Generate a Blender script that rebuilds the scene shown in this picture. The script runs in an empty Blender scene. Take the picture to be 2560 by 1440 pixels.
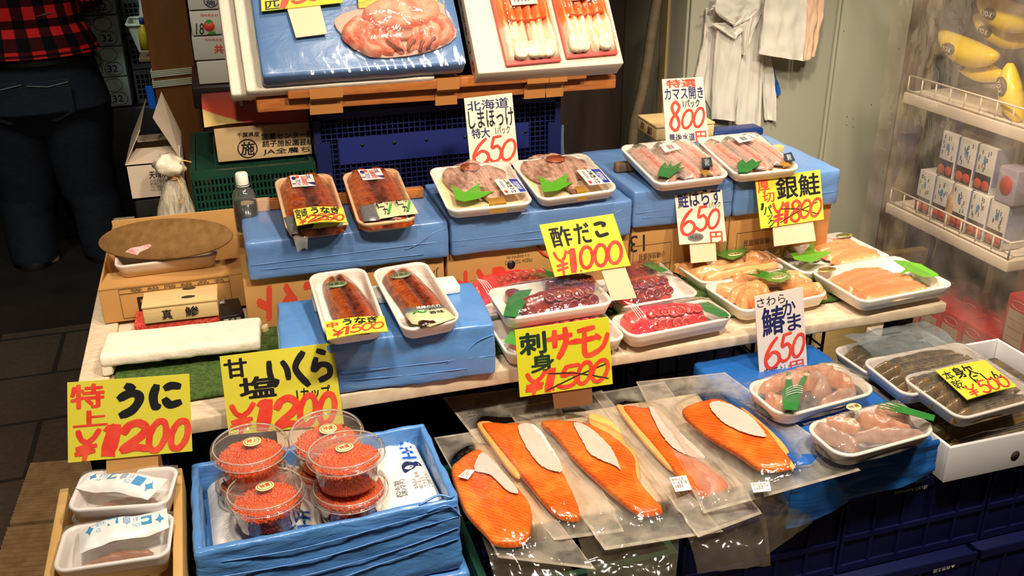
import bpy, bmesh, math, random
from mathutils import Vector as V, Matrix, noise as MN
random.seed(7)
C = bpy.context.scene.collection
sc = bpy.context.scene
# ---------------------------------------------------------------- camera
YAW, PITCH, ROLL, FPX, H = 0.2930712, 0.4198030, -0.01067873, 2389.84, 1.48
_f = V((math.sin(YAW)*math.cos(PITCH), math.cos(YAW)*math.cos(PITCH), -math.sin(PITCH)))
_r = V((math.cos(YAW), -math.sin(YAW), 0)); _u = _r.cross(_f)
_c, _s = math.cos(ROLL), math.sin(ROLL)
CR, CU, CF = _c*_r+_s*_u, -_s*_r+_c*_u, _f
EYE = V((0, 0, H))
cam = bpy.data.cameras.new('camera'); cam.sensor_width = 36; cam.lens = FPX/2560*36
cam.clip_start = .05; cam.clip_end = 60
camo = bpy.data.objects.new('camera', cam); C.objects.link(camo)
camo.matrix_world = Matrix(((CR.x, CU.x, -CF.x, EYE.x), (CR.y, CU.y, -CF.y, EYE.y), (CR.z, CU.z, -CF.z, EYE.z), (0, 0, 0, 1)))
sc.camera = camo
# ---------------------------------------------------------------- light
w = bpy.data.worlds.new('world'); sc.world = w; w.use_nodes = True
w.node_tree.nodes['Background'].inputs[0].default_value = (1.0, .86, .70, 1)
w.node_tree.nodes['Background'].inputs[1].default_value = .035
def lamp(loc, target, power, size=.07, angle=110, blend=.6, col=(1, .87, .70), kind='SPOT'):
    l = bpy.data.lights.new('bulb_or_fill_light', kind); l.energy = power; l.color = col
    if kind == 'SPOT':
        l.spot_size = math.radians(angle); l.spot_blend = blend
    l.shadow_soft_size = size
    o = bpy.data.objects.new('bulb_or_fill_light', l); C.objects.link(o); o.location = loc
    o.rotation_euler = (V(target)-V(loc)).to_track_quat('-Z', 'Y').to_euler()
for x, p in ((-.05, 50), (.55, 58), (1.15, 50)):
    lamp((x, .55, 2.15), (x+.02, 1.5, .62), p, angle=84)
lamp((.55, 1.25, 2.45), (.62, 1.75, .8), 42, angle=75)
lamp((1.45, 1.2, 2.5), (1.85, 2.3, .6), 48, angle=75, col=(1, .88, .70))  # fill lamp added to brighten the lockers, not a stall bulb
lamp((.85, 1.35, 1.95), (1.9, 1.9, .66), 88, angle=62, blend=.8)  # fill lamp added to light the rack through the curtain
lamp((-.9, 2.2, 2.6), (-.38, 3.85, .85), 54, size=.25, angle=75, blend=1, col=(.78, 1, .93))  # cool fill added to lift the dark left background
lamp((-.75, .9, 2.4), (-.7, 2.2, 0), 80, angle=50, blend=1)  # fill added to brighten floor and mats at the lower left
sc.view_settings.view_transform = 'Standard'; sc.view_settings.look = 'None'
sc.view_settings.gamma = 1; sc.view_settings.use_curve_mapping = False
sc.view_settings.exposure = 0.40
sc.cycles.max_bounces = 8; sc.cycles.transparent_max_bounces = 24
sc.cycles.diffuse_bounces = 3; sc.cycles.glossy_bounces = 3; sc.cycles.caustics_reflective = False; sc.cycles.caustics_refractive = False
sc.cycles.sample_clamp_indirect = 4
# ---------------------------------------------------------------- pixel -> point on a real plane
def ray(x, y): return CR*((x-1280)/FPX)-CU*((y-720)/FPX)+CF
def PZ(x, y, z): d = ray(x, y); return EYE+d*((z-H)/d.z)
def PY(x, y, Y): d = ray(x, y); return EYE+d*(Y/d.y)
def PX(x, y, X): d = ray(x, y); return EYE+d*(X/d.x)
def PP(x, y, o, n): d = ray(x, y); return EYE+d*((o-EYE).dot(n)/d.dot(n))
# ---------------------------------------------------------------- materials
def lin(c):
    return tuple((v/255/12.92 if v/255 <= .04045 else ((v/255+.055)/1.055)**2.4) for v in c)+(1,)
MATS = {}
class NT:
    def __init__(s, name):
        s.m = bpy.data.materials.new(name); s.m.use_nodes = True; s.t = s.m.node_tree; s.n = s.t.nodes
        s.b = s.n['Principled BSDF']; s.out = s.n['Material Output']
    def add(s, k, **kw):
        n = s.n.new(k)
        for a, v in kw.items():
            if a.startswith('i_'):
                n.inputs[int(a[2:]) if a[2:].isdigit() else a[2:].replace('_', ' ')].default_value = v
            else: setattr(n, a, v)
        return n
    def l(s, a, b): s.t.links.new(a, b)
    def mix(s, fac, a, b):
        m = s.add('ShaderNodeMix', data_type='RGBA')
        for i, v in ((0, fac), (6, a), (7, b)):
            if isinstance(v, (tuple, float, int)): m.inputs[i].default_value = v
            else: s.l(v, m.inputs[i])
        return m.outputs[2]
    def ramp(s, fac, stops, interp='LINEAR'):
        r = s.add('ShaderNodeValToRGB'); s.l(fac, r.inputs[0]); cr = r.color_ramp; cr.interpolation = interp
        while len(cr.elements) < len(stops): cr.elements.new(.5)
        for e, (p, c) in zip(cr.elements, stops): e.position = p; e.color = lin(c)
        return r.outputs[0]
    def coord(s, kind, scale):
        t = s.add('ShaderNodeTexCoord'); m = s.add('ShaderNodeMapping'); m.inputs[3].default_value = scale
        s.l(t.outputs[kind], m.inputs[0]); return m.outputs[0]
    def noise(s, vec, scale, detail=3, dist=0):
        n = s.add('ShaderNodeTexNoise', i_Scale=scale, i_Detail=detail, i_Distortion=dist); s.l(vec, n.inputs['Vector']); return n.outputs['Fac']
    def bump(s, h, strength, dist=.002):
        b = s.add('ShaderNodeBump', i_Strength=strength, i_Distance=dist); s.l(h, b.inputs['Height']); return b.outputs[0]
def pm(name, col, rough=.5, spec=.5, col2=None, ns=30, amt=1.0, stretch=(1, 1, 1), bump=0, bs=60, bstretch=(1, 1, 1), metal=0, coat=0, sss=0, coord='Object', trans=0):
    if name in MATS: return MATS[name]
    t = NT(name); b = t.b; b.inputs['Base Color'].default_value = lin(col); b.inputs['Roughness'].default_value = rough
    b.inputs['Specular IOR Level'].default_value = spec; b.inputs['Metallic'].default_value = metal
    if coat: b.inputs['Coat Weight'].default_value = coat; b.inputs['Coat Roughness'].default_value = .08
    if sss:
        b.inputs['Subsurface Weight'].default_value = sss; b.inputs['Subsurface Radius'].default_value = (.004, .002, .001); b.inputs['Subsurface Scale'].default_value = 1
    if col2:
        f = t.noise(t.coord(coord, stretch), ns, 4)
        r = t.add('ShaderNodeMapRange', i_1=.5-.22/amt, i_2=.5+.22/amt); t.l(f, r.inputs[0])
        t.l(t.mix(r.outputs[0], lin(col), lin(col2)), b.inputs['Base Color'])
    if bump: t.l(t.bump(t.noise(t.coord(coord, bstretch), bs, 4), bump), b.inputs['Normal'])
    MATS[name] = t.m; return t.m
def film(name, tint=(255, 255, 255), gloss=1.0, rough=.06, haze=0.0, hazecol=(255, 250, 240), bump=.4, bs=30, stretch=(1, 1, 1), ior=1.5, base=.0, uvh=False):
    if name in MATS: return MATS[name]
    t = NT(name); t.n.remove(t.b)
    tr = t.add('ShaderNodeBsdfTransparent'); tr.inputs[0].default_value = lin(tint)
    gl = t.add('ShaderNodeBsdfGlossy'); gl.inputs['Roughness'].default_value = rough
    nz = t.noise(t.coord('Object', stretch), bs, 3, .6); bp = t.bump(nz, bump, .004); t.l(bp, gl.inputs['Normal'])
    fr = t.add('ShaderNodeFresnel'); ge = t.add('ShaderNodeNewGeometry'); io = t.add('ShaderNodeMapRange', i_1=0.0, i_2=1.0, i_3=ior, i_4=1/ior); t.l(ge.outputs['Backfacing'], io.inputs[0]); t.l(io.outputs[0], fr.inputs[0]); t.l(bp, fr.inputs['Normal'])
    mu = t.add('ShaderNodeMath', operation='MULTIPLY_ADD'); mu.use_clamp = True; t.l(fr.outputs[0], mu.inputs[0]); mu.inputs[1].default_value = gloss*1.5; mu.inputs[2].default_value = base
    first = tr.outputs[0]
    if haze:
        di = t.add('ShaderNodeBsdfDiffuse'); di.inputs[0].default_value = lin(hazecol)
        hm = t.add('ShaderNodeMixShader'); 
        hr = t.add('ShaderNodeMapRange', i_1=.3, i_2=.7, i_3=haze*.5, i_4=haze*1.5); t.l(nz, hr.inputs[0]); ho = hr.outputs[0]
        if uvh:   # clear where the film touches what it wraps, milky where it is loose
            tc = t.add('ShaderNodeTexCoord'); sp = t.add('ShaderNodeSeparateXYZ'); t.l(tc.outputs['UV'], sp.inputs[0]); im = t.add('ShaderNodeMath', operation='SUBTRACT'); im.inputs[0].default_value = 1; t.l(sp.outputs[0], im.inputs[1])
            mm = t.add('ShaderNodeMath', operation='MULTIPLY'); t.l(ho, mm.inputs[0]); t.l(im.outputs[0], mm.inputs[1]); ho = mm.outputs[0]
        t.l(ho, hm.inputs[0])
        t.l(tr.outputs[0], hm.inputs[1]); t.l(di.outputs[0], hm.inputs[2]); first = hm.outputs[0]
    mx = t.add('ShaderNodeMixShader'); t.l(mu.outputs[0], mx.inputs[0]); t.l(first, mx.inputs[1]); t.l(gl.outputs[0], mx.inputs[2])
    t.l(mx.outputs[0], t.out.inputs[0]); MATS[name] = t.m; return t.m
def uvramp(name, stops, axis=0, rough=.35, ns=(4, 30), namt=.25, coat=.3, spec=.5, bump=.2, sss=0, streak=None):
    """colour across (axis 0) or along (axis 1) a strip, broken up by noise"""
    if name in MATS: return MATS[name]
    t = NT(name); tc = t.add('ShaderNodeTexCoord'); sx = t.add('ShaderNodeSeparateXYZ'); t.l(tc.outputs['UV'], sx.inputs[0])
    n = t.noise(t.coord('UV', (ns[0], ns[1], 1)), 1, 4)
    n2 = t.noise(t.coord('Object', (1, 1, 1)), 90, 3)
    ad = t.add('ShaderNodeMath', operation='ADD'); t.l(n, ad.inputs[0]); t.l(n2, ad.inputs[1])
    ma = t.add('ShaderNodeMath', operation='MULTIPLY_ADD'); t.l(ad.outputs[0], ma.inputs[0]); ma.inputs[1].default_value = namt; ma.inputs[2].default_value = -namt
    su = t.add('ShaderNodeMath', operation='ADD'); t.l(sx.outputs[axis], su.inputs[0]); t.l(ma.outputs[0], su.inputs[1])
    col = t.ramp(su.outputs[0], stops)
    if streak:
        wv = t.add('ShaderNodeTexWave', i_Scale=streak[0], i_Distortion=3.0, i_Detail=2.0); wv.bands_direction = streak[3]
        t.l(t.coord('UV', streak[4]), wv.inputs['Vector'])
        rr = t.add('ShaderNodeMapRange', i_1=.55, i_2=.9, i_4=streak[2]); t.l(wv.outputs['Fac'], rr.inputs[0])
        col = t.mix(rr.outputs[0], col, lin(streak[1]))
    b = t.b; t.l(col, b.inputs['Base Color']); b.inputs['Roughness'].default_value = rough; b.inputs['Specular IOR Level'].default_value = spec
    b.inputs['Coat Weight'].default_value = coat; b.inputs['Coat Roughness'].default_value = .1
    if sss:
        b.inputs['Subsurface Weight'].default_value = sss; b.inputs['Subsurface Radius'].default_value = (.004, .0015, .0008); b.inputs['Subsurface Scale'].default_value = 1
    if bump: t.l(t.bump(n, bump), b.inputs['Normal'])
    MATS[name] = t.m; return t.m
# ---------------------------------------------------------------- mesh collector
class MB:
    def __init__(s): s.v = []; s.f = []; s.mi = []; s.uv = []; s.sm = []
    def add(s, vs, fs, mi=0, uv=None, sm=False):
        o = len(s.v); s.v += [V(p) for p in vs]; s.uv += uv if uv else [(0, 0)]*len(vs)
        for f in fs: s.f.append([o+i for i in f]); s.mi.append(mi); s.sm.append(sm)
        return s
def build(name, mb, mats, parent=None, off=None, merge=False):
    """link the collected faces as ONE mesh object; world coordinates in, origin at the root's base"""
    if not isinstance(mats, (list, tuple)): mats = [mats]
    L = V(off) if off is not None else (V(parent['_o']) if parent is not None else V((0, 0, 0)))
    me = bpy.data.meshes.new(name); me.from_pydata([p-L for p in mb.v], [], mb.f)
    for m in mats: me.materials.append(m)
    me.polygons.foreach_set('material_index', mb.mi); me.polygons.foreach_set('use_smooth', mb.sm)
    ul = me.uv_layers.new(name='UVMap'); li = [0]*len(me.loops); me.loops.foreach_get('vertex_index', li)
    ul.data.foreach_set('uv', [c for i in li for c in mb.uv[i]])
    if merge:
        b = bmesh.new(); b.from_mesh(me); bmesh.ops.remove_doubles(b, verts=b.verts, dist=2e-5); bmesh.ops.recalc_face_normals(b, faces=b.faces); b.to_mesh(me); b.free()
    me.update()
    o = bpy.data.objects.new(name, me); C.objects.link(o)
    if parent is not None: o.parent = parent; o['_o'] = L[:]
    else: o.location = L; o['_o'] = L[:]
    return o
def tag(o, label, cat, group=None):
    o['label'] = label; o['category'] = cat
    if group: o['group'] = group
    return o
def thing(name, label, cat, loc, group=None):
    o = bpy.data.objects.new(name, None); C.objects.link(o); o.location = loc; o['_o'] = V(loc)[:]; o.empty_display_size = .05
    return tag(o, label, cat, group)
def struct(o): o['kind'] = 'structure'; return o
# ---------------------------------------------------------------- frames
class Fr:
    def __init__(s, o, x, y, z, w=1, d=1): s.o, s.x, s.y, s.z, s.w, s.d = V(o), V(x), V(y), V(z), w, d
    def p(s, x, y, z=0): return s.o+s.x*x+s.y*y+s.z*z
    def L(s, px, py):
        q = PP(px, py, s.o, s.z)-s.o; return (q.dot(s.x), q.dot(s.y))
    def up(s, dz): return Fr(s.o+s.z*dz, s.x, s.y, s.z, s.w, s.d)
WF = Fr((0, 0, 0), (1, 0, 0), (0, 1, 0), (0, 0, 1))
def rotf(o, yaw=0, tilt=0, roll=0):
    m = Matrix.Rotation(yaw, 3, 'Z') @ Matrix.Rotation(tilt, 3, 'X') @ Matrix.Rotation(roll, 3, 'Y')
    return Fr(o, m.col[0], m.col[1], m.col[2])
def fr4(c, z, tilt=0):
    """frame of a tray from the four corners of its rim (TL TR BR BL), the front edge at height z, its back raised by tilt degrees"""
    t = math.radians(tilt); n = V((0, -math.sin(t), math.cos(t)))
    o = (PZ(*c[2], z)+PZ(*c[3], z))/2
    q = [PP(*a, o, n) for a in c]
    x = ((q[1]-q[0])+(q[2]-q[3])).normalized(); y = n.cross(x).normalized()
    return Fr(sum(q, V())/4, x, y, n, ((q[1]-q[0]).dot(x)+(q[2]-q[3]).dot(x))/2, ((q[0]-q[3]).dot(y)+(q[1]-q[2]).dot(y))/2)
# ---------------------------------------------------------------- shapes
def cat(pts, k=6, closed=False):
    n = len(pts); P = [V(p).to_3d() if len(p) == 2 else V(p) for p in pts]; out = []
    if n == 2 and not closed: return [P[0].lerp(P[1], i/k) for i in range(k+1)]
    for i in range(n if closed else n-1):
        a, b, c, d = (P[(i+j-1) % n] if closed else P[min(max(i+j-1, 0), n-1)] for j in range(4))
        for j in range(k):
            t = j/k; out.append(.5*((2*b)+(c-a)*t+(2*a-5*b+4*c-d)*t*t+(3*b-a-3*c+d)*t**3))
    if not closed: out.append(P[-1])
    return out
def rbox(mb, fr, x0, x1, y0, y1, z0, z1, r=.004, n=(2, 2, 2), disp=None, mi=0):
    """box with rounded edges; disp(point, normal) moves points for wrinkles"""
    lo, hi = V((x0, y0, z0)), V((x1, y1, z1)); r = min(r, min(hi-lo)*.49)
    def cuts(a, b, k):
        base = [a, a+r*.3, a+r]; m = [a+r+(b-a-2*r)*i/k for i in range(1, k)]; return base+m+[b-r, b-r*.3, b]
    cs = [cuts(lo[i], hi[i], n[i]) for i in range(3)]
    for ax in range(3):
        a, b = [(1, 2), (2, 0), (0, 1)][ax]
        for side in (0, 1):
            vs, uv, fs = [], [], []; A, B = cs[a], cs[b]
            for u in A:
                for v in B:
                    p = V(); p[ax] = hi[ax] if side else lo[ax]; p[a] = u; p[b] = v
                    q = V(min(max(p[i], lo[i]+r), hi[i]-r) for i in range(3)); dd = p-q
                    nn = dd.normalized(); p2 = q+nn*r
                    if disp: p2 = p2+disp(p2, nn)
                    vs.append(fr.p(*p2)); uv.append((u, v))
            m = len(B)
            for i in range(len(A)-1):
                for j in range(m-1):
                    f = [i*m+j, (i+1)*m+j, (i+1)*m+j+1, i*m+j+1]; fs.append(f if side else f[::-1])
            mb.add(vs, fs, mi, uv, True)
    return mb
def box(mb, fr, x0, x1, y0, y1, z0, z1, mi=0):
    c = [fr.p(x, y, z) for z in (z0, z1) for y in (y0, y1) for x in (x0, x1)]
    uv = [(x, y+z) for z in (z0, z1) for y in (y0, y1) for x in (x0, x1)]
    return mb.add(c, [(0, 2, 3, 1), (4, 5, 7, 6), (0, 1, 5, 4), (2, 6, 7, 3), (0, 4, 6, 2), (1, 3, 7, 5)], mi, uv)
def surf(mb, fn, nu, nv, mi=0, sm=True, closeu=False, flip=False):
    vs, uv = [], []
    for i in range(nu+1):
        for j in range(nv+1):
            vs.append(fn(i/nu, j/nv)); uv.append((i/nu, j/nv))
    fs = []
    for i in range(nu):
        for j in range(nv):
            f = [i*(nv+1)+j, (i+1)*(nv+1)+j, (i+1)*(nv+1)+j+1, i*(nv+1)+j+1]; fs.append(f[::-1] if flip else f)
    return mb.add(vs, fs, mi, uv, sm)
def tube(mb, pts, r, n=8, mi=0, caps=True):
    pts = [V(p) for p in pts]; rs = r if isinstance(r, (list, tuple)) else [r]*len(pts); vs, fs, uv = [], [], []
    for i, p in enumerate(pts):
        t = (pts[min(i+1, len(pts)-1)]-pts[max(i-1, 0)]).normalized()
        a = t.orthogonal() if abs(t.z) > .9 else t.cross(V((0, 0, 1))); a.normalize(); b = t.cross(a)
        for k in range(n):
            g = 2*math.pi*k/n; vs.append(p+(a*math.cos(g)+b*math.sin(g))*rs[i]); uv.append((k/n, i/max(1, len(pts)-1)))
    for i in range(len(pts)-1):
        for k in range(n): fs.append((i*n+k, i*n+(k+1) % n, (i+1)*n+(k+1) % n, (i+1)*n+k))
    if caps: fs += [tuple(range(n))[::-1], tuple((len(pts)-1)*n+k for k in range(n))]
    return mb.add(vs, fs, mi, uv, True)
def lathe(mb, fr, prof, n=40, mi=0, cx=0, cy=0, sx=1, sy=1, caps=(False, False)):
    vs, fs, uv = [], [], []
    for i, (r, z) in enumerate(prof):
        for k in range(n):
            g = 2*math.pi*k/n; vs.append(fr.p(cx+r*sx*math.cos(g), cy+r*sy*math.sin(g), z)); uv.append((k/n, i/len(prof)))
    for i in range(len(prof)-1):
        for k in range(n): fs.append((i*n+k, i*n+(k+1) % n, (i+1)*n+(k+1) % n, (i+1)*n+k))
    if caps[0]: fs.append(tuple(range(n))[::-1])
    if caps[1]: fs.append(tuple((len(prof)-1)*n+k for k in range(n)))
    return mb.add(vs, fs, mi, uv, True)
def pillow(mb, fr, pts, h, z0=0, k=5, mi=0, prof=None, rough=0, seed=0, smooth=True):
    """rounded slab over an outline given in the frame's own metres"""
    P = cat(pts, k, True) if smooth else [V((a, b, 0)) for a, b in pts]
    c = sum(P, V())/len(P); n = len(P); vs, fs, uv = [], [], []
    prof = prof or [(1, 0), (.985, .5), (.94, .82), (.82, .97), (.55, 1.0), (.28, 1.02)]
    for s_, zz in prof:
        for q in P:
            a = c+(q-c)*s_; dz = zz*h
            if rough and zz > .3: dz += rough*MN.noise(V((a.x*55+seed, a.y*55, seed)))
            vs.append(fr.p(a.x, a.y, z0+dz)); uv.append((a.x, a.y))
    m = len(prof)
    for i in range(m-1):
        for j in range(n): fs.append((i*n+j, i*n+(j+1) % n, (i+1)*n+(j+1) % n, (i+1)*n+j))
    vs.append(fr.p(c.x, c.y, z0+prof[-1][1]*h)); uv.append((c.x, c.y))
    for j in range(n): fs.append(((m-1)*n+j, (m-1)*n+(j+1) % n, m*n))
    return mb.add(vs, fs, mi, uv, True)
def flat(mb, fr, pts, z=0, th=.0008, mi=0, smooth=0):
    """thin sheet with an outline in frame metres"""
    P = [fr.p(a.x, a.y, 0) for a in cat(pts, smooth, True)] if smooth else [fr.p(a, b, 0) for a, b in pts]
    n = len(P); up = fr.z
    uvs = [((q-fr.o).dot(fr.x), (q-fr.o).dot(fr.y)) for q in P]
    ar = sum((P[i]-P[0]).cross(P[(i+1) % n]-P[0]).dot(up) for i in range(n))
    o = tuple(range(n)) if ar > 0 else tuple(range(n))[::-1]
    mb.add([q+up*(z+th) for q in P], [o], mi, uvs)
    mb.add([q+up*z for q in P], [o[::-1]], mi, uvs)
    sd = [q+up*(z+th) for q in P]+[q+up*z for q in P]
    return mb.add(sd, [(o[i]+n, o[(i+1) % n]+n, o[(i+1) % n], o[i]) for i in range(n)], mi, uvs*2)
def strip(mb, fr, path, wd, h, z0=0, mi=0, nu=10, k=6, p=2.2, groove=0, zpath=None, wob=0, seed=0):
    """domed strip along a path (fish, slices); UV = (across, along)"""
    P = cat(path, k); n = len(P); wl = cat([(a, 0) for a in wd], 8); zl = cat([(a, 0) for a in zpath], 8) if zpath else None
    N = []
    for i in range(n):
        t = P[min(i+1, n-1)]-P[max(i-1, 0)]; t.normalize(); N.append(V((t.y, -t.x, 0)))
    def fn(u, v):
        i = min(int(round(v*(n-1))), n-1); a = u*2-1
        ww = wl[min(int(v*(len(wl)-1)), len(wl)-1)].x; zz = zl[min(int(v*(len(zl)-1)), len(zl)-1)].x if zl else 0
        hh = h*(1-abs(a)**p)*(1-groove*math.exp(-(a/.16)**2))*min(1, .25+ww/max(wd)*.8)
        e_ = min(1, v/.09, (1-v)/.09); e_ = math.sqrt(max(0, 1-(1-e_)**2)); hh *= e_; ww *= .7+.3*e_
        if wob: hh += wob*MN.noise(V((a*2+seed, v*9, seed)))*(1-abs(a)**4)*e_; ww *= 1+.35*wob/h*MN.noise(V((seed*3, v*7, a)))
        q = P[i]+N[i]*a*ww/2; return fr.p(q.x, q.y, z0+zz+hh)
    return surf(mb, fn, nu, n-1, mi, flip=True)
# ---------------------------------------------------------------- lettering
_GL = {}
def glyph(s, bold=0.0):
    key = (s, bold)
    if key not in _GL:
        cu = bpy.data.curves.new('lettering', 'FONT'); cu.body = s; cu.offset = bold; cu.resolution_u = 3
        o = bpy.data.objects.new('lettering', cu); C.objects.link(o)
        bpy.context.view_layer.update(); dg = bpy.context.evaluated_depsgraph_get()
        me = bpy.data.meshes.new_from_object(o.evaluated_get(dg))
        vs = [(v.co.x, v.co.y) for v in me.vertices]; fs = [tuple(p.vertices) for p in me.polygons]
        bpy.data.objects.remove(o); bpy.data.curves.remove(cu); bpy.data.meshes.remove(me)
        x0 = min(a for a, b in vs); x1 = max(a for a, b in vs); y0 = min(b for a, b in vs); y1 = max(b for a, b in vs)
        _GL[key] = ([((a-x0)/max(1e-6, x1-x0), 1-(b-y0)/max(1e-6, y1-y0)) for a, b in vs], fs)
    return _GL[key]
def _ell(n=14, sh=.22):
    return [(.5+.42*math.cos(2*math.pi*i/n)-sh*.9*math.sin(2*math.pi*i/n), .5+.5*math.sin(2*math.pi*i/n)) for i in range(n+2)]
STR = {
 '0': [_ell()], '.': [[(0, 0), (.3, .3)]],
 '1': [[(.52, .15), (.76, .03)], [(.76, .0), (.46, 1)]],
 '2': [[(.12, .33), (.3, .09), (.65, 0), (.92, .2), (.75, .48), (.3, .75), (.05, .95)], [(.04, .96), (.5, .88), (.95, .97)]],
 '5': [[(.95, 0), (.42, .03)], [(.45, .03), (.28, .43), (.65, .38), (.85, .6), (.68, .9), (.3, 1), (.05, .86)]],
 '6': [[(.78, 0), (.42, .25), (.12, .62), (.18, .92), (.48, 1), (.8, .82), (.8, .58), (.52, .47), (.18, .65)]],
 '8': [[(.82, .14), (.6, 0), (.3, .15), (.38, .38), (.65, .55), (.75, .8), (.45, 1), (.12, .85), (.22, .6), (.6, .4), (.85, .2), (.78, .08)]],
 'Y': [[(.1, 0), (.25, .3), (.5, .42)], [(1, 0), (.78, .25), (.52, .45), (.35, 1)], [(.05, .6), (.85, .53)], [(0, .78), (.78, .71)]],
 'う': [[(.35, 0), (.62, .12)], [(.05, .42), (.45, .27), (.82, .32), (.85, .55), (.55, .85), (.1, 1)]],
 'に': [[(.17, .02), (.05, .5), (.1, .98), (.2, .9)], [(.48, .16), (.7, .06), (.97, .12)], [(.45, .68), (.62, .95), (.97, .86)]],
 'い': [[(.08, .02), (.06, .5), (.2, .98), (.36, .80)], [(.72, .08), (.9, .4), (.92, .8)]],
 'く': [[(.75, 0), (.15, .45), (.85, 1)]],
 'ら': [[(.42, 0), (.75, .1)], [(.3, .25), (.12, .62), (.5, .47), (.87, .56), (.85, .85), (.35, 1)]],
 'サ': [[(0, .32), (1, .25)], [(.3, .05), (.28, .6)], [(.75, 0), (.75, .5), (.4, 1)]],
 'ー': [[(0, .6), (1, .35)]],
 'モ': [[(.2, .08), (.9, .02)], [(0, .47), (1, .38)], [(.48, .08), (.42, .85), (.6, 1), (1, .88)]],
 'ン': [[(.05, .12), (.4, .3)], [(0, 1), (.6, .7), (1, .12)]],
 'こ': [[(.1, .08), (.6, .02), (.88, .12), (.7, .28)], [(.08, .6), (.22, .95), (.92, .88)]],
 'X': [[(0, .9), (.5, .45), (1, .1)], [(.05, .2), (.5, .35), (1, .75)]],
 'I': [[(0, 0), (1, 1)]],
}
def strokes(ch, wd, asp):
    """ribbons of a hand-painted character, normalised to its own box"""
    vs, fs = [], []
    for pl in STR[ch]:
        P = [V((p.x*asp, p.y, 0)) for p in cat(pl, 8)]; n = len(P); o = len(vs)
        for i, p in enumerate(P):
            t = (P[min(i+1, n-1)]-P[max(i-1, 0)]); t = t.normalized() if t.length > 1e-9 else V((1, 0, 0)); nn = V((-t.y, t.x, 0))
            e = min(i, n-1-i)/2.0; ww = wd*.5*(.74+.26*min(1, e))*(1+.05*math.sin(i*.45+ord(ch)))
            if i == 0 and ch != '0': p = p-t*wd*.2
            if i == n-1 and ch != '0': p = p+t*wd*.2
            vs += [V((*(p+nn*ww).xy, o*1.2e-6+i*3e-6)), V((*(p-nn*ww).xy, o*1.2e-6+i*3e-6))]
        fs += [(o+2*i, o+2*i+1, o+2*i+3, o+2*i+2) for i in range(n-1)]
    x0 = min(p.x for p in vs); x1 = max(p.x for p in vs); y0 = min(p.y for p in vs); y1 = max(p.y for p in vs)
    return [((p.x-x0)/(x1-x0), (p.y-y0)/(y1-y0), p.z) for p in vs], fs
def bil(q, u, v): return (q[0]*(1-u)+q[1]*u)*(1-v)+(q[3]*(1-u)+q[2]*u)*v
def put(mb, q, n, items, cmap, lift=.0004):
    """items: (text, (u0,v0,u1,v1), colour key, weight[, brush]) on the quad q = TL TR BR BL with outward normal n"""
    for k, it in enumerate(items):
        s, (u0, v0, u1, v1), ck, wt = it[:4]; brush = len(it) > 4
        if brush:
            wq = ((q[1]-q[0]).length*(u1-u0)); hq = ((q[3]-q[0]).length*(v1-v0)); vs, fs = strokes(s, wt/hq, wq/hq)
        else:
            vs, fs = glyph(s, 0)
            if wt > 0:
                n_ = max(len(l) for l in s.split('\n')); m_ = s.count('\n')+1; b0, f0, k0 = vs, fs, len(vs); vs, fs = list(b0), list(f0)
                for j in range(6):
                    dx, dy = wt*1.0*math.cos(j*1.0472)/n_, wt*1.0*math.sin(j*1.0472)/m_; o_ = len(vs); vs = vs+[(a+dx, b+dy, 9e-6*(j+1)) for a, b in b0]; fs = fs+[tuple(i+o_ for i in f) for f in f0]
        pts = [bil(q, u0+(u1-u0)*c[0], v0+(v1-v0)*c[1])+n*(lift+.00006*k+(c[2] if len(c) > 2 else 0)) for c in vs]
        mb.add(pts, fs, cmap.index(ck))
    return mb
def fquad(fr, x0, x1, y0, y1, z=0): return [fr.p(x0, y1, z), fr.p(x1, y1, z), fr.p(x1, y0, z), fr.p(x0, y0, z)]
INK = {'k': pm('black_ink', (22, 22, 26), .5), 'r': pm('red_ink', (226, 44, 40), .5, col2=(240, 92, 62), ns=45), 'b': pm('navy_ink', (30, 38, 92), .5), 'g': pm('dark_green_ink', (14, 52, 30), .5),
       'w': pm('white_ink', (240, 238, 230), .5), 'o': pm('orange_red_print', (206, 66, 40), .6), 'n': pm('brown_print', (90, 62, 34), .7), 'c': pm('cyan_print', (70, 150, 205), .5), 'e': pm('grey_print', (120, 116, 110), .6), 'B': pm('blue_print', (36, 84, 190), .5), 'l': pm('light_blue_print', (150, 200, 240), .5), 'p': pm('pale_yellow_print', (228, 200, 140), .6), 'y':pm('leaf_green_print',(60,150,50),.5)}
def marks(name, q, n, items, parent, lift=.0004):
    keys = list(dict.fromkeys(i[2] for i in items)); mb = put(MB(), q, n, items, keys, lift)
    return build(name, mb, [INK[k] for k in keys], parent)
# ---------------------------------------------------------------- common materials
KRAFT = pm('kraft_cardboard', (196, 148, 88), .75, .2, (184, 134, 76), 12, .6, bump=.1, bs=200)
WCARD = pm('white_cardboard', (226, 218, 206), .6, .3, (216, 206, 192), 8, .5)
FOAM = pm('white_styrofoam', (244, 232, 212), .7, .3, (234, 220, 198), 40, .7, bump=.7, bs=70)
TRAY = pm('white_foam_tray', (244, 234, 220), .42, .45, bump=.05, bs=120)
WOOD = pm('light_wood', (214, 176, 112), .6, .3, (196, 152, 90), 9, .8, (1, 1, 14))
PINE = pm('pale_wood_box', (226, 194, 140), .6, .3, (212, 176, 116), 20, .8, (1, 8, 8))
BARW = pm('orange_brown_wood', (196, 120, 58), .45, .4, (160, 88, 36), 10, .9, (2, 14, 14))
PAINTW = pm('worn_white_painted_wood', (232, 212, 184), .6, .3, (206, 180, 148), 14, 1.0, (3, 12, 3), bump=.2, bs=60)
TAPE = pm('kraft_tape', (186, 122, 62), .4, .4)
CREAM = pm('cream_card', (236, 204, 168), .7, .2)
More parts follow.
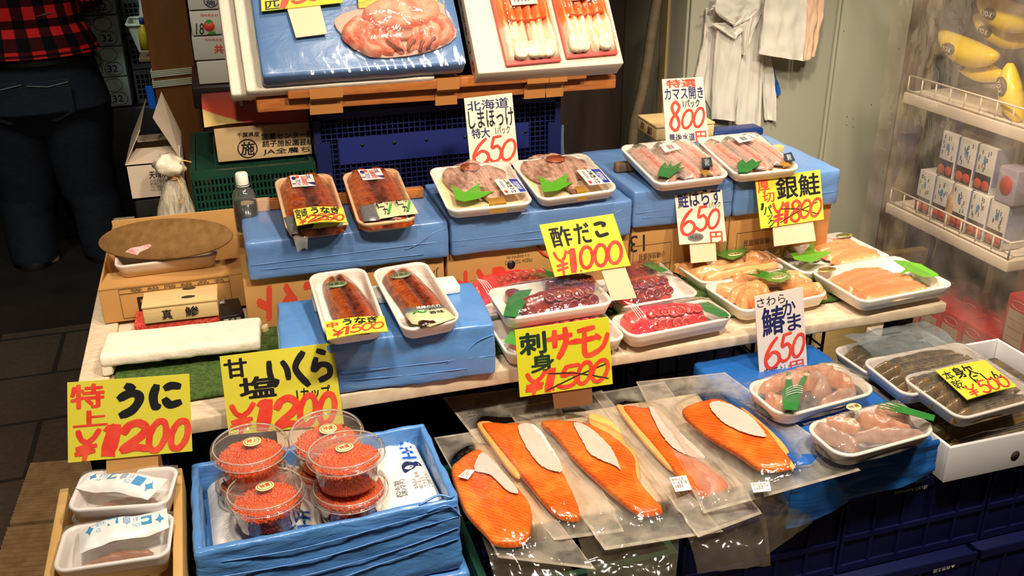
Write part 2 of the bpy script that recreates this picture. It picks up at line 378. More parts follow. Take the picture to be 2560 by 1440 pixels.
BLACK = pm('black_plastic', (14, 15, 18), .5)
WRAP = film('clear_wrap', gloss=1.0, rough=.05, bump=.75, bs=48, base=.015)
def blue_mat(name, c1, c2, bstr=.35, stretch=(6, 9, 14), rough=.3):
    if name in MATS: return MATS[name]
    t = NT(name); b = t.b
    n = t.noise(t.coord('Object', (stretch[0]*.4, stretch[1]*.5, stretch[2]*.5)), 1.3, 4, .8); t.l(t.mix(n, lin(c1), lin(c2)), b.inputs['Base Color'])
    n2 = t.noise(t.coord('Object', stretch), 1.6, 5, 1.2)
    t.l(t.bump(n2, bstr, .006), b.inputs['Normal'])
    b.inputs['Roughness'].default_value = rough; b.inputs['Specular IOR Level'].default_value = .5
    b.inputs['Coat Weight'].default_value = .25; b.inputs['Coat Roughness'].default_value = .12
    MATS[name] = t.m; return t.m
BLUE = blue_mat('light_blue_plastic_sheet', (104, 140, 190), (88, 124, 176))
BLUE2 = blue_mat('bright_blue_plastic_sheet', (98, 148, 208), (82, 132, 196), .5, (8, 8, 14))
BLUE3 = blue_mat('deep_blue_plastic_sheet', (44, 108, 186), (34, 94, 172), .6, (4, 4, 20))
GREENLEAF = pm('green_plastic_leaf', (60, 150, 38), .35, .5, (86, 172, 46), 60, .7)
DARKLEAF = pm('dark_green_plastic_leaf', (32, 108, 46), .35, .5, (50, 128, 54), 60, .7)
DARKGREEN = pm('dark_green_crate_plastic', (18, 62, 46), .4, .5)
NAVY = pm('navy_crate_plastic', (24, 30, 82), .42, .45)
NAVY2 = pm('dark_navy_crate_plastic', (14, 18, 66), .45, .4)
YEL = pm('yellow_card', (218, 208, 66), .6, .25)
YEL2 = pm('shaded_yellow_card', (212, 214, 46), .6, .25)  # yellow card with its shade put into the colour
WHITEC = pm('white_price_card', (234, 214, 192), .6, .25)
T = .68   # table top
# ================================================================ SETTING
def tile_mat():
    t = NT('dark_paving'); b = t.b
    br = t.add('ShaderNodeTexBrick', i_Scale=1.0); br.inputs['Brick Width'].default_value = .42; br.inputs['Row Height'].default_value = .3; br.inputs['Mortar Size'].default_value = .008
    br.inputs['Color1'].default_value = lin((96, 74, 58)); br.inputs['Color2'].default_value = lin((78, 62, 50)); br.inputs['Mortar'].default_value = lin((18, 14, 12))
    v = t.coord('Object', (1, 1, 1)); t.l(v, br.inputs['Vector'])
    n = t.noise(v, 60, 4); t.l(t.mix(n, br.outputs['Color'], lin((52, 42, 36))), b.inputs['Base Color'])
    t.l(t.bump(n, .2), b.inputs['Normal']); b.inputs['Roughness'].default_value = .6; return t.m
m = MB(); box(m, WF, -4, 4, -1.5, 6.2, -.06, 0); o = struct(build('floor', m, tile_mat()))
DARKW = pm('darkened_wall', (30, 26, 24), .8, .2, (22, 20, 20), 3)  # darkness of the background is put into this wall colour
m = MB(); box(m, WF, -4, 4, 6.2, 6.3, 0, 3.2); struct(build('wall_back', m, DARKW))
m = MB(); box(m, WF, 2.62, 2.72, -1.5, 6.2, 0, 3.2); struct(build('wall_right', m, pm('grey_plaster', (120, 112, 96), .8, .2, (100, 92, 80), 5)))
m = MB(); box(m, WF, -4.1, -4, -1.5, 6.2, 0, 3.2); struct(build('wall_left', m, DARKW))
m = MB(); box(m, WF, -3.5, .62, 3.35, 6.2, 0, .10); struct(build('trim_1', m, pm('dark_step_stone', (44, 36, 32), .6, .3, (30, 26, 24), 8)))
# dark partition behind the stall and the timber door frame right of it
m = MB(); box(m, WF, .92, 1.36, 2.95, 3.0, 0, 3.0); struct(build('wall_partition', m, pm('brown_black_panel', (58, 44, 36), .6, .3, (44, 34, 30), 4, stretch=(4, 1, .3))))
a, b_ = PY(1660, 200, 2.62), PY(1722, 200, 2.62)
m = MB(); box(m, WF, a.x, b_.x, 2.62, 2.66, 0, 2.4); struct(build('trim_2', m, pm('beige_board', (180, 156, 112), .6, .3, (168, 142, 98), 3, stretch=(6, 6, .5))))
# ================================================================ LOCKERS, right of the stall
LOCK = pm('grey_green_enamel', (178, 176, 156), .38, .45, (168, 166, 146), 3, .5)
LOCKD = pm('dark_gap', (60, 54, 40), .8)
def locker(name, x0, x1, y0, label, grp=None):
    t = thing(name, label, 'locker', ((x0+x1)/2, y0+.2, 0))
    m = MB(); rbox(m, WF, x0, x1, y0+.012, y0+.45, 0, 1.9, .006); build('body', m, LOCK, t, merge=True)
    m = MB(); rbox(m, WF, x0+.006, x1-.012, y0, y0+.0115, .10, 1.88, .004); d = build('door', m, LOCK, t, merge=True)
    return t, d
LY = 2.5
xs = PY(2080, 200, LY).x; x0 = PY(1712, 200, LY).x; x1 = PY(2262, 200, LY).x
locker('steel_locker', x0, xs-.001, LY, 'tall grey-green steel locker hung with white carrier bags')
t, d = locker('steel_locker', xs+.001, x1, LY, 'tall grey-green steel locker with scratched bare door beside clear plastic curtain')
m = MB(); random.seed(3)
for px, py, sx, sy in [(2117, 292, 3, 5), (2133, 297, 2, 4), (2116, 313, 4, 3), (2133, 317, 2, 4), (2110, 78, 2, 5), (2256, 188, 7, 3), (2265, 172, 3, 3), (2208, 430, 3, 15), (2247, 122, 5, 2), (2100, 515, 2, 3), (2178, 262, 3, 4), (2220, 230, 3, 2)]:
    q = PY(px, py, LY-.0006); flat(m, Fr(q, (1, 0, 0), (0, 0, 1), (0, -1, 0)), [(-sx*.0006, 0), (0, sy*.0006), (sx*.0006, .0005), (0, -sy*.0006)], 0, .0003)
build('scratch_mark', m, pm('chipped_paint', (60, 50, 40), .8), d)
# worn post between locker and curtain
m = MB(); a = x1+.003
surf(m, lambda u, v: V((a+.075*u+.004*MN.noise(V((u*6, v*25, 0))), LY-.03+.012*MN.noise(V((u*3, v*14, 2))), 1.9*v)), 6, 60)
box(m, WF, a, a+.075, LY-.012, LY+.1, 0, 1.9)
tag(build('door_post', m, pm('flaking_cream_paint', (192, 178, 142), .6, .3, (92, 70, 48), 16, 2.6, (1, 1, .35), bump=.4, bs=40), off=(a+.03, LY, 0)), 'worn door post with flaking cream paint right of the lockers', 'post')
m = MB(); q = PY(2285, 305, LY-.07)
rbox(m, Fr(q, (1, 0, 0), (0, 1, 0), (0, 0, 1)), -.035, .02, -.01, .02, -.035, .02, .004)
tag(build('hinge_bracket', m, pm('dull_metal', (150, 140, 120), .4, .5, metal=.4), off=q), 'dull metal bracket screwed to the worn cream door post', 'bracket')
# hose
m = MB(); P = [PY(1622+dx, y, 2.45) for dx, y in ((24, -20), (8, 70), (-6, 170), (-22, 250), (-38, 320), (-46, 420))]
P = cat(P, 12); rr = [.0135+.0012*(i % 2) for i in range(len(P))]
tube(m, P, rr, 10)
P2 = PY(1576, 420, 2.45); tube(m, [P[-1], V((P[-1].x, 2.45, .3)), V((P[-1].x-.02, 2.5, .0))], .0135, 8)
tag(build('ribbed_hose', m, pm('grey_brown_hose', (104, 88, 68), .6, .3, (82, 70, 54), 30), off=V((P[-1].x, 2.45, 0))), 'grey-brown ribbed hose hanging beside the beige board', 'hose')
# carrier bags on the locker
BAGM = pm('white_bag_film', (234, 226, 210), .35, .4, (218, 214, 204), 6, .6, (5, 5, 1), bump=.15, bs=30, bstretch=(3, 3, 1))
def bagsheet(pl, pr, Yo, seed, n=24, amp=.005, bot=0.0, mi=0):
    """one folded bag: pl / pr = left and right edge points (pixels, top to bottom) on the plane Y = LY - Yo"""
    m = MB(); L_ = cat([PY(x, y, LY-Yo) for x, y in pl], 10); R_ = cat([PY(x, y, LY-Yo) for x, y in pr], 10)
    def fn(u, v):
        i = min(int(round(v*(len(L_)-1))), len(L_)-1); p = L_[i].lerp(R_[i], u)
        p = p+V((0, -amp*(math.sin(u*6+seed)+.4*math.sin(u*15+seed*2+v*2))*(.3+.7*v)-.006*MN.noise(V((u*5, v*5, seed)))-.003*MN.noise(V((u*16, v*11, seed))), 0)); return p
    surf(m, fn, n, len(L_)-1)
    surf(m, lambda u, v: fn(u, v)+V((0, .005, 0)), n, len(L_)-1)
    return m
t = thing('carrier_bag_bundle', 'gathered bundle of long white carrier bags knotted and hanging on locker', 'bags', PY(1840, 330, LY-.03))
def bagpart(p, *a, **k): return build('bag', bagsheet(*a, **k), BAGM, p)
bagpart(t, [(1765, 20), (1757, 100), (1738, 190)], [(1830, 20), (1800, 110), (1790, 300)], .012, 1)
bagpart(t, [(1890, 20), (1900, 150), (1912, 300)], [(1915, 60), (1935, 200), (1938, 302)], .016, 2)
bagpart(t, [(1795, 60), (1785, 150), (1778, 298)], [(1862, 60), (1850, 160), (1838, 302)], .035, 3)
bagpart(t, [(1850, 60), (1848, 170), (1842, 312)], [(1915, 20), (1910, 130), (1902, 322)], .032, 4)
bagpart(t, [(1865, 20), (1858, 60), (1860, 138)], [(1908, 25), (1885, 80), (1864, 140)], .05, 5)
m = bagsheet([(1795, -15), (1790, 30), (1832, 62)], [(1905, -15), (1895, 30), (1834, 70)], .055, 6); build('knot_flap', m, BAGM, t)
m = bagsheet([(1766, 24), (1772, 24), (1800, 0)], [(1795, 24), (1820, 10), (1830, -20)], .05, 8); build('knot_flap', m, BAGM, t)
m = bagsheet([(1780, 60), (1800, 75), (1833, 97)], [(1870, 50), (1860, 70), (1836, 97)], .045, 9); build('knot_flap', m, BAGM, t)
t = thing('carrier_bag_stack', 'flat stack of white carrier bags with peach side folds, upper right on locker', 'bags', PY(1980, 150, LY-.03))
build('bag', bagsheet([(1915, -20), (1908, 60), (1900, 136)], [(2018, -20), (2016, 60), (2008, 153)], .085, 11, amp=.003), BAGM, t)
build('side_fold', bagsheet([(2018, -20), (2016, 60), (2008, 153)], [(2060, -20), (2058, 40), (2040, 140)], .076, 12, amp=.006), pm('peach_bag_film', (226, 190, 158), .5, .3), t)
m = bagsheet([(1915, 140), (1925, 180), (1938, 245)], [(1922, 130), (1940, 190), (1954, 230)], .012, 5, amp=.002)
tag(build('blue_sheet', m, BLUE3, off=PY(1935, 245, LY)), 'small strip of blue sheet peeping out behind hanging carrier bags', 'sheet')
m = MB(); a = PY(1840, 318, LY-.1); rbox(m, Fr(a, (1, 0, 0), (0, 1, 0), (0, 0, 1)), -.085, .075, -.03, .03, -.75, -.0, .008)
tag(build('navy_bin', m, pm('navy_plastic', (22, 52, 120), .4, .5), off=a-V((0, 0, .75))), 'navy plastic bin standing in front of the locker below the bags', 'bin')
# ================================================================ RACK BEHIND CLEAR CURTAIN (right edge)
RX = 1.75; RACKW = pm('white_enamel_rack', (238, 226, 210), .4, .4)
t = thing('wire_shelf_rack', 'white shelf rack with wire rails behind the clear plastic curtain', 'shelf', (RX+.2, 1.9, 0))
def shelf(z, y0, y1, nm='shelf'):
    m = MB(); rbox(m, WF, RX, RX+.42, y0, y1, z-.03, z, .004); s = build(nm, m, RACKW, t, merge=True)
    m = MB(); r = .0028
    P = [(RX+.004, y1-.01, z), (RX+.004, y1-.01, z+.045), (RX+.004, y0+.006, z+.045), (RX+.004, y0+.006, z+.002), (RX+.4, y0+.006, z+.002)]
    tube(m, P[:4], r, 6); tube(m, [(RX+.004, y0+.006, z+.045), (RX+.4, y0+.006, z+.045)], r, 6); tube(m, [(RX+.004, y0+.006, z+.006), (RX+.004, y1-.01, z+.006)], r, 6)
    n = int((y1-y0)/.052)
    for i in range(n+1):
        y = y0+.006+(y1-y0-.016)*i/n; tube(m, [(RX+.004, y, z+.002), (RX+.004, y, z+.045)], r*.85, 6)
    for i in range(8): tube(m, [(RX+.004+.055*i, y0+.006, z+.002), (RX+.004+.055*i, y0+.006, z+.045)], r*.85, 6)
    nm == 'shelf' and build('wire_rail', m, RACKW, s)
shelf(.905, 1.70, 2.14); shelf(.592, 1.68, 2.14); shelf(1.23, 1.70, 2.14); shelf(.20, 1.50, 2.14, 'bottom_shelf')
for y in (1.72, 2.12):
    for x in (RX+.40,):
        m = MB(); box(m, WF, x, x+.02, y-.012, y+.012, 0, 1.5); build('post', m, RACKW, t)
# yellow banana-shaped plush packs
YP = pm('yellow_plush_film', (250, 226, 30), .35, .5, (244, 206, 24), 8, .7, coat=.3)
def banana(px, py, ln, r, a, lab, z=None, yw=0):
    c = PX(px, py, RX+.07); c = V((c.x+yw, c.y, c.z)); pts = []
    fr = Fr(c, (0, -math.cos(a), math.sin(a)), (0, math.sin(a), math.cos(a)), (-1, 0, 0)); pts = [fr.p(ln*(i/14-.5), .05*((i/14-.5)**2)*4*ln/.3*.6, 0) for i in range(15)]
    rs = [r*max(.12, math.sin(math.pi*min(1, (i+.35)/14.7))**.55) for i in range(15)]
    t = thing('banana_plush', lab, 'plush', c-V((0, 0, r)), 'yellow banana plushes on the upper shelf')
    m = MB(); tube(m, pts, rs, 14); build('body', m, YP, t)
    fr2 = Fr(fr.p(-ln*.13, .002, r*.99), fr.x, fr.y, fr.z)
    m = MB(); lathe(m, fr2, [(0.0001, .004), (.016, .003), (.024, 0), (.024, -.01)], 24, sx=1, sy=.58); e = build('oval_label', m, pm('dark_oval_label', (84, 74, 40), .5), t)
    marks('label_print', fquad(fr2, -.015, .015, -.006, .006, .0042), fr2.z, [('YO-X', (0, 0, 1, 1), 'y' if 0 else 'w', .02)], e)
    return t
banana(2415, 130, .21, .034, -.12, 'yellow banana plush with oval dark label, in front on the upper shelf')
banana(2412, 172, .20, .028, -.18, 'yellow banana plush lying lowest, behind the wire rail of the upper shelf', yw=.03)
banana(2480, 45, .22, .036, -.1, 'yellow banana plush lying topmost on the pile on the upper shelf', yw=.05)
banana(2430, 92, .21, .03, -.14, 'yellow banana plush second from the top of the pile', yw=.09)
banana(2552, 232, .14, .028, -1.1, 'yellow banana plush slipping down by the right end of the upper rail', yw=-.03)
# milk-carton-like packs with red cans on the second shelf
CART = pm('white_carton', (226, 224, 222), .5, .3); CARTB = pm('pale_blue_carton_side', (150, 160, 196), .5, .3); DKP = pm('dark_carton_band', (50, 44, 46), .5); REDD = pm('red_round_print', (206, 84, 74), .4, .4)
def carton(y, z, x, k, lab):
    t = thing('milk_carton', lab, 'carton', (x+.03, y+.03, z), 'cartons on the second shelf')
    wy, hz = .058, .118
    m = MB(); rbox(m, WF, x, x+.058, y, y+wy, z, z+hz, .003); b = build('body', m, CART, t, merge=True)
    m = MB(); box(m, WF, x+.003, x+.056, y-.0006, y, z+.02, z+hz-.003); build('side_panel', m, CARTB, t)
    m = MB(); box(m, WF, x-.0007, x, y+.002, y+wy-.002, z+.004, z+.046); d = build('dark_band', m, DKP, t)
    for dy in (.016, .042):
        m = MB(); lathe(m, Fr((x-.0008, y+dy, z+.020), (0, -1, 0), (0, 0, 1), (-1, 0, 0)), [(.0001, .0012), (.011, .0011), (.0125, 0)], 20); build('red_disc', m, REDD, d)
    m = MB(); random.seed(k)
    fr = Fr((x, y+wy/2, z+.08), (0, -1, 0), (0, 0, 1), (-1, 0, 0))
    its = [('o', (random.uniform(0, .85), random.uniform(0, .85), 0, 0), 'b', .04) for _ in range(12)]
    its = [(a, (p[0], p[1], p[0]+.07, p[1]+.16), c, w_) for a, p, c, w_ in its]+[('※', (.38, .35, .6, .65), 'c', .03)]
    marks('speckle_print', fquad(fr, -.024, .024, -.03, .032, .0004), fr.z, its, b)
ys = [1.735, 1.80, 1.866, 1.932, 1.998]
pos = ['at the right end', 'second from the right end', 'in the middle', 'second from the left end', 'at the left end']
for i, y in enumerate(ys): carton(y, .594, RX+.025, i, 'white speckled carton with red discs, lower row, '+pos[i])
for i, y in enumerate(ys[1:4]): carton(y+.012, .7125, RX+.03, i+9, 'white speckled carton with red discs stacked on the upper row, '+['right', 'middle', 'left'][i])
q = V((RX+.022, 1.755, .715)); m = MB(); rbox(m, WF, q.x, q.x+.06, q.y-.03, q.y+.03, .7125, .80, .003)
t = tag(build('round_logo_pack', m, pm('lilac_pack', (176, 172, 196), .5, .3), off=q), 'lilac pack with a red round print at the right end of the second shelf', 'pack')
m = MB(); lathe(m, Fr((q.x-.0005, q.y, .757), (0, -1, 0), (0, 0, 1), (-1, 0, 0)), [(.0001, .0008), (.019, .0008), (.0195, 0)], 24, sy=1.25); build('round_print', m, REDD, t)
# bottle-ish clear bag on left of that shelf
m = MB(); q = PX(2352, 440, RX-.02); fr = Fr((RX+.05, q.y, .594), (1, 0, 0), (0, 1, 0), (0, 0, 1))
lathe(m, fr, [(.026, 0), (.03, .02), (.028, .08), (.014, .13), (.006, .19), (.012, .21)], 16, caps=(True, True))
tag(build('snack_bag', m, pm('orange_snack_bag', (190, 140, 70), .25, .6, (210, 190, 160), 40, 2), off=(RX+.05, q.y, .594)), 'small tied snack bag at the left end of the second shelf', 'snack bag')
# red boxes in the lower right
REDB = pm('red_gift_box', (206, 62, 66), .35, .5, (190, 48, 56), 6, .5, coat=.3); GREYL = pm('grey_box_label', (186, 164, 146), .5, .3)
def redbox(y, z, x, k, lab):
    t = thing('red_gift_box', lab, 'box', (x+.03, y+.04, z), 'red boxes stacked at the lower right')
    wy, hz, dx = .074, .132, .085
    m = MB(); rbox(m, WF, x, x+dx, y, y+wy, z, z+hz, .002); b = build('body', m, REDB, t, merge=True)
    m = MB(); box(m, WF, x-.0006, x, y+.008, y+wy-.008, z+.008, z+hz-.036); g = build('label_panel', m, GREYL, t)
    fr = Fr((x, y+wy/2, z), (0, -1, 0), (0, 0, 1), (-1, 0, 0))
    marks('rule_print', fquad(fr, -.026, .026, .012, hz-.045, .0007), fr.z, [('—', (.05, v, .95, v+.012), 'o', .0) for v in (.2, .5, .8)], g)
    m = MB(); tube(m, [fr.p(.024*math.cos(g_)*1.0, hz-.021+.010*math.sin(g_), .0004) for g_ in [2*math.pi*i/20 for i in range(21)]], .0009, 5); build('oval_line', m, pm('pale_red_print', (226, 150, 140), .5), b)
RS = [(1.955, .0), (1.878, .003), (1.801, .006), (1.724, .009), (1.647, .012), (1.57, .015), (1.493, .018)]
ords = ['farthest left', 'second from the left', 'third from the left', 'fourth from the left', 'fifth from the left', 'sixth from the left', 'nearest, at the frame edge']
for i, (y, dx) in enumerate(RS): redbox(y, .245, RX+.012+dx, i, 'red box with grey label in the front row, '+ords[i])
for i, y in enumerate((1.955, 1.85, 1.76)): redbox(y, .245, RX+.125, i+10, 'red box in the row behind, '+['left', 'middle', 'right'][i])
redbox(1.60, .378, RX+.02, 20, 'red box with grey label standing on top of the front row')
redbox(1.70, .378, RX+.14, 22, 'red box lying dim on top of the rear row')
m = MB(); rbox(m, WF, RX+.012, RX+.38, 1.515, 2.04, .2008, .2442, .004)
tag(build('low_crate', m, pm('red_brown_board', (120, 60, 40), .6), off=(RX+.1, 1.75, .201)), 'low reddish board under the rows of red boxes', 'board')
# clear curtain
CURT = film('clear_vinyl_curtain', (246, 240, 232),   1.2, .08, .14, (220, 200, 180), 1.0, 14, (1, 1, .6), base=.02)
def curt(u, v):
    y = 2.16-1.25*u; z = .30+1.05*v
    return V((RX-.055+.014*math.sin(u*17+1.5*MN.noise(V((u*3, v*2, 1))))+.014*MN.noise(V((u*7, v*7, 4)))+.007*MN.noise(V((u*18, v*18, 9))), y, z))
m = MB(); surf(m, curt, 90, 80)
tag(build('plastic_curtain', m, CURT, off=(RX-.055, 1.6, .30)), 'clear crinkled plastic curtain hanging in front of the shelf rack', 'curtain')
# wood skirting under locker
m = MB(); a = PY(2150, 800, 2.3); rbox(m, WF, a.x-.17, a.x+.20, 2.28, 2.31, 0, .36, .004)
tag(build('leaning_board', m, pm('yellowish_board', (200, 172, 112), .6, .3, (180, 150, 92), 6, .8, (1, 1, 8)), off=(a.x, 2.3, 0)), 'yellowish wooden board leaning low against the locker foot', 'board')
# ================================================================ BACK LEFT
# apple cartons
APP = pm('pale_grey_carton', (176, 190, 186), .6, .3)
AY = 4.0
def zof(px, py, Y): return PY(px, py, Y).z
zs = [zof(330, 264, AY), zof(318, 190, AY), zof(306, 115, AY), zof(297, 36, AY)]; hh = zs[1]-zs[0]
ax1 = PY(331, 262, AY).x; ax0 = ax1-.36
labs = ['lowest apple carton of the stack by the person, printed 32', 'second apple carton up from the floor end of the stack, printed 32', 'third apple carton up in the stack beside the plaid shirt', 'topmost visible apple carton of the stack at the frame top']
for i in range(4):
    z0 = zs[0]+hh*i
    t = thing('apple_carton', labs[i], 'carton', (ax1-.18, AY+.15, z0), 'stacked apple cartons printed 32')
    m = MB(); rbox(m, WF, ax0, ax1, AY, AY+.3, z0+.001, z0+hh-.003, .004); b = build('body', m, APP, t, merge=True)
    fr = Fr((ax1, AY, z0), (1, 0, 0), (0, 0, 1), (0, -1, 0)); m = MB()
    for r_ in (0, 1):
        for k in range(4):
            cx, cz = -.044-.074*k-(.012 if r_ else 0)-(.0 if r_ else 0), hh*(.28 if r_ == 0 else .74)
            pts = [fr.p(cx+.032*math.cos(g)*(1-.06*math.sin(g)), cz+.027*math.sin(g)-(.005*math.exp(-((g-math.pi/2)/.35)**2)), .0008) for g in [2*math.pi*j/24 for j in range(25)]]
            tube(m, pts, .0012, 4)
    build('apple_outline', m, pm('grey_green_print', (70, 90, 84), .6), b)
    q = lambda cx, cz, a_, b2: (cx-a_, cx+a_, cz-b2, cz+b2)
    marks('carton_print', fquad(fr, -.36, 0, 0, hh), fr.z, [('32', (.815, .62, .915, .84), 'b', .03), ('サンふじ', (.60, .16, .76, .30), 'k', .01), ('つがる', (.62, .66, .74, .80), 'k', .0), ('32' if i < 3 else '32', (.40, .62, .5, .84), 'b', .03)], b, .0009)
# shelf below carton stack
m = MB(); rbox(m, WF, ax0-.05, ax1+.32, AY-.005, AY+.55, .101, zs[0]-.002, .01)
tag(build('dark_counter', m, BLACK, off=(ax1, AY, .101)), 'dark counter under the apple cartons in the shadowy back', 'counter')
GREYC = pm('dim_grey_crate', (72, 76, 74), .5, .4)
def lattice(m, fr, x0, x1, z0, z1, nx, nz, t=.003, dpt=.004, mi=0):
    """plastic mesh wall in the frame's x-y plane"""
    for i in range(nx+1):
        x = x0+(x1-x0)*i/nx; box(m, fr, x-t/2, x+t/2, z0, z1, 0, dpt, mi)
    for j in range(nz+1):
        z = z0+(z1-z0)*j/nz; box(m, fr, x0, x1, z-t/2, z+t/2, .0005, dpt-.0005, mi)
def crate(name, label, x0, x1, y0, y1, z0, z1, mat, nx=14, nz=6, group=None, t_=.004, solid=None):
    """open plastic crate with lattice walls, rims and posts"""
    t = thing(name, label, 'crate', ((x0+x1)/2, (y0+y1)/2, z0), group)
    for z in (z0, z1-.016): 
        m = MB()
        for a in ((x0, x1, y0, y0+.012), (x0, x1, y1-.012, y1), (x0, x0+.012, y0+.012, y1-.012), (x1-.012, x1, y0+.012, y1-.012)): box(m, WF, *a, z, z+.016)
        build('rim', m, mat, t)
    for nm, fr, L_ in (('front_wall', Fr((x0, y0+.003, z0), (1, 0, 0), (0, 0, 1), (0, -1, 0)), x1-x0), ('rear_wall', Fr((x1, y1-.003, z0), (-1, 0, 0), (0, 0, 1), (0, 1, 0)), x1-x0), ('side_wall', Fr((x0+.003, y1, z0), (0, -1, 0), (0, 0, 1), (-1, 0, 0)), y1-y0), ('side_wall', Fr((x1-.003, y0, z0), (0, 1, 0), (0, 0, 1), (1, 0, 0)), y1-y0)):
        m = MB(); k = max(3, int(nx*L_/(x1-x0))); lattice(m, fr, .006, L_-.006, .016, z1-z0-.016, k, nz, t_); build(nm, m, mat, t)
    m = MB(); box(m, WF, x0+.005, x1-.005, y0+.005, y1-.005, z0+.002, z0+.006); build('base', m, mat, t)
    return t
z = zs[0]
for i in range(3):
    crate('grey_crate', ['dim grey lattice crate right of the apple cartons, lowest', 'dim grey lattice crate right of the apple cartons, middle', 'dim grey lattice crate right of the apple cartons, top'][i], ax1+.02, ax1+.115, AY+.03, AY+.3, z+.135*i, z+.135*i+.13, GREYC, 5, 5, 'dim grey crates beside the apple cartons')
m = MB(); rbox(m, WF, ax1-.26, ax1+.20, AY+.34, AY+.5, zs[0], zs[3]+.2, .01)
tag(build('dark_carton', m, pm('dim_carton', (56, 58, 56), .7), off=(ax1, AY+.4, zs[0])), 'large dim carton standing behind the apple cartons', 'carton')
# small shelf items by the post
BY = 3.55
c = PY(360, 128, BY); t = thing('white_basket', 'white plastic basket of bottles half hidden by the brown post', 'basket', c)
m = MB(); fr = Fr(c, (1, 0, 0), (0, 1, 0), (0, 0, 1)); hb = PY(348, 58, BY).z-c.z
def bask(u, v):
    g = u*2*math.pi; k = .75+.25*v; sx, sy = .09*k, .09*k; x = sx*max(-1, min(1, 1.35*math.cos(g))); y = sy*max(-1, min(1, 1.35*math.sin(g))); return fr.p(x+.05, y+.05, hb*v)
surf(m, bask, 32, 8); box(m, fr, -.015, .115, -.015, .115, 0, .004); build('body', m, pm('ivory_plastic', (214, 214, 196), .4, .4), t)
m = MB(); tube(m, [bask(i/32, 1.0) for i in range(33)], .006, 6); build('rim', m, pm('ivory_plastic', (214, 214, 196)), t)
for i, (dx, col, nm) in enumerate(((.004, (200, 170, 40), 'sauce_bottle'), (.05, (60, 60, 120), 'sauce_bottle'))):
    m = MB(); f2 = Fr(PY(366+i*14, 124, BY-.1), (1, 0, 0), (0, 1, 0), (0, 0, 1)); lathe(m, f2, [(.017, 0), (.018, .05), (.016, .065), (.007, .075), (.007, .085)], 14, caps=(True, True))
    s = tag(build(nm, m, pm('bottle_%d' % i, col, .3, .5), off=f2.o), ['yellow sauce bottle standing in front of white basket beside the post', 'dark blue sauce bottle next to the yellow one, mostly behind the post'][i], 'bottle')
    m = MB(); lathe(m, f2, [(.0085, .084), (.0085, .10), (.007, .104)], 12, caps=(True, True)); build('cap', m, pm('blue_cap', (50, 60, 150), .4), s)
m = MB(); rbox(m, Fr(PY(366, 128, BY), (1, 0, 0), (0, 1, 0), (0, 0, 1)), -.02, .16, -.13, .16, -.014, 0, .003)
tag(build('small_shelf_board', m, pm('dim_wood', (120, 96, 60), .6), off=PY(366, 128, BY)), 'small wooden shelf board carrying the white basket', 'shelf')
q = PY(352, 20, BY); m = MB(); surf(m, lambda u, v: q+V((.035*math.sin(6.28*u)*(1-.4*v)+.004*MN.noise(V((u*9, v*5, 0)))+.02, .03*math.cos(6.28*u), -.07+.11*v+.006*MN.noise(V((u*5, v*9, 3))))), 20, 12)
tag(build('small_white_bag', m, BAGM, off=q-V((0, 0, .07))), 'crumpled white bag sitting on the white basket', 'bag')
a = PY(366, 215, BY-.2); b_ = PY(378, 272, BY-.2); m = MB(); surf(m, lambda u, v: a.lerp(b_, v)+V((.024*u-.005, .004*math.sin(u*6), 0)), 4, 6); surf(m, lambda u, v: a.lerp(b_, v)+V((.024*u-.005, .004+.004*math.sin(u*6), 0)), 4, 6)
tag(build('blue_strap', m, pm('blue_strap_plastic', (30, 100, 210), .4, .4), off=b_), 'short bright blue strap hanging beside the brown post', 'strap')
# brown post with tape
PYY = 3.2
q0, q1 = PY(407, 345, PYY), PY(510, 320, PYY); pt = thing('wooden_post', 'brown wooden post wrapped with a white string band', 'post', ((q0.x+q1.x)/2, PYY+.04, 0))
m = MB(); rbox(m, WF, q0.x, q1.x, PYY, PYY+.1, 0, 2.6, .004); build('shaft', m, pm('brown_varnished_post', (128, 76, 36), .35, .5, (104, 58, 26), 4, .8, (4, 4, .4)), pt, merge=True)
zz = PY(430, 198, PYY).z
m = MB()
for k in range(9):
    z = zz-.022+.0055*k+(.0 if k < 4 else .004)
    if k == 4: continue
    tube(m, [V((q0.x-.003, PYY-.003, z+.001)), V((q1.x+.003, PYY-.003, z+.006)), V((q1.x+.003, PYY+.103, z)), V((q0.x-.003, PYY+.103, z)), V((q0.x-.003, PYY-.003, z+.001))], .0026, 5)
build('string_band', m, pm('white_string', (188, 178, 150), .7), pt)
m = MB(); a = PY(498, 160, 3.15); rbox(m, WF, a.x-.004, a.x+.022, 3.14, 3.17, 0.0, PY(498, 160, 3.15).z, .004)
tag(build('steel_upright', m, pm('dark_upright', (40, 30, 26), .4, .5), off=(a.x, 3.15, 0)), 'thin dark steel upright right of the brown post', 'upright')
# white cartons right of the post
WY = 2.75
def wcarton(y0px, y1px, xl, lab, items, sh=0):
    a = PY(xl, y1px, WY); b = PY(xl, y0px, WY); x0, x1_ = a.x, a.x+.20
    t = thing('white_carton', lab, 'carton', (x0+.1, WY+.1, a.z), 'white cartons stacked behind the styrofoam lids')
    m = MB(); rbox(m, WF, x0, x1_, WY, WY+.22, a.z, b.z-.002, .003); bd = build('body', m, pm('dim_white_carton', (214, 206, 192), .6, .3), t, merge=True)
    fr = Fr((x0, WY, a.z), (1, 0, 0), (0, 0, 1), (0, -1, 0))
    for nm, (s, c, wt, pb) in items.items():
        q = [PY(pb[0], pb[1], WY-.0012), PY(pb[2], pb[1], WY-.0012), PY(pb[2], pb[3], WY-.0012), PY(pb[0], pb[3], WY-.0012)]
        marks(nm, q, V((0, -1, 0)), [(s, (0, 0, 1, 1), c, wt)], bd)
    return t, bd
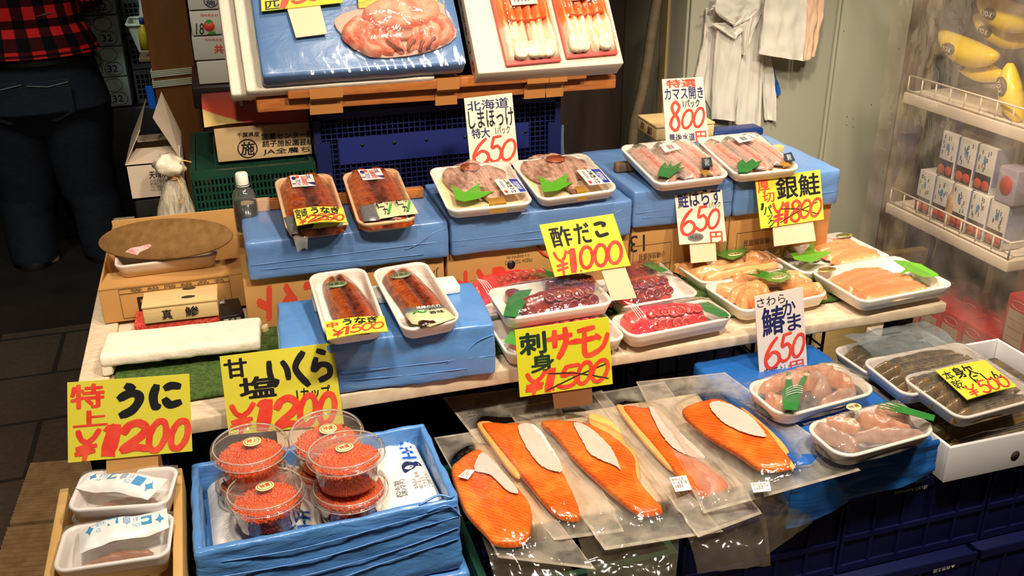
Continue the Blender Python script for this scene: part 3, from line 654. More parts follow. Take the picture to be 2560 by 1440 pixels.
def oval(parent, px, py, rx, ry, mat, Y, fill=True, th=.0012):
    c = PY(px, py, Y); s = (PY(px+10, py, Y).x-c.x)/10; fr = Fr(c, (1, 0, 0), (0, 0, 1), (0, -1, 0)); m = MB()
    if fill: lathe(m, fr, [(.0001, .0004), (rx*s, .0004), (rx*s, 0)], 24, sx=1, sy=ry/rx)
    else: tube(m, [fr.p(rx*s*math.cos(g), ry*s*math.sin(g), .0004) for g in [6.2832*i/28 for i in range(29)]], th, 5)
    return build('oval_print', m, mat, parent)
t, bd = wcarton(-60, 26, 472, 'white carton with a circled blue character, topmost of the stack', {'print': ('施', 'b', .02, (515, 0, 538, 14))})
oval(bd, 527, 2, 17, 16, pm('navy_ink', (0, 0, 0)), WY-.0005, False)
t, bd = wcarton(27, 90, 481, 'white carton with a handwritten 18 and red fruit print', {'red_header': ('施設園芸部', 'r', 0, (500, 35, 544, 41)), 'handwriting': ('18', 'k', -.012, (490, 58, 510, 86))})
f2 = Fr(PY(523, 66, WY-.0008), (1, 0, 0), (0, 0, 1), (0, -1, 0))
m = MB(); lathe(m, f2, [(.0001, .001), (.014, .001), (.0145, 0)], 20, sy=.9); build('fruit_print', m, INK['r'], bd)
m = MB(); flat(m, Fr(f2.p(0, .013, .0008), f2.x, f2.y, f2.z), [(-.012, -.004), (-.004, .004), (.004, .005), (.012, -.002), (.004, -.003), (0, -.008), (-.004, -.003)], 0, .0004); flat(m, Fr(f2.p(.004, -.017, .0008), f2.x, f2.y, f2.z), [(-.012, -.004), (.012, -.003), (.008, .004), (-.006, .003)], 0, .0004); build('leaf_print', m, INK['y'], bd)
t, bd = wcarton(91, 152, 487, 'white carton with one big red character', {'red_header': ('施設園芸部', 'r', 0, (511, 96, 555, 102)), 'red_mark': ('共', 'r', .03, (536, 112, 558, 133))})
t, bd = wcarton(153, 212, 499, 'plain white carton with a small framed stamp, lowest of the stack', {'stamp': ('等\n13', 'k', 0, (571, 167, 580, 194))})
m = MB(); a = PY(498, 213, WY); rbox(m, WF, a.x-.02, a.x+.42, WY-.02, WY+.3, a.z-.06, a.z-.001, .004)
for sx in (0, .40): box(m, WF, a.x+sx, a.x+sx+.02, WY, WY+.02, 0, a.z-.06)
tag(build('dark_steel_shelf', m, pm('dark_red_brown_steel', (44, 28, 26), .3, .5), off=(a.x+.2, WY+.1, 0)), 'dark steel shelf under the white cartons', 'shelf')
# ================================================================ PERSON with back to us
px0 = PY(66, 150, 3.72); PX0, PYC = px0.x, 3.76; BZ = px0.z
def J(x, y, z): return V((PX0+x*.80, PYC+y*.9, z))
def skin(name, verts, edges, mats, parent, sub=2, root=0):
    me = bpy.data.meshes.new(name); me.from_pydata([v[0]-V(parent['_o']) for v in verts], edges, []); me.materials.append(mats)
    o = bpy.data.objects.new(name, me); C.objects.link(o); o.parent = parent; o['_o'] = parent['_o']
    md = o.modifiers.new('skin', 'SKIN'); md.use_smooth_shade = True
    for i, (p, r) in enumerate(verts): me.skin_vertices[0].data[i].radius = r if isinstance(r, tuple) else (r, r)
    me.skin_vertices[0].data[root].use_root = True
    o.modifiers.new('sub', 'SUBSURF').levels = sub; o.modifiers['sub'].render_levels = sub
    return o
pr = thing('person', 'person seen from behind in red and black plaid shirt and dark jeans', 'person', (PX0, PYC, 0))
SK = pm('skin', (206, 160, 130), .5, .4)
vb = [(J(0, 0, BZ-.08), (.15, .11)), (J(0, 0, BZ+.12), (.14, .10)), (J(0, -.02, BZ+.38), (.17, .11)), (J(0, -.01, BZ+.50), (.07, .06)), (J(0, .02, BZ+.58), (.055, .055)), (J(0, .03, BZ+.66), (.075, .085)), (J(0, .03, BZ+.76), (.072, .088)),
      (J(-.2, 0, BZ+.45), .06), (J(-.25, .05, BZ+.2), .045), (J(-.16, .15, BZ+.12), .036), (J(-.10, .18, BZ+.12), .03),
      (J(.2, 0, BZ+.45), .06), (J(.25, .05, BZ+.2), .045), (J(.16, .15, BZ+.12), .036), (J(.10, .18, BZ+.12), .03),
      (J(-.11, 0, BZ-.22), .09), (J(-.10, .02, BZ-.50), .06), (J(-.10, 0, .10), .042), (J(-.10, .13, .05), .035),
      (J(.12, 0, BZ-.22), .09), (J(.15, .02, BZ-.50), .06), (J(.17, 0, .10), .042), (J(.18, .13, .05), .035)]
eb = [(0, 1), (1, 2), (2, 3), (3, 4), (4, 5), (5, 6), (2, 7), (7, 8), (8, 9), (9, 10), (2, 11), (11, 12), (12, 13), (13, 14), (0, 15), (15, 16), (16, 17), (17, 18), (0, 19), (19, 20), (20, 21), (21, 22)]
skin('body', vb, eb, SK, pr)
def loft(m, secs, n=28, mi=0):
    """secs: (centre, rx, ry) from top down; UV in metres for patterns"""
    S = [(V(c), a, b) for c, a, b in secs]; k = len(S)
    def fn(u, v):
        f = v*(k-1); i = min(int(f), k-2); t = f-i; t = t*t*(3-2*t) if k > 3 else t; g = 6.28318*u
        c = S[i][0].lerp(S[i+1][0], t); a = S[i][1]+(S[i+1][1]-S[i][1])*t; b = S[i][2]+(S[i+1][2]-S[i][2])*t
        wr = 1+.03*MN.noise(V((math.cos(g)*2, math.sin(g)*2, c.z*9)))
        return c+V((-a*math.sin(g)*wr, b*math.cos(g)*wr, 0))
    return surf(m, fn, n, k*6, mi)
JEAN = pm('dark_denim', (34, 37, 46), .8, .2, (26, 29, 38), 40, 1.0, (1, 1, 3))
m = MB(); loft(m, [(J(0, 0, BZ+.02), .215, .15), (J(0, -.01, BZ-.06), .225, .16), (J(.01, -.02, BZ-.16), .24, .175), (J(.01, 0, BZ-.25), .225, .12), (J(.01, 0, BZ-.31), .20, .05)])
for s in (-1, 1):
    kx = -.115 if s < 0 else .13
    loft(m, [(J(s*.105, -.01, BZ-.10), .125, .15), (J(kx, 0, BZ-.28), .118, .13), (J(kx+.01*s, .02, BZ-.5), .098, .105), (J(kx+.03*s, .01, .30), .088, .095), (J(kx+.035*s, 0, .14), .085, .1), (J(kx+.035*s, .0, .125), .083, .1)])
build('jeans', m, JEAN, pr)
for s in (-1, 1):
    m = MB(); fr = Fr(J(s*.092, -.192, BZ-.115), (1, 0, 0), V((0, -.12, 1)).normalized(), V((0, -1, -.1)).normalized())
    pillow(m, fr, [(-.066, .06), (.066, .068), (.07, -.05), (0, -.085), (-.07, -.05)], .003, -.002, smooth=False); build('back_pocket', m, pm('dark_denim_pocket', (38, 41, 50), .8, .2), pr)
    m = MB(); tube(m, [fr.p(-.066, .052, .003), fr.p(0, .045, .003), fr.p(.066, .058, .003)], .0016, 5); build('stitching', m, pm('pale_thread', (150, 150, 140), .7), pr)
m = MB(); loft(m, [(J(0, 0, BZ+.035), .222, .158), (J(0, 0, BZ-.005), .226, .162)]); build('belt', m, BLACK, pr)
m = MB(); rbox(m, Fr(J(-.005, -.166, BZ+.01), (1, 0, 0), (0, 1, 0), (0, 0, 1)), -.009, .009, -.004, .004, -.03, .03, .002); build('belt_loop', m, pm('grey_loop', (110, 112, 112), .6), pr)
m = MB(); fr = Fr(J(.125, -.138, BZ-.008), V((.9, .42, 0)).normalized(), (0, 0, 1), V((.42, -.9, 0)).normalized()); rbox(m, fr, -.045, .045, -.024, .024, -.003, .005, .002); build('leather_patch', m, pm('brown_leather', (92, 54, 30), .6, .3, (130, 90, 50), 60, 1.5), pr)
def plaid():
    t = NT('red_black_plaid'); tc = t.add('ShaderNodeTexCoord'); sx = t.add('ShaderNodeSeparateXYZ'); t.l(tc.outputs['UV'], sx.inputs[0])
    def st(o, f):
        a = t.add('ShaderNodeMath', operation='MULTIPLY'); t.l(o, a.inputs[0]); a.inputs[1].default_value = f
        b = t.add('ShaderNodeMath', operation='FRACT'); t.l(a.outputs[0], b.inputs[0]); c = t.add('ShaderNodeMath', operation='GREATER_THAN'); t.l(b.outputs[0], c.inputs[0]); c.inputs[1].default_value = .5; return c.outputs[0]
    s = t.add('ShaderNodeMath', operation='ADD'); t.l(st(sx.outputs[0], 17), s.inputs[0]); t.l(st(sx.outputs[1], 7.5), s.inputs[1])
    h = t.add('ShaderNodeMath', operation='MULTIPLY'); t.l(s.outputs[0], h.inputs[0]); h.inputs[1].default_value = .5
    t.l(t.ramp(h.outputs[0], [(0, (226, 36, 34)), (.4, (70, 14, 16)), (.75, (16, 12, 14))], 'CONSTANT'), t.b.inputs['Base Color']); t.b.inputs['Roughness'].default_value = .85; t.b.inputs['Specular IOR Level'].default_value = .1; return t.m
m = MB(); loft(m, [(J(0, 0, BZ+.50), .07, .07), (J(0, 0, BZ+.47), .17, .11), (J(0, -.01, BZ+.38), .225, .14), (J(0, -.01, BZ+.2), .20, .15), (J(0, 0, BZ+.12), .205, .155), (J(.005, -.005, BZ+.04), .235, .185), (J(.008, -.01, BZ+.025), .238, .19)])
for s in (-1, 1): loft(m, [(J(s*.19, 0, BZ+.47), .07, .08), (J(s*.25, .03, BZ+.3), .065, .075), (J(s*.27, .06, BZ+.17), .055, .065), (J(s*.22, .16, BZ+.13), .05, .055)])
build('plaid_shirt', m, plaid(), pr)
m = MB(); tube(m, cat([J(-.21, -.10, BZ+.145), J(-.1, -.155, BZ+.148), J(.05, -.16, BZ+.155), J(.17, -.12, BZ+.165), J(.215, 0, BZ+.17)], 6), .006, 6); tube(m, cat([J(-.21, -.10, BZ+.132), J(-.1, -.157, BZ+.136), J(.05, -.16, BZ+.145), J(.17, -.12, BZ+.155)], 6), .005, 6); build('apron_string', m, pm('dark_red_cord', (110, 44, 26), .7), pr)
m = MB(); pillow(m, Fr(J(0, .02, BZ+.82), (1, 0, 0), (0, 1, 0), (0, 0, 1)), [(-.08, -.09), (.08, -.09), (.085, .06), (0, .1), (-.085, .06)], .05, -.08); build('hair', m, BLACK, pr)
for s in (-1, 1):
    kx = -.15 if s < 0 else .165
    m = MB(); pillow(m, Fr(J(kx, .05, 0), (1, 0, 0), (0, 1, 0), (0, 0, 1)), [(-.045, -.12), (.045, -.12), (.055, .06), (.03, .16), (-.03, .16), (-.055, .06)], .085, .101, prof=[(1, 0), (1.02, .3), (.95, .6), (.7, .95), (.3, 1)]); build('shoe', m, pm('black_shoe', (24, 20, 20), .5), pr)
# ================================================================ UPPER DISPLAY: panel boxes on the timber rail
PA = math.radians(52); PN = V((0, -math.sin(PA), math.cos(PA))); PUP = V((0, math.cos(PA), math.sin(PA)))
def slab_fr(pxl, pyl, pxr, pyr, Y):
    a, b = PY(pxl, pyl, Y), PY(pxr, pyr, Y); zc = (a.z+b.z)/2
    return Fr(V(((a.x+b.x)/2, Y, zc)), (1, 0, 0), PUP, PN, b.x-a.x)
# blue wrapped slab (origin: middle of the lower front edge of its face)
pf = slab_fr(655, 192, 1168, 158, 1.93); hw = pf.w/2
def wrk(a, sx, sy, sz): return lambda p, n: n*a*MN.noise(V((p.x*sx, p.y*sy, p.z*sz)))
t = thing('blue_wrapped_display_box', 'large flat blue film-wrapped box leaning back on the wooden rail', 'box', pf.p(0, 0, -.045))
m = MB(); rbox(m, pf, -hw, hw, 0, .34, -.048, 0, .008, (14, 12, 2), wrk(.0018, 14, 30, 20)); build('body', m, BLUE, t, merge=True)
m = MB(); surf(m, lambda u, v: pf.p(-hw+.004+(2*hw-.008)*u, -.004+.335*v,   .003+.0007*MN.noise(V((u*26, v*14, 0)))+.0012*math.sin(u*70+v*25)*math.exp(-v*6)), 70, 30); build('clear_wrap', m, film('panel_wrap', gloss=.9, rough=.10, bump=.5, bs=13, stretch=(2.2, .7, .7), base=.02), t)
# its two white styrofoam lids at the left, one behind another
for k, (dx, dz, dy, lab) in enumerate(((-.032, -.05, .0, 'white styrofoam lid leaning just left of the flat blue display box'), (-.062, -.086, .012, 'white styrofoam lid leaning farthest left behind another lid'))):
    m = MB(); rbox(m, pf, -hw+dx, hw-.06, dy-.004, .36, dz-.032, dz, .006)
    f2 = Fr(pf.p(-hw+dx, 0, dz), pf.x, pf.y, pf.z); rbox(m, f2, -.001, .012, .07+.01*k, .30, -.022, -.010, .003)
    tag(build('styrofoam_board', m, FOAM, off=pf.p(-hw+dx+.1, dy, dz-.03)), lab, 'styrofoam lid')
# white carton with the crab leg packs
wf = slab_fr(1196, 182, 1560, 160, 1.94); ww = wf.w/2
t = thing('white_flat_carton', 'white flat carton leaning on the rail under the crab leg packs', 'carton', wf.p(0, 0, -.05))
m = MB(); rbox(m, wf, -ww, ww, 0, .34, -.05, 0, .003); bd = build('body', m, pm('cream_white_carton', (246, 226, 200), .6, .3, (240, 214, 184), 6), t, merge=True)
q = [wf.p(-ww-.0008, .32, -.045), wf.p(-ww-.0008, .32, -.008), wf.p(-ww-.0008, .012, -.008), wf.p(-ww-.0008, .012, -.045)]
marks('side_print', [q[0], q[1], q[2], q[3]], V((-1, 0, 0)), [('◎', (.25, .90, .75, .98), 'r', .03), ('○', (.25, .75, .8, .84), 'n', 0), ('特\n選\n品', (.35, .42, .7, .7), 'n', 0), ('水\n産', (.3, .1, .7, .35), 'n', 0)], bd)
m = MB(); rbox(m, wf, -ww+.02, ww+.014, .02, .36, -.088, -.054, .008)
tag(build('styrofoam_board', m, FOAM, off=wf.p(0, 0, -.09)), 'white styrofoam lid sticking out right behind the white flat carton', 'styrofoam lid')
# crab
CRAB = pm('boiled_crab_shell', (230, 102, 70), .5, .5, (244, 160, 124), 34, 1.8, bump=1.0, bs=70)
def crabmat2(): return pm('crab_leg_shell', (228, 98, 68), .5, .5, (244, 164, 132), 46, 1.8, bump=.9, bs=90)
cf = pf.up(.005)
def Lp(fr, pts): return [fr.L(*p) for p in pts]
t = thing('packed_crab', 'red boiled crab vacuum-packed on cut board, lying on the flat blue display box', 'crab', cf.p(*cf.L(990, 140), 0))
m = MB(); flat(m, cf, Lp(cf, [(838, 48), (900, 22), (1000, 0), (1100, 8), (1112, 35), (1140, 92), (1060, 133), (925, 143), (855, 88)]), 0, .002, smooth=3); build('backing_board', m, pm('pink_board', (240, 170, 150), .6), t)
m = MB(); pillow(m, cf, Lp(cf, [(905, 40), (960, 12), (1030, 2), (1085, 14), (1095, 55), (1050, 75), (990, 85), (940, 80)]), .034, .002, rough=.006, seed=2); build('carapace', m, CRAB, t)
for k, (pa, wds) in enumerate([([(905, 55), (880, 75), (872, 95), (900, 120)], (.03, .028, .024, .02)), ([(925, 65), (905, 95), (920, 125), (955, 133)], (.03, .03, .026, .018)), ([(950, 80), (945, 105), (965, 128), (985, 136)], (.026, .024, .02, .01)), ([(970, 85), (985, 105), (1000, 125), (1006, 138)], (.022, .022, .018, .008)),
                               ([(1075, 45), (1105, 60), (1118, 85), (1095, 108)], (.03, .03, .026, .02)), ([(1070, 60), (1085, 85), (1085, 108), (1070, 122)], (.028, .026, .022, .014)), ([(1050, 70), (1060, 95), (1060, 115), (1046, 130)], (.026, .026, .02, .012)), ([(1040, 75), (1035, 100), (1030, 115), (1020, 132)], (.024, .024, .02, .008))]):
    m = MB(); strip(m, cf, Lp(cf, pa), [a*1.15 for a in wds], .020 if k % 4 < 2 else .016, .004, wob=.006, seed=k*3.1, nu=12); build('leg', m, crabmat2(), t)
for k, pa in enumerate(([(962, 110), (990, 128), (1008, 136)], [(1035, 110), (1022, 125), (1018, 138)], [(1055, 112), (1050, 128), (1046, 138)], [(1085, 105), (1070, 122), (1064, 132)])):
    m = MB(); strip(m, cf, Lp(cf, pa), (.012, .008, .003), .014, .012); build('claw', m, pm('claw_tip', (150, 84, 60), .4, .5), t)
m = MB(); pillow(m, cf, Lp(cf, [(975, 88), (1000, 80), (1035, 80), (1030, 100), (1000, 105)]), .010, .004); build('mouth', m, pm('crab_underside', (170, 110, 80), .5), t)
m = MB(); pts = Lp(cf, [(838, 46), (905, 18), (1000, -4), (1105, 5), (1118, 35), (1142, 94), (1060, 136), (922, 146), (850, 90)])
pillow(m, cf, pts, .040, .003, prof=[(1, 0), (.96, .12), (.9, .75), (.8, .95), (.5, 1.05), (.25, 1.05)], rough=.004, k=6); build('vacuum_film', m, film('crab_film', gloss=.6, rough=.08, haze=.05, bump=.8, bs=30), t)
# crab leg packs
def legpack(name, lab, c, seed):
    f = fr4n(c, wf.up(.004)); t = thing(name, lab, 'crab pack', f.p(0, 0, 0), 'crab leg packs'); W2, D2 = f.w/2, f.d/2; random.seed(seed)
    m = MB(); rbox(m, f, -W2, W2, -D2, D2, 0, .006, .003, (4, 4, 1)); build('red_tray', m, pm('pink_red_tray', (236, 92, 80), .4, .4), t, merge=True)
    LEG = uvramp('crab_leg_meat', [(0, (236, 222, 186)), (.42, (240, 224, 190)), (.52, (244, 156, 84)), (.62, (240, 120, 56)), (.8, (242, 140, 80)), (1, (244, 170, 120))], 1, .35, (6, 6), .22, .5)
    for k in range(6):
        x = -W2*.78+W2*1.56*k/5
        m = MB(); strip(m, f, [(x+random.uniform(-.003, .003), -D2*.9), (x+random.uniform(-.006, .006), -D2*.3), (x, D2*.3), (x, D2*.92)], (W2*.30, W2*.40, W2*.34, W2*.32), .018, .006, wob=.004, seed=seed+k*2.3); build('crab_leg', m, LEG, t)
    m = MB(); strip(m, f, [(-W2*.75, D2*.08), (0, D2*.04), (W2*.75, D2*.10)], (.006, .006, .006), .006, .021); build('red_band', m, pm('red_leg_band', (226, 84, 40), .5), t)
    for k in range(5):
        a = random.uniform(-.7, .7)*W2; m = MB(); pillow(m, f, [(a-.012, -D2*.85), (a+.012, -D2*.9), (a+.016, -D2*.55), (a-.008, -D2*.5)], .010, .016, rough=.004, seed=k*5+seed); build('meat_flake', m, pm('white_crab_meat', (244, 232, 200), .4, .5, (240, 214, 170), 70, 1.2, bump=.5), t)
    m = MB(); surf(m, lambda u, v: f.p(-W2*1.06+W2*2.12*u, -D2*1.05+D2*2.1*v, .005+.022*(1-(2*u-1)**6)*(1-(2*v-1)**8)+.002*MN.noise(V((u*9, v*12, seed)))), 24, 30); build('wrap', m, WRAP, t)
    m = MB(); a = .028; rbox(m, f, -a, a*1.1, D2*.42, D2*.42+.034, .0285, .0295, .0004, (1, 1, 1)); l = build('gold_label', m, pm('cream_gold_label', (240, 222, 190), .5), t)
    marks('label_print', fquad(f, -a*.8, a*.9, D2*.42+.008, D2*.42+.026, .0296), f.z, [('特特大', (0, 0, 1, 1), 'n', .02)], l)
def fr4n(c, fr):
    q = [PP(*a, fr.o, fr.z) for a in c]; x = ((q[1]-q[0])+(q[2]-q[3])).normalized(); y = fr.z.cross(x)
    return Fr(sum(q, V())/4, x, y, fr.z, ((q[1]-q[0]).dot(x)+(q[2]-q[3]).dot(x))/2, ((q[0]-q[3]).dot(y)+(q[1]-q[2]).dot(y))/2)
legpack('crab_leg_pack', 'clear pack of crab legs with gold label, the left of the two', [(1228, -20), (1368, -28), (1392, 155), (1258, 170)], 3)
legpack('crab_leg_pack', 'clear pack of crab legs with gold label, the right of the two', [(1385, -30), (1508, -38), (1535, 138), (1402, 150)], 8)
# timber rail
def bar(name, lab, x0p, x1p, yl, yr, Y, y0, th, hgt):
    a, b = PY(x0p, yl, Y), PY(x1p, yr, Y); x = (b-a).normalized(); z = V((0, 0, 1)); z = (z-x*z.dot(x)).normalized(); y = z.cross(x)
    fr = Fr(a, x, y, z); L_ = (b-a).length; t = thing(name, lab, 'wooden bar', fr.p(L_/2, 0, -hgt)); m = MB()
    rbox(m, fr, 0, L_, y0, y0+th, -hgt, 0, .003, (12, 1, 1)); build('timber', m, BARW, t, merge=True); return t, fr, L_
t1, f1, l1 = bar('timber_rail', 'long orange-brown wooden bar carrying the panels, lower of two', 640, 1541, 246, 188, 2.0, 0, .05, .030)
t2, f2, l2 = bar('timber_rail', 'shorter orange-brown wooden bar taped in front of the long one', 718, 1468, 222, 172, 1.975, 0, .022, .022)
for xa, xb in ((772, 856), (1092, 1148), (1318, 1372), (1374, 1418)):
    a, b = PY(xa, 222-(xa-718)*50/750, 1.974), PY(xb, 222-(xb-718)*50/750, 1.974); xa_, xb_ = (a-f2.o).dot(f2.x), (b-f2.o).dot(f2.x); m = MB()
    prof = [(.03, .0012), (-.0012, .0012), (-.0016, -.024), (.022, -.034), (.022, -.062), (.075, -.062)]
    surf(m, lambda u, v: f2.p(xa_+(xb_-xa_)*u+.002*MN.noise(V((u*4, v*9, xa))), prof[min(int(v*5), 4)][0]+(prof[min(int(v*5)+1, 5)][0]-prof[min(int(v*5), 4)][0])*(v*5-min(int(v*5), 4)), prof[min(int(v*5), 4)][1]+(prof[min(int(v*5)+1, 5)][1]-prof[min(int(v*5), 4)][1])*(v*5-min(int(v*5), 4))), 4, 10, sm=False)
    build('tape_wrap', m, TAPE, t2)
# blue crate on its side under the rail
a, b = PY(792, 430, 2.1), PY(1392, 260, 2.1); cx0, cx1 = a.x, b.x; cz1 = .985; cz0 = T+.003; CY = 2.08
t = thing('blue_mesh_crate', 'dark blue plastic mesh crate standing under the wooden rail', 'crate', ((cx0+cx1)/2, CY+.17, cz0))
fr = Fr((cx0, CY, cz0), (1, 0, 0), (0, 0, 1), (0, -1, 0)); L_ = cx1-cx0; hh_ = cz1-cz0
m = MB(); lattice(m, fr, .012, L_-.012, .012, hh_-.012, 44, 24, .0024, .004); build('front_lattice', m, NAVY, t)
m = MB(); box(m, fr, .05, L_-.078, .185, hh_-.058, .001, .008); pn = build('front_panel', m, pm('blue_crate_panel', (34, 44, 112), .4, .45), t)
for hx, hy in ((906, 363), (986, 357), (1066, 350), (1163, 343), (1314, 330)):
    q = PY(hx, hy, CY-.008); m = MB(); lathe(m, Fr(q, (1, 0, 0), (0, 0, 1), (0, -1, 0)), [(.0001, .0006), (.0042, .0006), (.0042, 0)], 14); build('hole', m, BLACK, pn)
m = MB()
for a_ in ((0, L_, 0, .014), (0, L_, hh_-.014, hh_), (0, .014, 0, hh_), (L_-.014, L_, 0, hh_)): box(m, fr, a_[0], a_[1], a_[2], a_[3], -.012, .007)
for x_ in (.0, L_-.032): box(m, fr, x_, x_+.032, .16, .24, .004, .012)
build('rim', m, NAVY, t)
m = MB(); box(m, WF, cx0, cx0+.006, CY+.012, CY+.34, cz0, cz1); box(m, WF, cx1-.006, cx1, CY+.012, CY+.34, cz0, cz1); box(m, WF, cx0+.006, cx1-.006, CY+.334, CY+.34, cz0, cz1); box(m, WF, cx0+.006, cx1-.006, CY+.1, CY+.104, cz0, cz1); box(m, WF, cx0+.006, cx1-.006, CY+.012, CY+.334, cz1-.006, cz1); build('wall', m, NAVY2, t)
# light blue film strip right of it
a = PY(1402, 330, 2.12); m = MB(); surf(m, lambda u, v: a+V((-.012+.04*u*(1-v*.5)+.004*math.sin(v*7), .012*math.sin(u*5+v*2), -.20+.22*v)), 8, 14)
tag(build('film_scrap', m, film('pale_blue_film', (200, 220, 235), .6, .15, .45, (150, 180, 205), .5, 20), off=a-V((0, 0, .2))), 'pale blue plastic scrap hanging off the right side of the blue mesh crate', 'plastic scrap')
# tomato carton on green crate
TY = 2.12
t = thing('tomato_carton', 'kraft carton of tomatoes with red printed lid on green crate', 'carton', PY(640, 400, TY))
bl, tl_, br_ = PY(545, 403, TY), PY(540, 322, TY), PY(800, 388, TY); zb, zt = (bl.z+br_.z)/2, PY(545, 322, TY).z
m = MB(); rbox(m, WF, bl.x, cx0-.004, TY, TY+.26, zb, zt, .003); bd = build('body', m, pm('pale_kraft', (222, 186, 136), .7, .2), t, merge=True)
lw = bl.x-.018; m = MB()
def lid(u, v):
    x = lw+(cx0-.006-lw)*u; return V((x, TY-.012+.20*v, zt+.008+.020*math.sin(math.pi*min(1, v*1.1))**.8+.004*math.sin(u*5)*(1-v)+.030*v))
surf(m, lid, 26, 16)
def lidm():
    t_ = NT('red_tomato_lid_print'); tc = t_.add('ShaderNodeTexCoord'); sp = t_.add('ShaderNodeSeparateXYZ'); t_.l(tc.outputs['UV'], sp.inputs[0])
    d = t_.add('ShaderNodeVectorMath', operation='DISTANCE'); t_.l(tc.outputs['UV'], d.inputs[0]); d.inputs[1].default_value = (.72, .85, 0)
    t_.l(t_.ramp(d.outputs['Value'], [(0, (206, 84, 62)), (.90, (204, 80, 58)), (.92, (226, 190, 120))], 'LINEAR'), t_.b.inputs['Base Color']); t_.b.inputs['Roughness'].default_value = .5; return t_.m
ld = build('lid', m, lidm(), t)
def onlid(u0, v0, u1, v1): return [lid(u0, v1)+V((0, 0, .001)), lid(u1, v1)+V((0, 0, .001)), lid(u1, v0)+V((0, 0, .001)), lid(u0, v0)+V((0, 0, .001))]
marks('lid_print', onlid(.30, .22, .95, .62), V((0, -.3, .95)), [('トマト', (.1, .2, 1, 1), 'p', .03), ('旭の', (.48, -.1, .72, .18), 'p', .02)], ld, .006)
q = lambda a_, b2, c_, d_: [PY(a_, b2+(0), TY-.0006), PY(c_, b2-(c_-a_)*.055, TY-.0006), PY(c_, d_-(c_-a_)*.055, TY-.0006), PY(a_, d_, TY-.0006)]
for nm, s, bb, wt in (('print', '千葉県産', (592, 332, 648, 344), .01), ('print', '営農センター銚', (654, 334, 784, 350), .01), ('print', '銚子施設園芸組', (656, 352, 784, 368), .015), ('print', 'JA全農ち', (658, 372, 774, 388), .01), ('print', '施', (603, 356, 636, 388), .02)):
    marks(nm, q(*bb), V((0, -1, 0)), [(s, (0, 0, 1, 1), 'k', wt)], bd)
oval(bd, 619, 371, 24, 24, INK['k'], TY-.001, False)
gx0, gx1 = PY(468, 400, TY-.06).x, cx0-.004
crate('green_crate', 'dark green plastic crate under the tomato carton', gx0, gx1, TY-.05, TY+.30, T+.003, zb-.003, DARKGREEN, 30, 10)
m = MB(); f_ = Fr((gx0+.015, TY-.045, zb-.012), (1, 0, 0), (0, 1, 0), (0, 0, 1)); lattice(m, f_, 0, (gx1-gx0)-.03, 0, .33, 6, 22, .0035, .004)
tag(build('green_grid_lid', m, DARKGREEN, off=f_.o), 'dark green grid shelf on top of the green crate', 'grid')
# open white carton left of it
OY = 2.12; a, b = PY(333, 500, OY), PY(470, 480, OY); zt = PY(330, 412, OY).z; t = thing('open_carton', 'open pale carton with raised flaps left of the green crate', 'carton', ((a.x+b.x)/2, OY+.12, a.z))
x0, x1_ = a.x-.004, b.x-.006; CARTO = pm('dim_pale_carton', (208, 188, 166), .65, .2, (196, 176, 154), 9)
m = MB()
for bx in ((x0, x1_, OY, OY+.003), (x0, x1_, OY+.25, OY+.253), (x0, x0+.003, OY, OY+.25), (x1_-.003, x1_, OY, OY+.25)): box(m, WF, *bx, a.z, zt)
box(m, WF, x0, x1_, OY, OY+.25, a.z, a.z+.003); bd = build('body', m, CARTO, t)
zt2 = zt
def flap(nm, p): 
    m = MB(); m.add(p+[v+V((.0, .0, -.003)) for v in p], [(0, 1, 2, 3), (7, 6, 5, 4), (0, 4, 5, 1), (1, 5, 6, 2), (2, 6, 7, 3), (3, 7, 4, 0)]); build(nm, m, CARTO, t)
flap('flap', [V((x0, OY, zt)), V((x1_, OY, zt)), V((x1_, OY+.085, zt+.012)), V((x0+.02, OY+.085, zt+.012))])
flap('flap', [V((x0+.02, OY+.15, zt+.012)), V((x1_-.01, OY+.15, zt+.014)), V((x1_, OY+.25, zt)), V((x0, OY+.25, zt))])
flap('flap', [V((x0, OY, zt)), V((x0, OY+.25, zt)), V((x0+.045, OY+.25, zt+.085)), V((x0+.04, OY+.02, zt+.07))])
flap('flap', [V((x1_, OY+.02, zt)), V((x1_, OY+.25, zt)), V((x1_-.03, OY+.25, zt+.10)), V((x1_-.045, OY+.06, zt+.085))])
marks('print', [PY(372, 428, OY-.0008), PY(432, 424, OY-.0008), PY(434, 442, OY-.0008), PY(374, 446, OY-.0008)], V((0, -1, 0)), [('天晴水産', (0, 0, 1, 1), 'k', .01)], bd)
marks('address_print', [PY(374, 448, OY-.0008), PY(430, 444, OY-.0008), PY(432, 474, OY-.0008), PY(378, 478, OY-.0008)], V((0, -1, 0)), [('大阪市福島区\n野田一丁目 市場\nTEL 078241\nFAX 078260', (0, 0, 1, 1), 'e', 0)], bd)
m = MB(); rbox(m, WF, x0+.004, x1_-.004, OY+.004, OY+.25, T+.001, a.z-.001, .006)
tag(build('dark_stand', m, BLACK, off=(a.x+.1, OY+.1, T)), 'dark stand under the open carton, in shadow', 'stand')
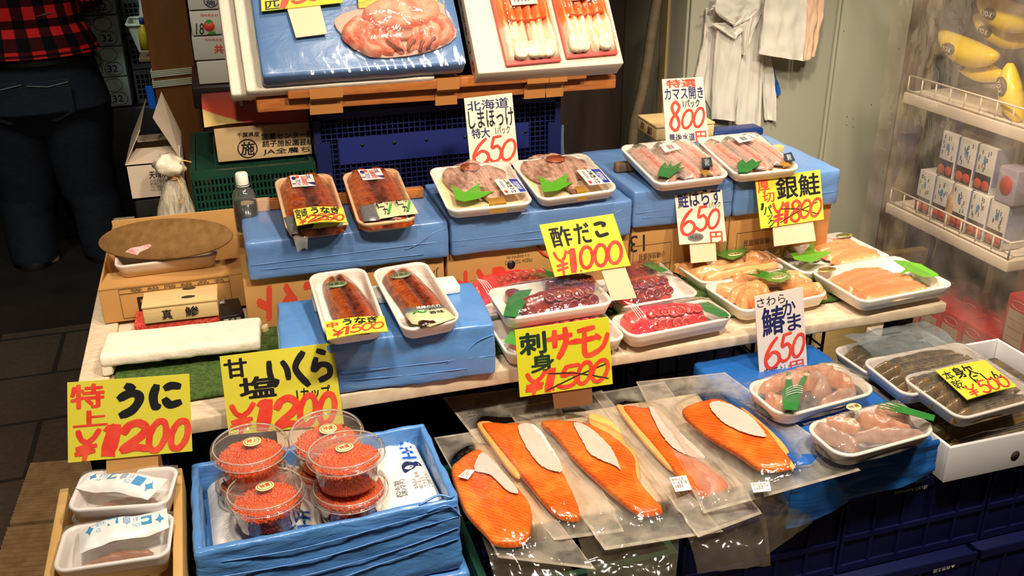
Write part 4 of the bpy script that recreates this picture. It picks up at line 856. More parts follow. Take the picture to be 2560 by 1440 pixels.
# tied bag
CL = film('milky_bag', (240, 236, 226), .7, .12, .42, (240, 226, 200), 1.0, 24, (6, 6, 1)); BZ0 = 2.035
c = PY(430, 552, BZ0); t = thing('tied_plastic_bag', 'clear tied plastic bag with rubber bands behind the round disc', 'bag', V((c.x, BZ0, T+.005)))
top = PY(436, 440, BZ0); 
def tb(u, v):
    g = 6.2832*u; z = T+.005+(top.z-T-.005)*v; r = .055*(1-v)**.7+.010+.006*MN.noise(V((math.cos(g)*2.5, math.sin(g)*2.5, v*6))); cx = c.x+(top.x-c.x)*v
    return V((cx+r*math.cos(g), BZ0+r*.7*math.sin(g), z))
m = MB(); surf(m, tb, 28, 16); build('body', m, CL, t)
def tb2(u, v):
    g = 6.2832*u; r = .010+.022*math.sin(math.pi*min(v*1.1, 1))**.8*(1+.5*MN.noise(V((math.cos(g)*2, math.sin(g)*2, v*3)))); return V((top.x-.012*v+r*math.cos(g), BZ0+r*math.sin(g), top.z+.05*v))
m = MB(); surf(m, tb2, 24, 10); build('bag_top', m, film('milky_bag_top', (240, 236, 226), .4, .2, .8, (240, 226, 200), 1.0, 24), t)
m = MB()
for k in range(3): tube(m, [V((top.x+.012*math.cos(g), BZ0+.012*math.sin(g), top.z-.004+.004*k)) for g in [6.2832*i/16 for i in range(17)]], .0018, 5)
tube(m, cat([V((top.x+.01, BZ0-.012, top.z)), V((top.x+.018, BZ0-.02, top.z+.035)), V((top.x+.038, BZ0-.015, top.z+.03))], 6), .0016, 5)
tube(m, cat([V((top.x+.005, BZ0-.014, top.z)), V((top.x+.015, BZ0-.03, top.z-.03)), V((top.x+.004, BZ0-.035, top.z-.05))], 6), .0016, 5); build('rubber_band', m, pm('tan_rubber', (206, 160, 96), .5), t)
m = MB(); pillow(m, Fr((c.x+.02, BZ0-.01, T+.03), (1, 0, 0), (0, .6, .8), (0, -.8, .6)), [(-.03, -.03), (.02, -.035), (.035, .03), (.01, .06), (-.02, .04)], .02, 0, rough=.006); build('paper_inside', m, pm('crumpled_paper', (240, 226, 196), .7), t)
# bottle and black bag
BT = 1.80; c = PY(612, 505, BT); t = thing('pet_bottle', 'clear plastic bottle with white cap standing behind the eel trays', 'bottle', (c.x, BT, c.z-.06)); fr = Fr((c.x, BT, c.z), (1, 0, 0), (0, 1, 0), (0, 0, 1)); zt = PY(617, 455, BT).z-c.z
m = MB(); lathe(m, fr, [(.022, -.06), (.023, -.03), (.023, .0), (.0215, zt*.35), (.017, zt*.62), (.0095, zt*.82), (.0095, zt)], 24); build('body', m, film('pet', (228, 234, 236), 1.0, .04, .06, bump=.1), t)
m = MB(); lathe(m, fr, [(.0118, zt*.93), (.012, zt*1.05), (.0118, zt*1.42), (.0095, zt*1.5), (.0001, zt*1.5)], 24); lathe(m, fr, [(.013, zt*.86), (.013, zt*.90)], 24); build('cap', m, pm('white_cap', (240, 234, 220), .4), t)
m = MB(); lathe(m, fr, [(.0215, -.055), (.0215, .0), (.020, .0)], 24); build('drink', m, pm('dark_tea', (40, 30, 22), .2), t)
c = PY(700, 470, 1.97); m = MB(); surf(m, lambda u, v: V((c.x+(.10-.05*v)*math.cos(6.283*u)*(1+.2*MN.noise(V((math.cos(6.283*u), math.sin(6.283*u), v*3)))), 1.99+(.03-.015*v)*math.sin(6.283*u), T+.005+(.13-.02*math.cos(6.28*u))*v)), 24, 12)
tag(build('black_bag', m, pm('glossy_black_bag', (16, 16, 18), .25, .5, bump=.8, bs=40), off=(c.x, 1.99, T)), 'glossy black plastic bag behind the left eel tray', 'bag')
# ================================================================ TABLE
TURF = pm('green_artificial_turf', (88, 110, 56), .9, .1, (62, 84, 42), 160, 1.5, bump=1.0, bs=420)
t = thing('display_table', 'worn white-painted plank table carrying the fish trays', 'table', (.5, 1.8, 0))
m = MB(); rbox(m, WF, -.245, .592, 1.432, 2.42, T-.028, T, .003, (6, 4, 1)); build('plank', m, PAINTW, t, merge=True)
m = MB(); rbox(m, WF, -.296, -.2455, 1.40, 2.42, T-.03, T+.006, .004, (1, 6, 1), wrk(.0015, 20, 20, 20)); build('edge_plank', m, PAINTW, t, merge=True)
m = MB(); rbox(m, WF, -.2450, .592, 1.385, 1.4315, T-.026, T+.002, .003, (10, 1, 1), wrk(.001, 20, 20, 20)); build('front_plank', m, PAINTW, t, merge=True)
m = MB(); rbox(m, WF, .594, 1.315, 1.385, 2.42, T-.026, T-.004, .004, (10, 6, 1), wrk(.0012, 20, 20, 20)); build('plank', m, PAINTW, t, merge=True)
for x, y in ((-.26, 1.46), (1.27, 1.46), (-.26, 2.36), (1.27, 2.36), (.5, 2.36)):
    m = MB(); rbox(m, WF, x-.02, x+.02, y-.02, y+.02, 0, T-.0285, .003); build('leg', m, pm('dark_table_leg', (40, 32, 28), .6), t, merge=True)
def turf(x0, x1, y0, y1, z, lab):
    m = MB(); rbox(m, WF, x0, x1, y0, y1, z+.003, z+.0085, .003, (int((x1-x0)/.008), int((y1-y0)/.008), 1), lambda p, n: n*(.0016*MN.noise(V((p.x*120, p.y*120, 0)))+.0008*MN.noise(V((p.x*420, p.y*420, 0)))))
    tag(build('artificial_turf', m, TURF, off=((x0+x1)/2, (y0+y1)/2, z)), lab, 'turf')
turf(-.236, .590, 1.442, 1.72, T, 'green artificial turf mat on the left half of table')
turf(.60, 1.22, 1.455, 1.72, T-.004, 'green artificial turf mat under the octopus and salmon trays')
TT = T+.0085
# crates in the dark under the table
for i, (x0, x1) in enumerate(((-.22, .24), (.27, .73), (.76, 1.22))):
    for j in range(2):
        crate('navy_crate', ['dark crate in shadow under the table, '+p for p in ('left end', 'middle', 'right end')][i]+[', lower tier', ', upper tier'][j], x0, x1, 1.62, 2.0, .003+.30*j, .295+.30*j, NAVY2, 10, 5, 'crates in the dark under the table')
# ---------------------------------------------------------------- kraft cartons under the upper blue boxes
UY = 1.665
def carton_k(name, x0, x1, lab, zt=.792, y1=1.95):
    t = thing(name, lab, 'carton', ((x0+x1)/2, UY+.1, TT)); m = MB(); rbox(m, WF, x0, x1, UY, y1, TT, zt-.001, .002); return t, build('body', m, KRAFT, t, merge=True)
def pq(x0, y0, x1, y1, Y, sl=-.122): return [PY(x0, y0, Y), PY(x1, y0+(x1-x0)*sl, Y), PY(x1, y1+(x1-x0)*sl, Y), PY(x0, y1, Y)]
N_ = V((0, -1, 0))
def rot180(q): return [q[2], q[3], q[0], q[1]]
t, bd = carton_k('tomato_box', -.008, .366, 'kraft tomato box with red print turned upside down, left under blue box')
marks('red_print', rot180(pq(645, 722, 800, 800, UY)), N_, [('とマト', (0, 0, 1, 1), 'o', .085)], bd)
marks('red_print', rot180(pq(1065, 672, 1105, 740, UY)), N_, [('●', (0, 0, 1, .6), 'o', .0), ('JA', (.2, .65, .9, 1), 'n', 0)], bd)
t, bd = carton_k('tomato_box', .372, .752, 'kraft tomato box with red print turned upside down, behind the octopus trays')
marks('red_print', rot180(pq(1142, 682, 1262, 738, UY)), N_, [('とマト', (0, 0, 1, 1), 'o', .085)], bd)
marks('small_print', rot180(pq(1262, 640, 1330, 662, UY)), N_, [('FRESH TOMATO', (0, 0, 1, .42), 'n', .005), ('In a delightful day', (.1, .56, .95, 1), 'n', 0)], bd)
oval(bd, 1278, 662, 10, 11, BLACK, UY-.0002)
c_ = PY(1395, 590, UY); m = MB(); tube(m, [V((c_.x+.046*math.cos(g), UY-.0001, c_.z+.046*math.sin(g))) for g in [math.radians(200+7*i) for i in range(21)]], .003, 5); build('ring_print', m, INK['o'], bd)
for k, (x0, x1, lab) in enumerate(((.757, .977, 'plain kraft carton with handwritten 13 upside down, behind the salmon belly trays'), (.980, 1.222, 'plain kraft carton with printed frame, behind the right salmon tray'))):
    t, bd = carton_k('kraft_carton', x0, x1, lab, .803)
    xa = PY(1584, 600, UY).x if k == 0 else PY(1845, 560, UY).x; m = MB()
    f = Fr((xa, UY-.0006, T+.02), (1, 0, 0), (0, 0, 1), (0, -1, 0)); W_ = .085 if k == 0 else .11
    for a in ([(0, 0), (W_, 0)], [(0, .06), (W_, .06)], [(0, 0), (0, .06)], [(W_, 0), (W_, .06)], [(0, .014), (W_, .014)]): tube(m, [f.p(*a[0]), f.p(*a[1])], .0005, 4)
    build('frame_print', m, INK['n'], bd)
    marks('print', rot180(fquad(f, W_*.15, W_*.85, .028, .042)), N_, [('小橋施設園芸', (0, 0, 1, 1), 'n', 0)], bd)
    marks('print', rot180(fquad(f, W_*.1, W_*.9, .003, .011)), N_, [('品等級階級', (0, 0, 1, 1), 'n', 0)], bd)
    if k == 0: marks('handwriting', rot180(pq(1575, 590, 1612, 632, UY)), N_, [('13', (0, 0, 1, 1), 'k', .0)], bd)
# ---------------------------------------------------------------- upper blue boxes
def foldline(m, fr, x0, x1, z, dz, y=-.0002):
    tube(m, cat([fr.p(x0, y, z), fr.p((x0*2+x1)/3, y-.0008, z+dz*.3), fr.p((x0+x1*2)/3, y-.0004, z+dz*.8), fr.p(x1, y, z+dz)], 5), .0009, 5)
def bluebox(lab, x0, x1, y0, y1, z0, z1, mat, seed, fr=WF, a=.0022):
    t = thing('blue_wrapped_box', lab, 'box', fr.p((x0+x1)/2, (y0+y1)/2, z0))
    m = MB(); rbox(m, fr, x0, x1, y0, y1, z0, z1, .006, (26, 14, 8), lambda p, n: n*(a*MN.noise(V((p.x*9+seed, p.y*12, p.z*34)))+a*.6*MN.noise(V((p.x*30+seed, p.y*26, p.z*60+p.x*20)))))
    build('body', m, mat, t, merge=True)
    m = MB(); f = Fr(fr.p(0, y0, 0), fr.x, fr.y, fr.z); h = z1-z0
    foldline(m, f, x0+.005, x1-.004, z0+h*.42, .006*((seed % 3)-.5)); foldline(m, f, x0+.02, x1-.05, z0+h*.28, -.008)
    foldline(m, f, x1-.085, x1-.004, z0+h*.35, h*.45); build('film_crease', m, mat, t); return t
bluebox('light blue wrapped box under the two large eel trays', .004, .374, 1.648, 1.878, .793, .867, BLUE, 1)
bluebox('light blue wrapped box under the two open hokke trays', .378, .748, 1.648, 1.885, .793, .867, BLUE, 4)
bluebox('light blue wrapped box under the left kamasu tray', .752, .974, 1.650, 1.95, .804, .883, BLUE, 7)
bluebox('light blue wrapped box at the right end under the kamasu tray', .977, 1.224, 1.650, 1.95, .804, .883, BLUE, 12)
# battens
def batten(lab, pl, pr, z, h, dep, mat, tape=None, r=.002, name='wood_batten'):
    a, b = PZ(*pl, z), PZ(*pr, z); x = (b-a).normalized(); y = V((0, 0, 1)).cross(x); fr = Fr(a+V((0, 0, .0006)), x, y, (0, 0, 1)); L_ = (b-a).length
    t = thing(name, lab, 'batten', fr.p(L_/2, 0, 0)); m = MB(); rbox(m, fr, 0, L_, 0, dep, 0, h, r, (4, 1, 1)); build('timber', m, mat, t, merge=True)
    if tape: m = MB(); box(m, fr, -.0006, tape, -.0006, dep+.0006, -.0003, h+.0008); build('tape', m, pm('pinkish_tape', (214, 170, 132), .5), t)
batten('taped wood batten propping up the backs of the large eel trays', (606, 532), (1060, 496), .868, .020, .018, BARW, .052)
batten('dark-ended wood block propping the left kamasu tray', (1540, 434), (1800, 412), .884, .020, .02, pm('grey_brown_block', (150, 104, 66), .6, .3, (96, 76, 60), 25, 1.4), None, .004)
batten('thin wooden slat propping up the backs of the two hokke packs', (1105, 462), (1480, 425), .868, .014, .016, WOOD)
batten('wooden slat propping up the back of the right kamasu pack', (1840, 396), (1960, 386), .884, .018, .02, WOOD)
# ================================================================ PACKED FISH TRAYS
def tray_mesh(fr, W_, D_, h, r=.022, e=.008, th=.0016, n=6):
    """foam tray: rim at z=0, flat bottom at -h, flared walls, rolled lip"""
    def ring(ins, z):
        rr = max(r-ins*.6, .004); w2, d2 = W_/2-ins, D_/2-ins; P = []
        for cx, cy, a0 in ((w2-rr, d2-rr, 0), (-w2+rr, d2-rr, 90), (-w2+rr, -d2+rr, 180), (w2-rr, -d2+rr, 270)):
            for k in range(n+1): g = math.radians(a0+90*k/n); P.append(fr.p(cx+rr*math.cos(g), cy+rr*math.sin(g), z))
        return P
    rg = [ring(e, -h), ring(e*.45, -h*.45), ring(.0008, -.004), ring(0, -.001), ring(.0012, .0012), ring(.0042, .0010), ring(.0062, -.003), ring(e*.6+.004, -h*.5), ring(e+.003, -h+.0038), ring(e+.007, -h+.0026)]
    m = MB(); L_ = len(rg[0]); vs = [p for q in rg for p in q]; fs = [tuple(range(L_))[::-1]]
    for i in range(len(rg)-1):
        for j in range(L_): fs.append((i*L_+j, i*L_+(j+1) % L_, (i+1)*L_+(j+1) % L_, (i+1)*L_+j))
    fs.append(tuple((len(rg)-1)*L_+j for j in range(L_))); m.add(vs, fs, 0, [((p-fr.o).dot(fr.x), (p-fr.o).dot(fr.y)) for p in vs], True); return m
def pack(name, lab, cat_, corners, z, tilt, group=None, h=.02, mat=None, r=.022):
    f = fr4(corners, z, tilt); t = thing(name, lab, cat_, f.p(0, 0, -h), group); build('tray', tray_mesh(f, f.w, f.d, h, r), mat or TRAY, t); return t, f, f.w, f.d
def wrap(t, f, W_, D_, H_, mat=None, seed=0, ax=4, wr=.0012, y0=-1, y1=1):
    m = MB(); surf(m, lambda u, v: f.p((u-.5)*W_*.985, D_*.4925*(y0+(y1-y0)*v), .0018+H_*(1-abs(2*u-1)**ax)*(1-abs((y0+(y1-y0)*v))**ax)+wr*MN.noise(V((u*W_*90+seed, v*D_*60, seed)))), 30, 24)
    build('wrap', m, mat or WRAP, t)
def leaf(t, f, pts, z, mat=None, name='plastic_leaf'): m = MB(); flat(m, f, Lp(f, pts), z, .0006); return build(name, m, mat or GREENLEAF, t)
def sticker(t, f, px, py, rx, ry, z, mat, txt=None, col='g', a=0, name='oval_sticker'):
    x, y = f.L(px, py); m = MB(); lathe(m, f, [(.0001, z+.0006), (rx, z+.0006), (rx, z)], 28, cx=x, cy=y, sx=1, sy=ry/rx); s = build(name, m, mat, t)
    if txt: marks('sticker_print', fquad(f, x-rx*.7, x+rx*.7, y-ry*.4, y+ry*.4, z+.0007), f.z, [(txt, (0, 0, 1, 1), col, .01)], s, .0002)
    return s
OLIVE = pm('olive_sticker', (132, 144, 104), .4, .4); GOLDS = pm('gold_olive_sticker', (172, 156, 84), .35, .5, metal=.3); CREAMS = pm('cream_sticker', (240, 222, 160), .5)
EEL = uvramp('glazed_eel', [(0, (108, 38, 14)), (.16, (176, 78, 24)), (.32, (146, 52, 18)), (.46, (84, 28, 13)), (.54, (70, 22, 11)), (.66, (148, 56, 18)), (.82, (184, 88, 28)), (1, (112, 42, 15))], 0, .26, (9, 3.2), .42, .6, bump=.5, streak=(2.2, (72, 24, 11), .22, 'Y', (.6, 3.2, 1)))
SILV = pm('silver_foil_packet', (150, 150, 148), .3, .5, (120, 120, 120), 30, .8, metal=.6, bump=.6, bs=80); PALEP = pm('pale_green_packet', (204, 204, 160), .4, .5, (190, 188, 140), 30, .8, bump=.5, bs=70)
def packet(t, f, pts, z, mat, h=.005, nm='sauce_packet', items=None, q=None):
    m = MB(); pillow(m, f, Lp(f, pts), h, z, smooth=False, rough=.0012, prof=[(1, 0), (.97, .15), (.85, .7), (.6, 1), (.3, 1.05)]); b = build(nm, m, mat, t)
    if items: marks('packet_print', [f.p(*f.L(*p), z+h*1.02+.0008) for p in q], f.z, items, b)
    return b
# --- large eel packs, top row
def big_eel(lab, c, z, tilt, eelpx, wd, seed, st):
    t, f, W_, D_ = pack('eel_pack', lab, 'eel pack', c, z, tilt, 'large eel packs on the top row', .022, pm('tan_foam_tray', (232, 186, 140), .42, .45)); h = .022; wd = [a*1.08 for a in wd]
    m = MB(); strip(m, f, Lp(f, eelpx), [w_*W_ for w_ in wd], [.021, .020][0], -h+.009, nu=30, k=10, p=3.0, groove=.30, wob=.002, seed=seed); build('eel_fillet', m, EEL, t)
    q = [f.p(*f.L(*p), .0085) for p in st]; n = f.z; m = MB(); m.add(q+[p+n*.0006 for p in q], [(3, 2, 1, 0)[::-1], (4, 5, 6, 7)[::-1], (0, 1, 5, 4), (1, 2, 6, 5), (2, 3, 7, 6), (3, 0, 4, 7)]); s = build('label', m, pm('white_label', (240, 230, 226), .45), t)
    marks('label_print', [p+n*.0007 for p in q], n, [('国産', (.70, .03, .88, .36), 'k', .01), ('宮崎県産', (.46, .06, .68, .94), 'r', .02), ('うなぎ', (.20, .36, .40, .9), 'b', .01), ('●', (.05, .1, .24, .4), 'b', 0), ('●', (.22, .05, .40, .3), 'r', 0), ('◥', (.62, .70, 1, 1), 'b', 0), ('———', (.02, .7, .2, .8), 'e', 0)], s, .0002)
    return t, f, W_, D_
t, f, W_, D_ = big_eel('large glazed eel pack with yellow price strip on it, top row left', [(680, 447), (825, 432), (875, 562), (720, 582)], .890, 13, [(752, 432), (768, 480), (790, 545), (800, 575)], [.72, .82, .90, .86, .7], 1, [(725, 450), (781, 446), (791, 474), (732, 478)])
packet(t, f, [(708, 545), (735, 540), (755, 585), (722, 582)], .0, SILV); packet(t, f, [(752, 566), (868, 556), (872, 566), (762, 580)], .004, PALEP); packet(t, f, [(748, 572), (792, 566), (780, 580), (752, 584)], .008, pm('dark_sauce', (50, 26, 16), .2), .003)
wrap(t, f, W_, D_, .010, seed=1)
m = MB(); a = f.L(750, 583); surf(m, lambda u, v: f.p(a[0]+.026*(u-.5)*(1-.3*v), a[1]-.012*math.sin(v*1.5)-.002, -.004-.022*v+.003*math.sin(u*6+v*4)), 10, 8); build('wrap_tail', m, film('wrap_tail', gloss=.9, haze=.15, bump=.8), t)
t, f, W_, D_ = big_eel('large glazed eel pack with two green printed sachets, top row right', [(848, 432), (985, 420), (1055, 545), (900, 565)], .890, 13, [(918, 418), (936, 470), (958, 520), (968, 556)], [.78, .88, .92, .90, .8], 5, [(894, 435), (950, 431), (963, 456), (908, 461)])
packet(t, f, [(898, 524), (936, 518), (952, 558), (910, 562)], .007, SILV, items=[('鰻ざんしょ', (0, 0, 1, 1), 'e', 0)], q=[(918, 525), (926, 524), (940, 553), (930, 555)])
packet(t, f, [(934, 520), (984, 514), (998, 550), (950, 558)], .009, PALEP, items=[('仁', (.0, .05, .4, .5), 'k', .02), ('なか', (.5, .0, .95, .35), 'n', .0), ('カ', (.25, .55, .5, 1), 'k', .02), ('/', (.42, .35, .85, .98), 'y', .03)], q=[(936, 522), (982, 515), (996, 548), (952, 555)])
packet(t, f, [(984, 514), (1028, 510), (1046, 544), (998, 550)], .009, PALEP, items=[('仁', (.0, .05, .4, .5), 'k', .02), ('なか', (.5, .0, .95, .35), 'n', .0), ('カ', (.25, .55, .5, 1), 'k', .02), ('/', (.42, .35, .85, .98), 'y', .03)], q=[(986, 515), (1026, 511), (1044, 542), (1000, 548)])
wrap(t, f, W_, D_, .012, seed=4)
# --- lower blue box with the two smaller eel packs
lf = Fr((.209, 1.382, T+.0035), V((.998, -.06, 0)), V((.06, .998, 0)), (0, 0, 1))
bluebox('bright blue wrapped box on the table edge under smaller eel packs', -.176, .176, 0, .185, 0, .096, BLUE2, 3, lf, .0035)
m = MB(); a, b = PZ(788, 790, .78), PZ(1190, 765, .78)
rbox(m, Fr((a.x, a.y, .7798), (1, 0, 0), (0, 1, 0), (0, 0, 1)), 0, b.x-a.x-.012, .012, .062, 0, .016, .004)
st_ = tag(build('upturned_tray', m, TRAY, off=((a.x+b.x)/2, a.y+.03, .7798)), 'white upturned foam tray between the smaller eel packs and blue box', 'tray')
def small_eel(lab, c, eelpx, wd, seed, stx):
    t, f, W_, D_ = pack('eel_pack', lab, 'eel pack', c, .803, 9, 'smaller eel packs on the lower blue box', .024); h = .024
    m = MB(); strip(m, f, Lp(f, eelpx), [w_*W_ for w_ in wd], .018, -h+.007, nu=26, k=10, p=3.0, groove=.25, wob=.002, seed=seed); build('eel_fillet', m, EEL, t)
    sticker(t, f, stx[0], stx[1], .0185, .0095, .002, OLIVE, '特選品', 'g'); return t, f, W_, D_
t, f, W_, D_ = small_eel('smaller eel pack with yellow price strip, left on the lower blue box', [(765, 685), (905, 670), (977, 815), (815, 845)], [(835, 678), (860, 720), (888, 775), (900, 812)], [.46, .62, .70, .72, .70], 2, (841, 713))
wrap(t, f, W_, D_, .004, seed=7); packet(t, f, [(850, 828), (930, 822), (925, 838), (860, 843)], .002, pm('dark_sauce', (50, 26, 16), .2), .006)
t, f, W_, D_ = small_eel('smaller eel pack with printed green sachet, right on the lower blue box', [(928, 670), (1065, 655), (1155, 795), (1005, 835)], [(988, 665), (1022, 705), (1058, 750), (1070, 785)], [.56, .66, .70, .70, .68], 6, (1002, 690))
packet(t, f, [(1008, 778), (1110, 768), (1116, 782), (1012, 792)], .004, SILV, .004, items=[('焼鰻のたれ', (0, 0, 1, 1), 'w', 0)], q=[(1040, 778), (1100, 771), (1102, 778), (1042, 785)])
packet(t, f, [(1012, 792), (1116, 778), (1140, 800), (1075, 822), (1030, 815)], .004, PALEP, .008, items=[('ハ', (.5, 0, .7, .3), 'k', .02), ('香味', (.45, .5, .9, .9), 'k', .01), ('〜', (.0, .2, .4, .6), 'y', .05)], q=[(1030, 792), (1110, 782), (1122, 798), (1040, 808)])
packet(t, f, [(1045, 815), (1085, 805), (1090, 816), (1050, 826)], .008, pm('dark_sauce', (50, 26, 16), .2), .003)
wrap(t, f, W_, D_, .006, seed=9)
# --- hokke packs
HOK = uvramp('hokke_flesh', [(0, (120, 92, 78)), (.2, (196, 152, 130)), (.4, (214, 168, 146)), (.5, (176, 112, 96)), (.6, (210, 164, 142)), (.8, (194, 150, 128)), (1, (124, 98, 84))], 0, .42, (5, 4), .25, .35, streak=(3, (170, 118, 100), .5, 'X', (3, .7, 1)), sss=.1)
HOKM = pm('hokke_skin', (136, 92, 76), .42, .4, (212, 166, 142), 80, 1.6, (1, .3, 1), bump=.4, bs=120, sss=.1)
SHEET = pm('peach_liner', (250, 216, 168), .6)
def hokke(lab, c, fish, wd, st, lf_, lb, tp, seed):
    t, f, W_, D_ = pack('hokke_pack', lab, 'fish pack', c, .895, 10, 'hokke packs on the top row', .02); h = .02
    m = MB(); rbox(m, f, -W_*.44, W_*.44, -D_*.43, D_*.43, -h+.0027, -h+.0034, .0003, (1, 1, 1)); build('liner', m, SHEET, t)
    m = MB(); pillow(m, f, Lp(f, fish), .011, -h+.009, rough=.004, seed=seed, k=4, prof=[(1, 0), (.99, .6), (.95, .9), (.8, 1), (.55, 1.1), (.25, 1.2)]); hk = build('hokke_fish', m, HOKM, t)
    for k, (rp, rw) in enumerate(wd): m = MB(); strip(m, f, Lp(f, rp), [x*W_ for x in rw], .006, -.002, nu=10, wob=.0012, seed=seed+k); build('flesh_ridge', m, HOK, hk)
    sticker(t, f, st[0], st[1], .0205, .0165, .0062, pm('brown_red_sticker', (168, 76, 42), .4), None)
    leaf(t, f, lf_, .003, pm('lime_plastic_leaf', (88, 168, 34), .4))
    q = [f.p(*f.L(*p), .009) for p in lb]; n = f.z; m = MB(); m.add(q+[p+n*.0005 for p in q], [(3, 2, 1, 0)[::-1], (4, 5, 6, 7)[::-1], (0, 1, 5, 4), (1, 2, 6, 5), (2, 3, 7, 6), (3, 0, 4, 7)]); s = build('label', m, pm('white_label', (240, 230, 226), .45), t)
    m2 = [bil(q, .60, .02), bil(q, .97, .02), bil(q, .97, .97), bil(q, .70, .97)]; mb = MB(); mb.add([p+n*.0007 for p in m2], [(3, 2, 1, 0)]); build('blue_band', mb, pm('label_blue', (40, 60, 150), .5), s)
    marks('label_print', [p+n*.0007 for p in q], n, [('し\nま\nほ\nっ\nけ', (.36, .04, .58, .96), 'k', .02), ('北海道産', (.66, .2, .90, .8), 'w', .0), ('■', (.08, .75, .2, .92), 'r', 0), ('|', (.16, .1, .18, .6), 'e', 0), ('|', (.22, .1, .24, .6), 'e', 0)], s, .0003)
    m = MB(); a, b = f.L(*tp[0]), f.L(*tp[1]); surf(m, lambda u, v: f.p(a[0]+(b[0]-a[0])*u, -D_*.5+.001+(a[1]+D_*.5)*v if 0 else -D_*.502+.024*v, (.0025+.004*min(1, v*3)) if v > .15 else -.012+.0145*v/.15), 3, 10, sm=False); build('tape', m, pm('gold_brown_tape', (160, 116, 40), .25, .6), t)
    wrap(t, f, W_, D_, .011, seed=seed)
hokke('hokke pack with lime leaf and round brown sticker, left one', [(1060, 425), (1265, 400), (1343, 510), (1130, 525)], [(1105, 428), (1150, 403), (1182, 398), (1238, 416), (1266, 428), (1252, 455), (1248, 488), (1222, 492), (1196, 474), (1158, 476), (1128, 462)], [([(1152, 412), (1180, 440), (1205, 468)], (.05, .12, .06)), ([(1184, 404), (1205, 435), (1232, 482)], (.06, .14, .08)), ([(1216, 414), (1232, 440), (1244, 470)], (.04, .10, .05))], (1176, 424), [(1128, 466), (1163, 485), (1199, 461), (1202, 483), (1236, 482), (1198, 500), (1160, 508), (1138, 502)], [(1234, 460), (1292, 457), (1318, 490), (1262, 498)], ((1222, 515), (1266, 512)), 2)
hokke('hokke pack with lime leaf and round brown sticker, right one', [(1275, 405), (1460, 380), (1552, 475), (1350, 500)], [(1302, 402), (1345, 384), (1388, 380), (1440, 390), (1468, 402), (1466, 430), (1440, 440), (1450, 474), (1428, 470), (1398, 448), (1352, 446), (1318, 428)], [([(1352, 392), (1385, 420), (1408, 446)], (.05, .13, .06)), ([(1392, 386), (1415, 415), (1440, 462)], (.06, .15, .08)), ([(1424, 392), (1446, 408), (1458, 426)], (.04, .12, .05))], (1388, 404), [(1346, 443), (1380, 460), (1420, 436), (1416, 462), (1434, 460), (1395, 480), (1358, 484)], [(1440, 436), (1498, 432), (1528, 467), (1472, 474)], ((1446, 490), (1470, 487)), 9)
# --- kamasu packs
KAM = uvramp('kamasu_flesh', [(0, (112, 104, 96)), (.14, (170, 146, 130)), (.34, (222, 170, 148)), (.5, (204, 104, 92)), (.62, (218, 160, 140)), (.82, (172, 142, 126)), (1, (104, 98, 92))], 0, .28, (5, 3), .32, .6, sss=.1, streak=(1.6, (214, 190, 176), .3, 'X', (2, .5, 1)))
KTAIL = pm('kamasu_tail', (176, 140, 96), .4)
def kamasu(lab, c, fishes, lf_, lb, bk, seed, z=.905, tl=9):
    t, f, W_, D_ = pack('kamasu_pack', lab, 'fish pack', c, z, tl, 'kamasu packs on the top row', .02); h = .02
    m = MB(); rbox(m, f, -W_*.44, W_*.44, -D_*.43, D_*.43, -h+.0027, -h+.0034, .0003, (1, 1, 1)); build('liner', m, SHEET, t)
    for k, (pa, wd) in enumerate(fishes):
        pa = pa[:-1]+[tuple(.55*a+.45*b for a, b in zip(pa[-1], pa[-2]))]; m = MB(); strip(m, f, Lp(f, pa), [w_*W_*1.32 for w_ in wd], .011, -h+.011, nu=18, k=10, p=2.6, groove=.25, wob=.003, seed=seed+k); fi = build('kamasu_fish', m, KAM, t)
        e = f.L(*pa[-1]); d = (V((*e, 0))-V((*f.L(*pa[-2]), 0))).normalized(); s_ = V((-d.y, d.x, 0)); m = MB()
        flat(m, f, [(e[0]-s_.x*.003, e[1]-s_.y*.003), (e[0]+d.x*.011-s_.x*.009, e[1]+d.y*.011-s_.y*.009), (e[0]+d.x*.006, e[1]+d.y*.006), (e[0]+d.x*.011+s_.x*.009, e[1]+d.y*.011+s_.y*.009), (e[0]+s_.x*.003, e[1]+s_.y*.003)], -h+.011, .001); build('tail', m, KTAIL, fi)
        hd = f.L(*pa[0]); m = MB(); strip(m, f, [(hd[0]-d.x*.002, hd[1]-d.y*.002+.004), (hd[0]+d.x*.022, hd[1]+d.y*.022)], (wd[0]*W_*.8, wd[1]*W_*.9), .016, -h+.009, nu=10); build('head', m, pm('kamasu_head', (126, 116, 100), .3, .5, (168, 150, 126), 60, 1.2), fi)
    leaf(t, f, lf_, .006, DARKLEAF)
    for nm, qd, mt, tx, cl in (('label', lb, pm('white_label', (240, 230, 226), .45), '鮮', 'k'), ('dark_label', bk, pm('dark_blue_label', (40, 52, 64), .4), '目利き', 'w')):
        q = [f.p(*f.L(*p), .0095) for p in qd]; n = f.z; m = MB(); m.add(q+[p+n*.0005 for p in q], [(3, 2, 1, 0)[::-1], (4, 5, 6, 7)[::-1], (0, 1, 5, 4), (1, 2, 6, 5), (2, 3, 7, 6), (3, 0, 4, 7)]); s = build(nm, m, mt, t)
        marks('label_print', [p+n*.0006 for p in q], n, [(tx, (.3, .18, .72, .85), cl, .0)], s, .0002)
    m = MB(); e = f.L(*bk[3]); flat(m, f, [(e[0]-.012, -D_*.49), (e[0]+.006, -D_*.49), (e[0]+.005, -D_*.38), (e[0]-.010, -D_*.37)], .0075, .0006); build('tape', m, pm('gold_brown_tape', (160, 116, 40), .25, .6), t)
    wrap(t, f, W_, D_, .013, seed=seed)
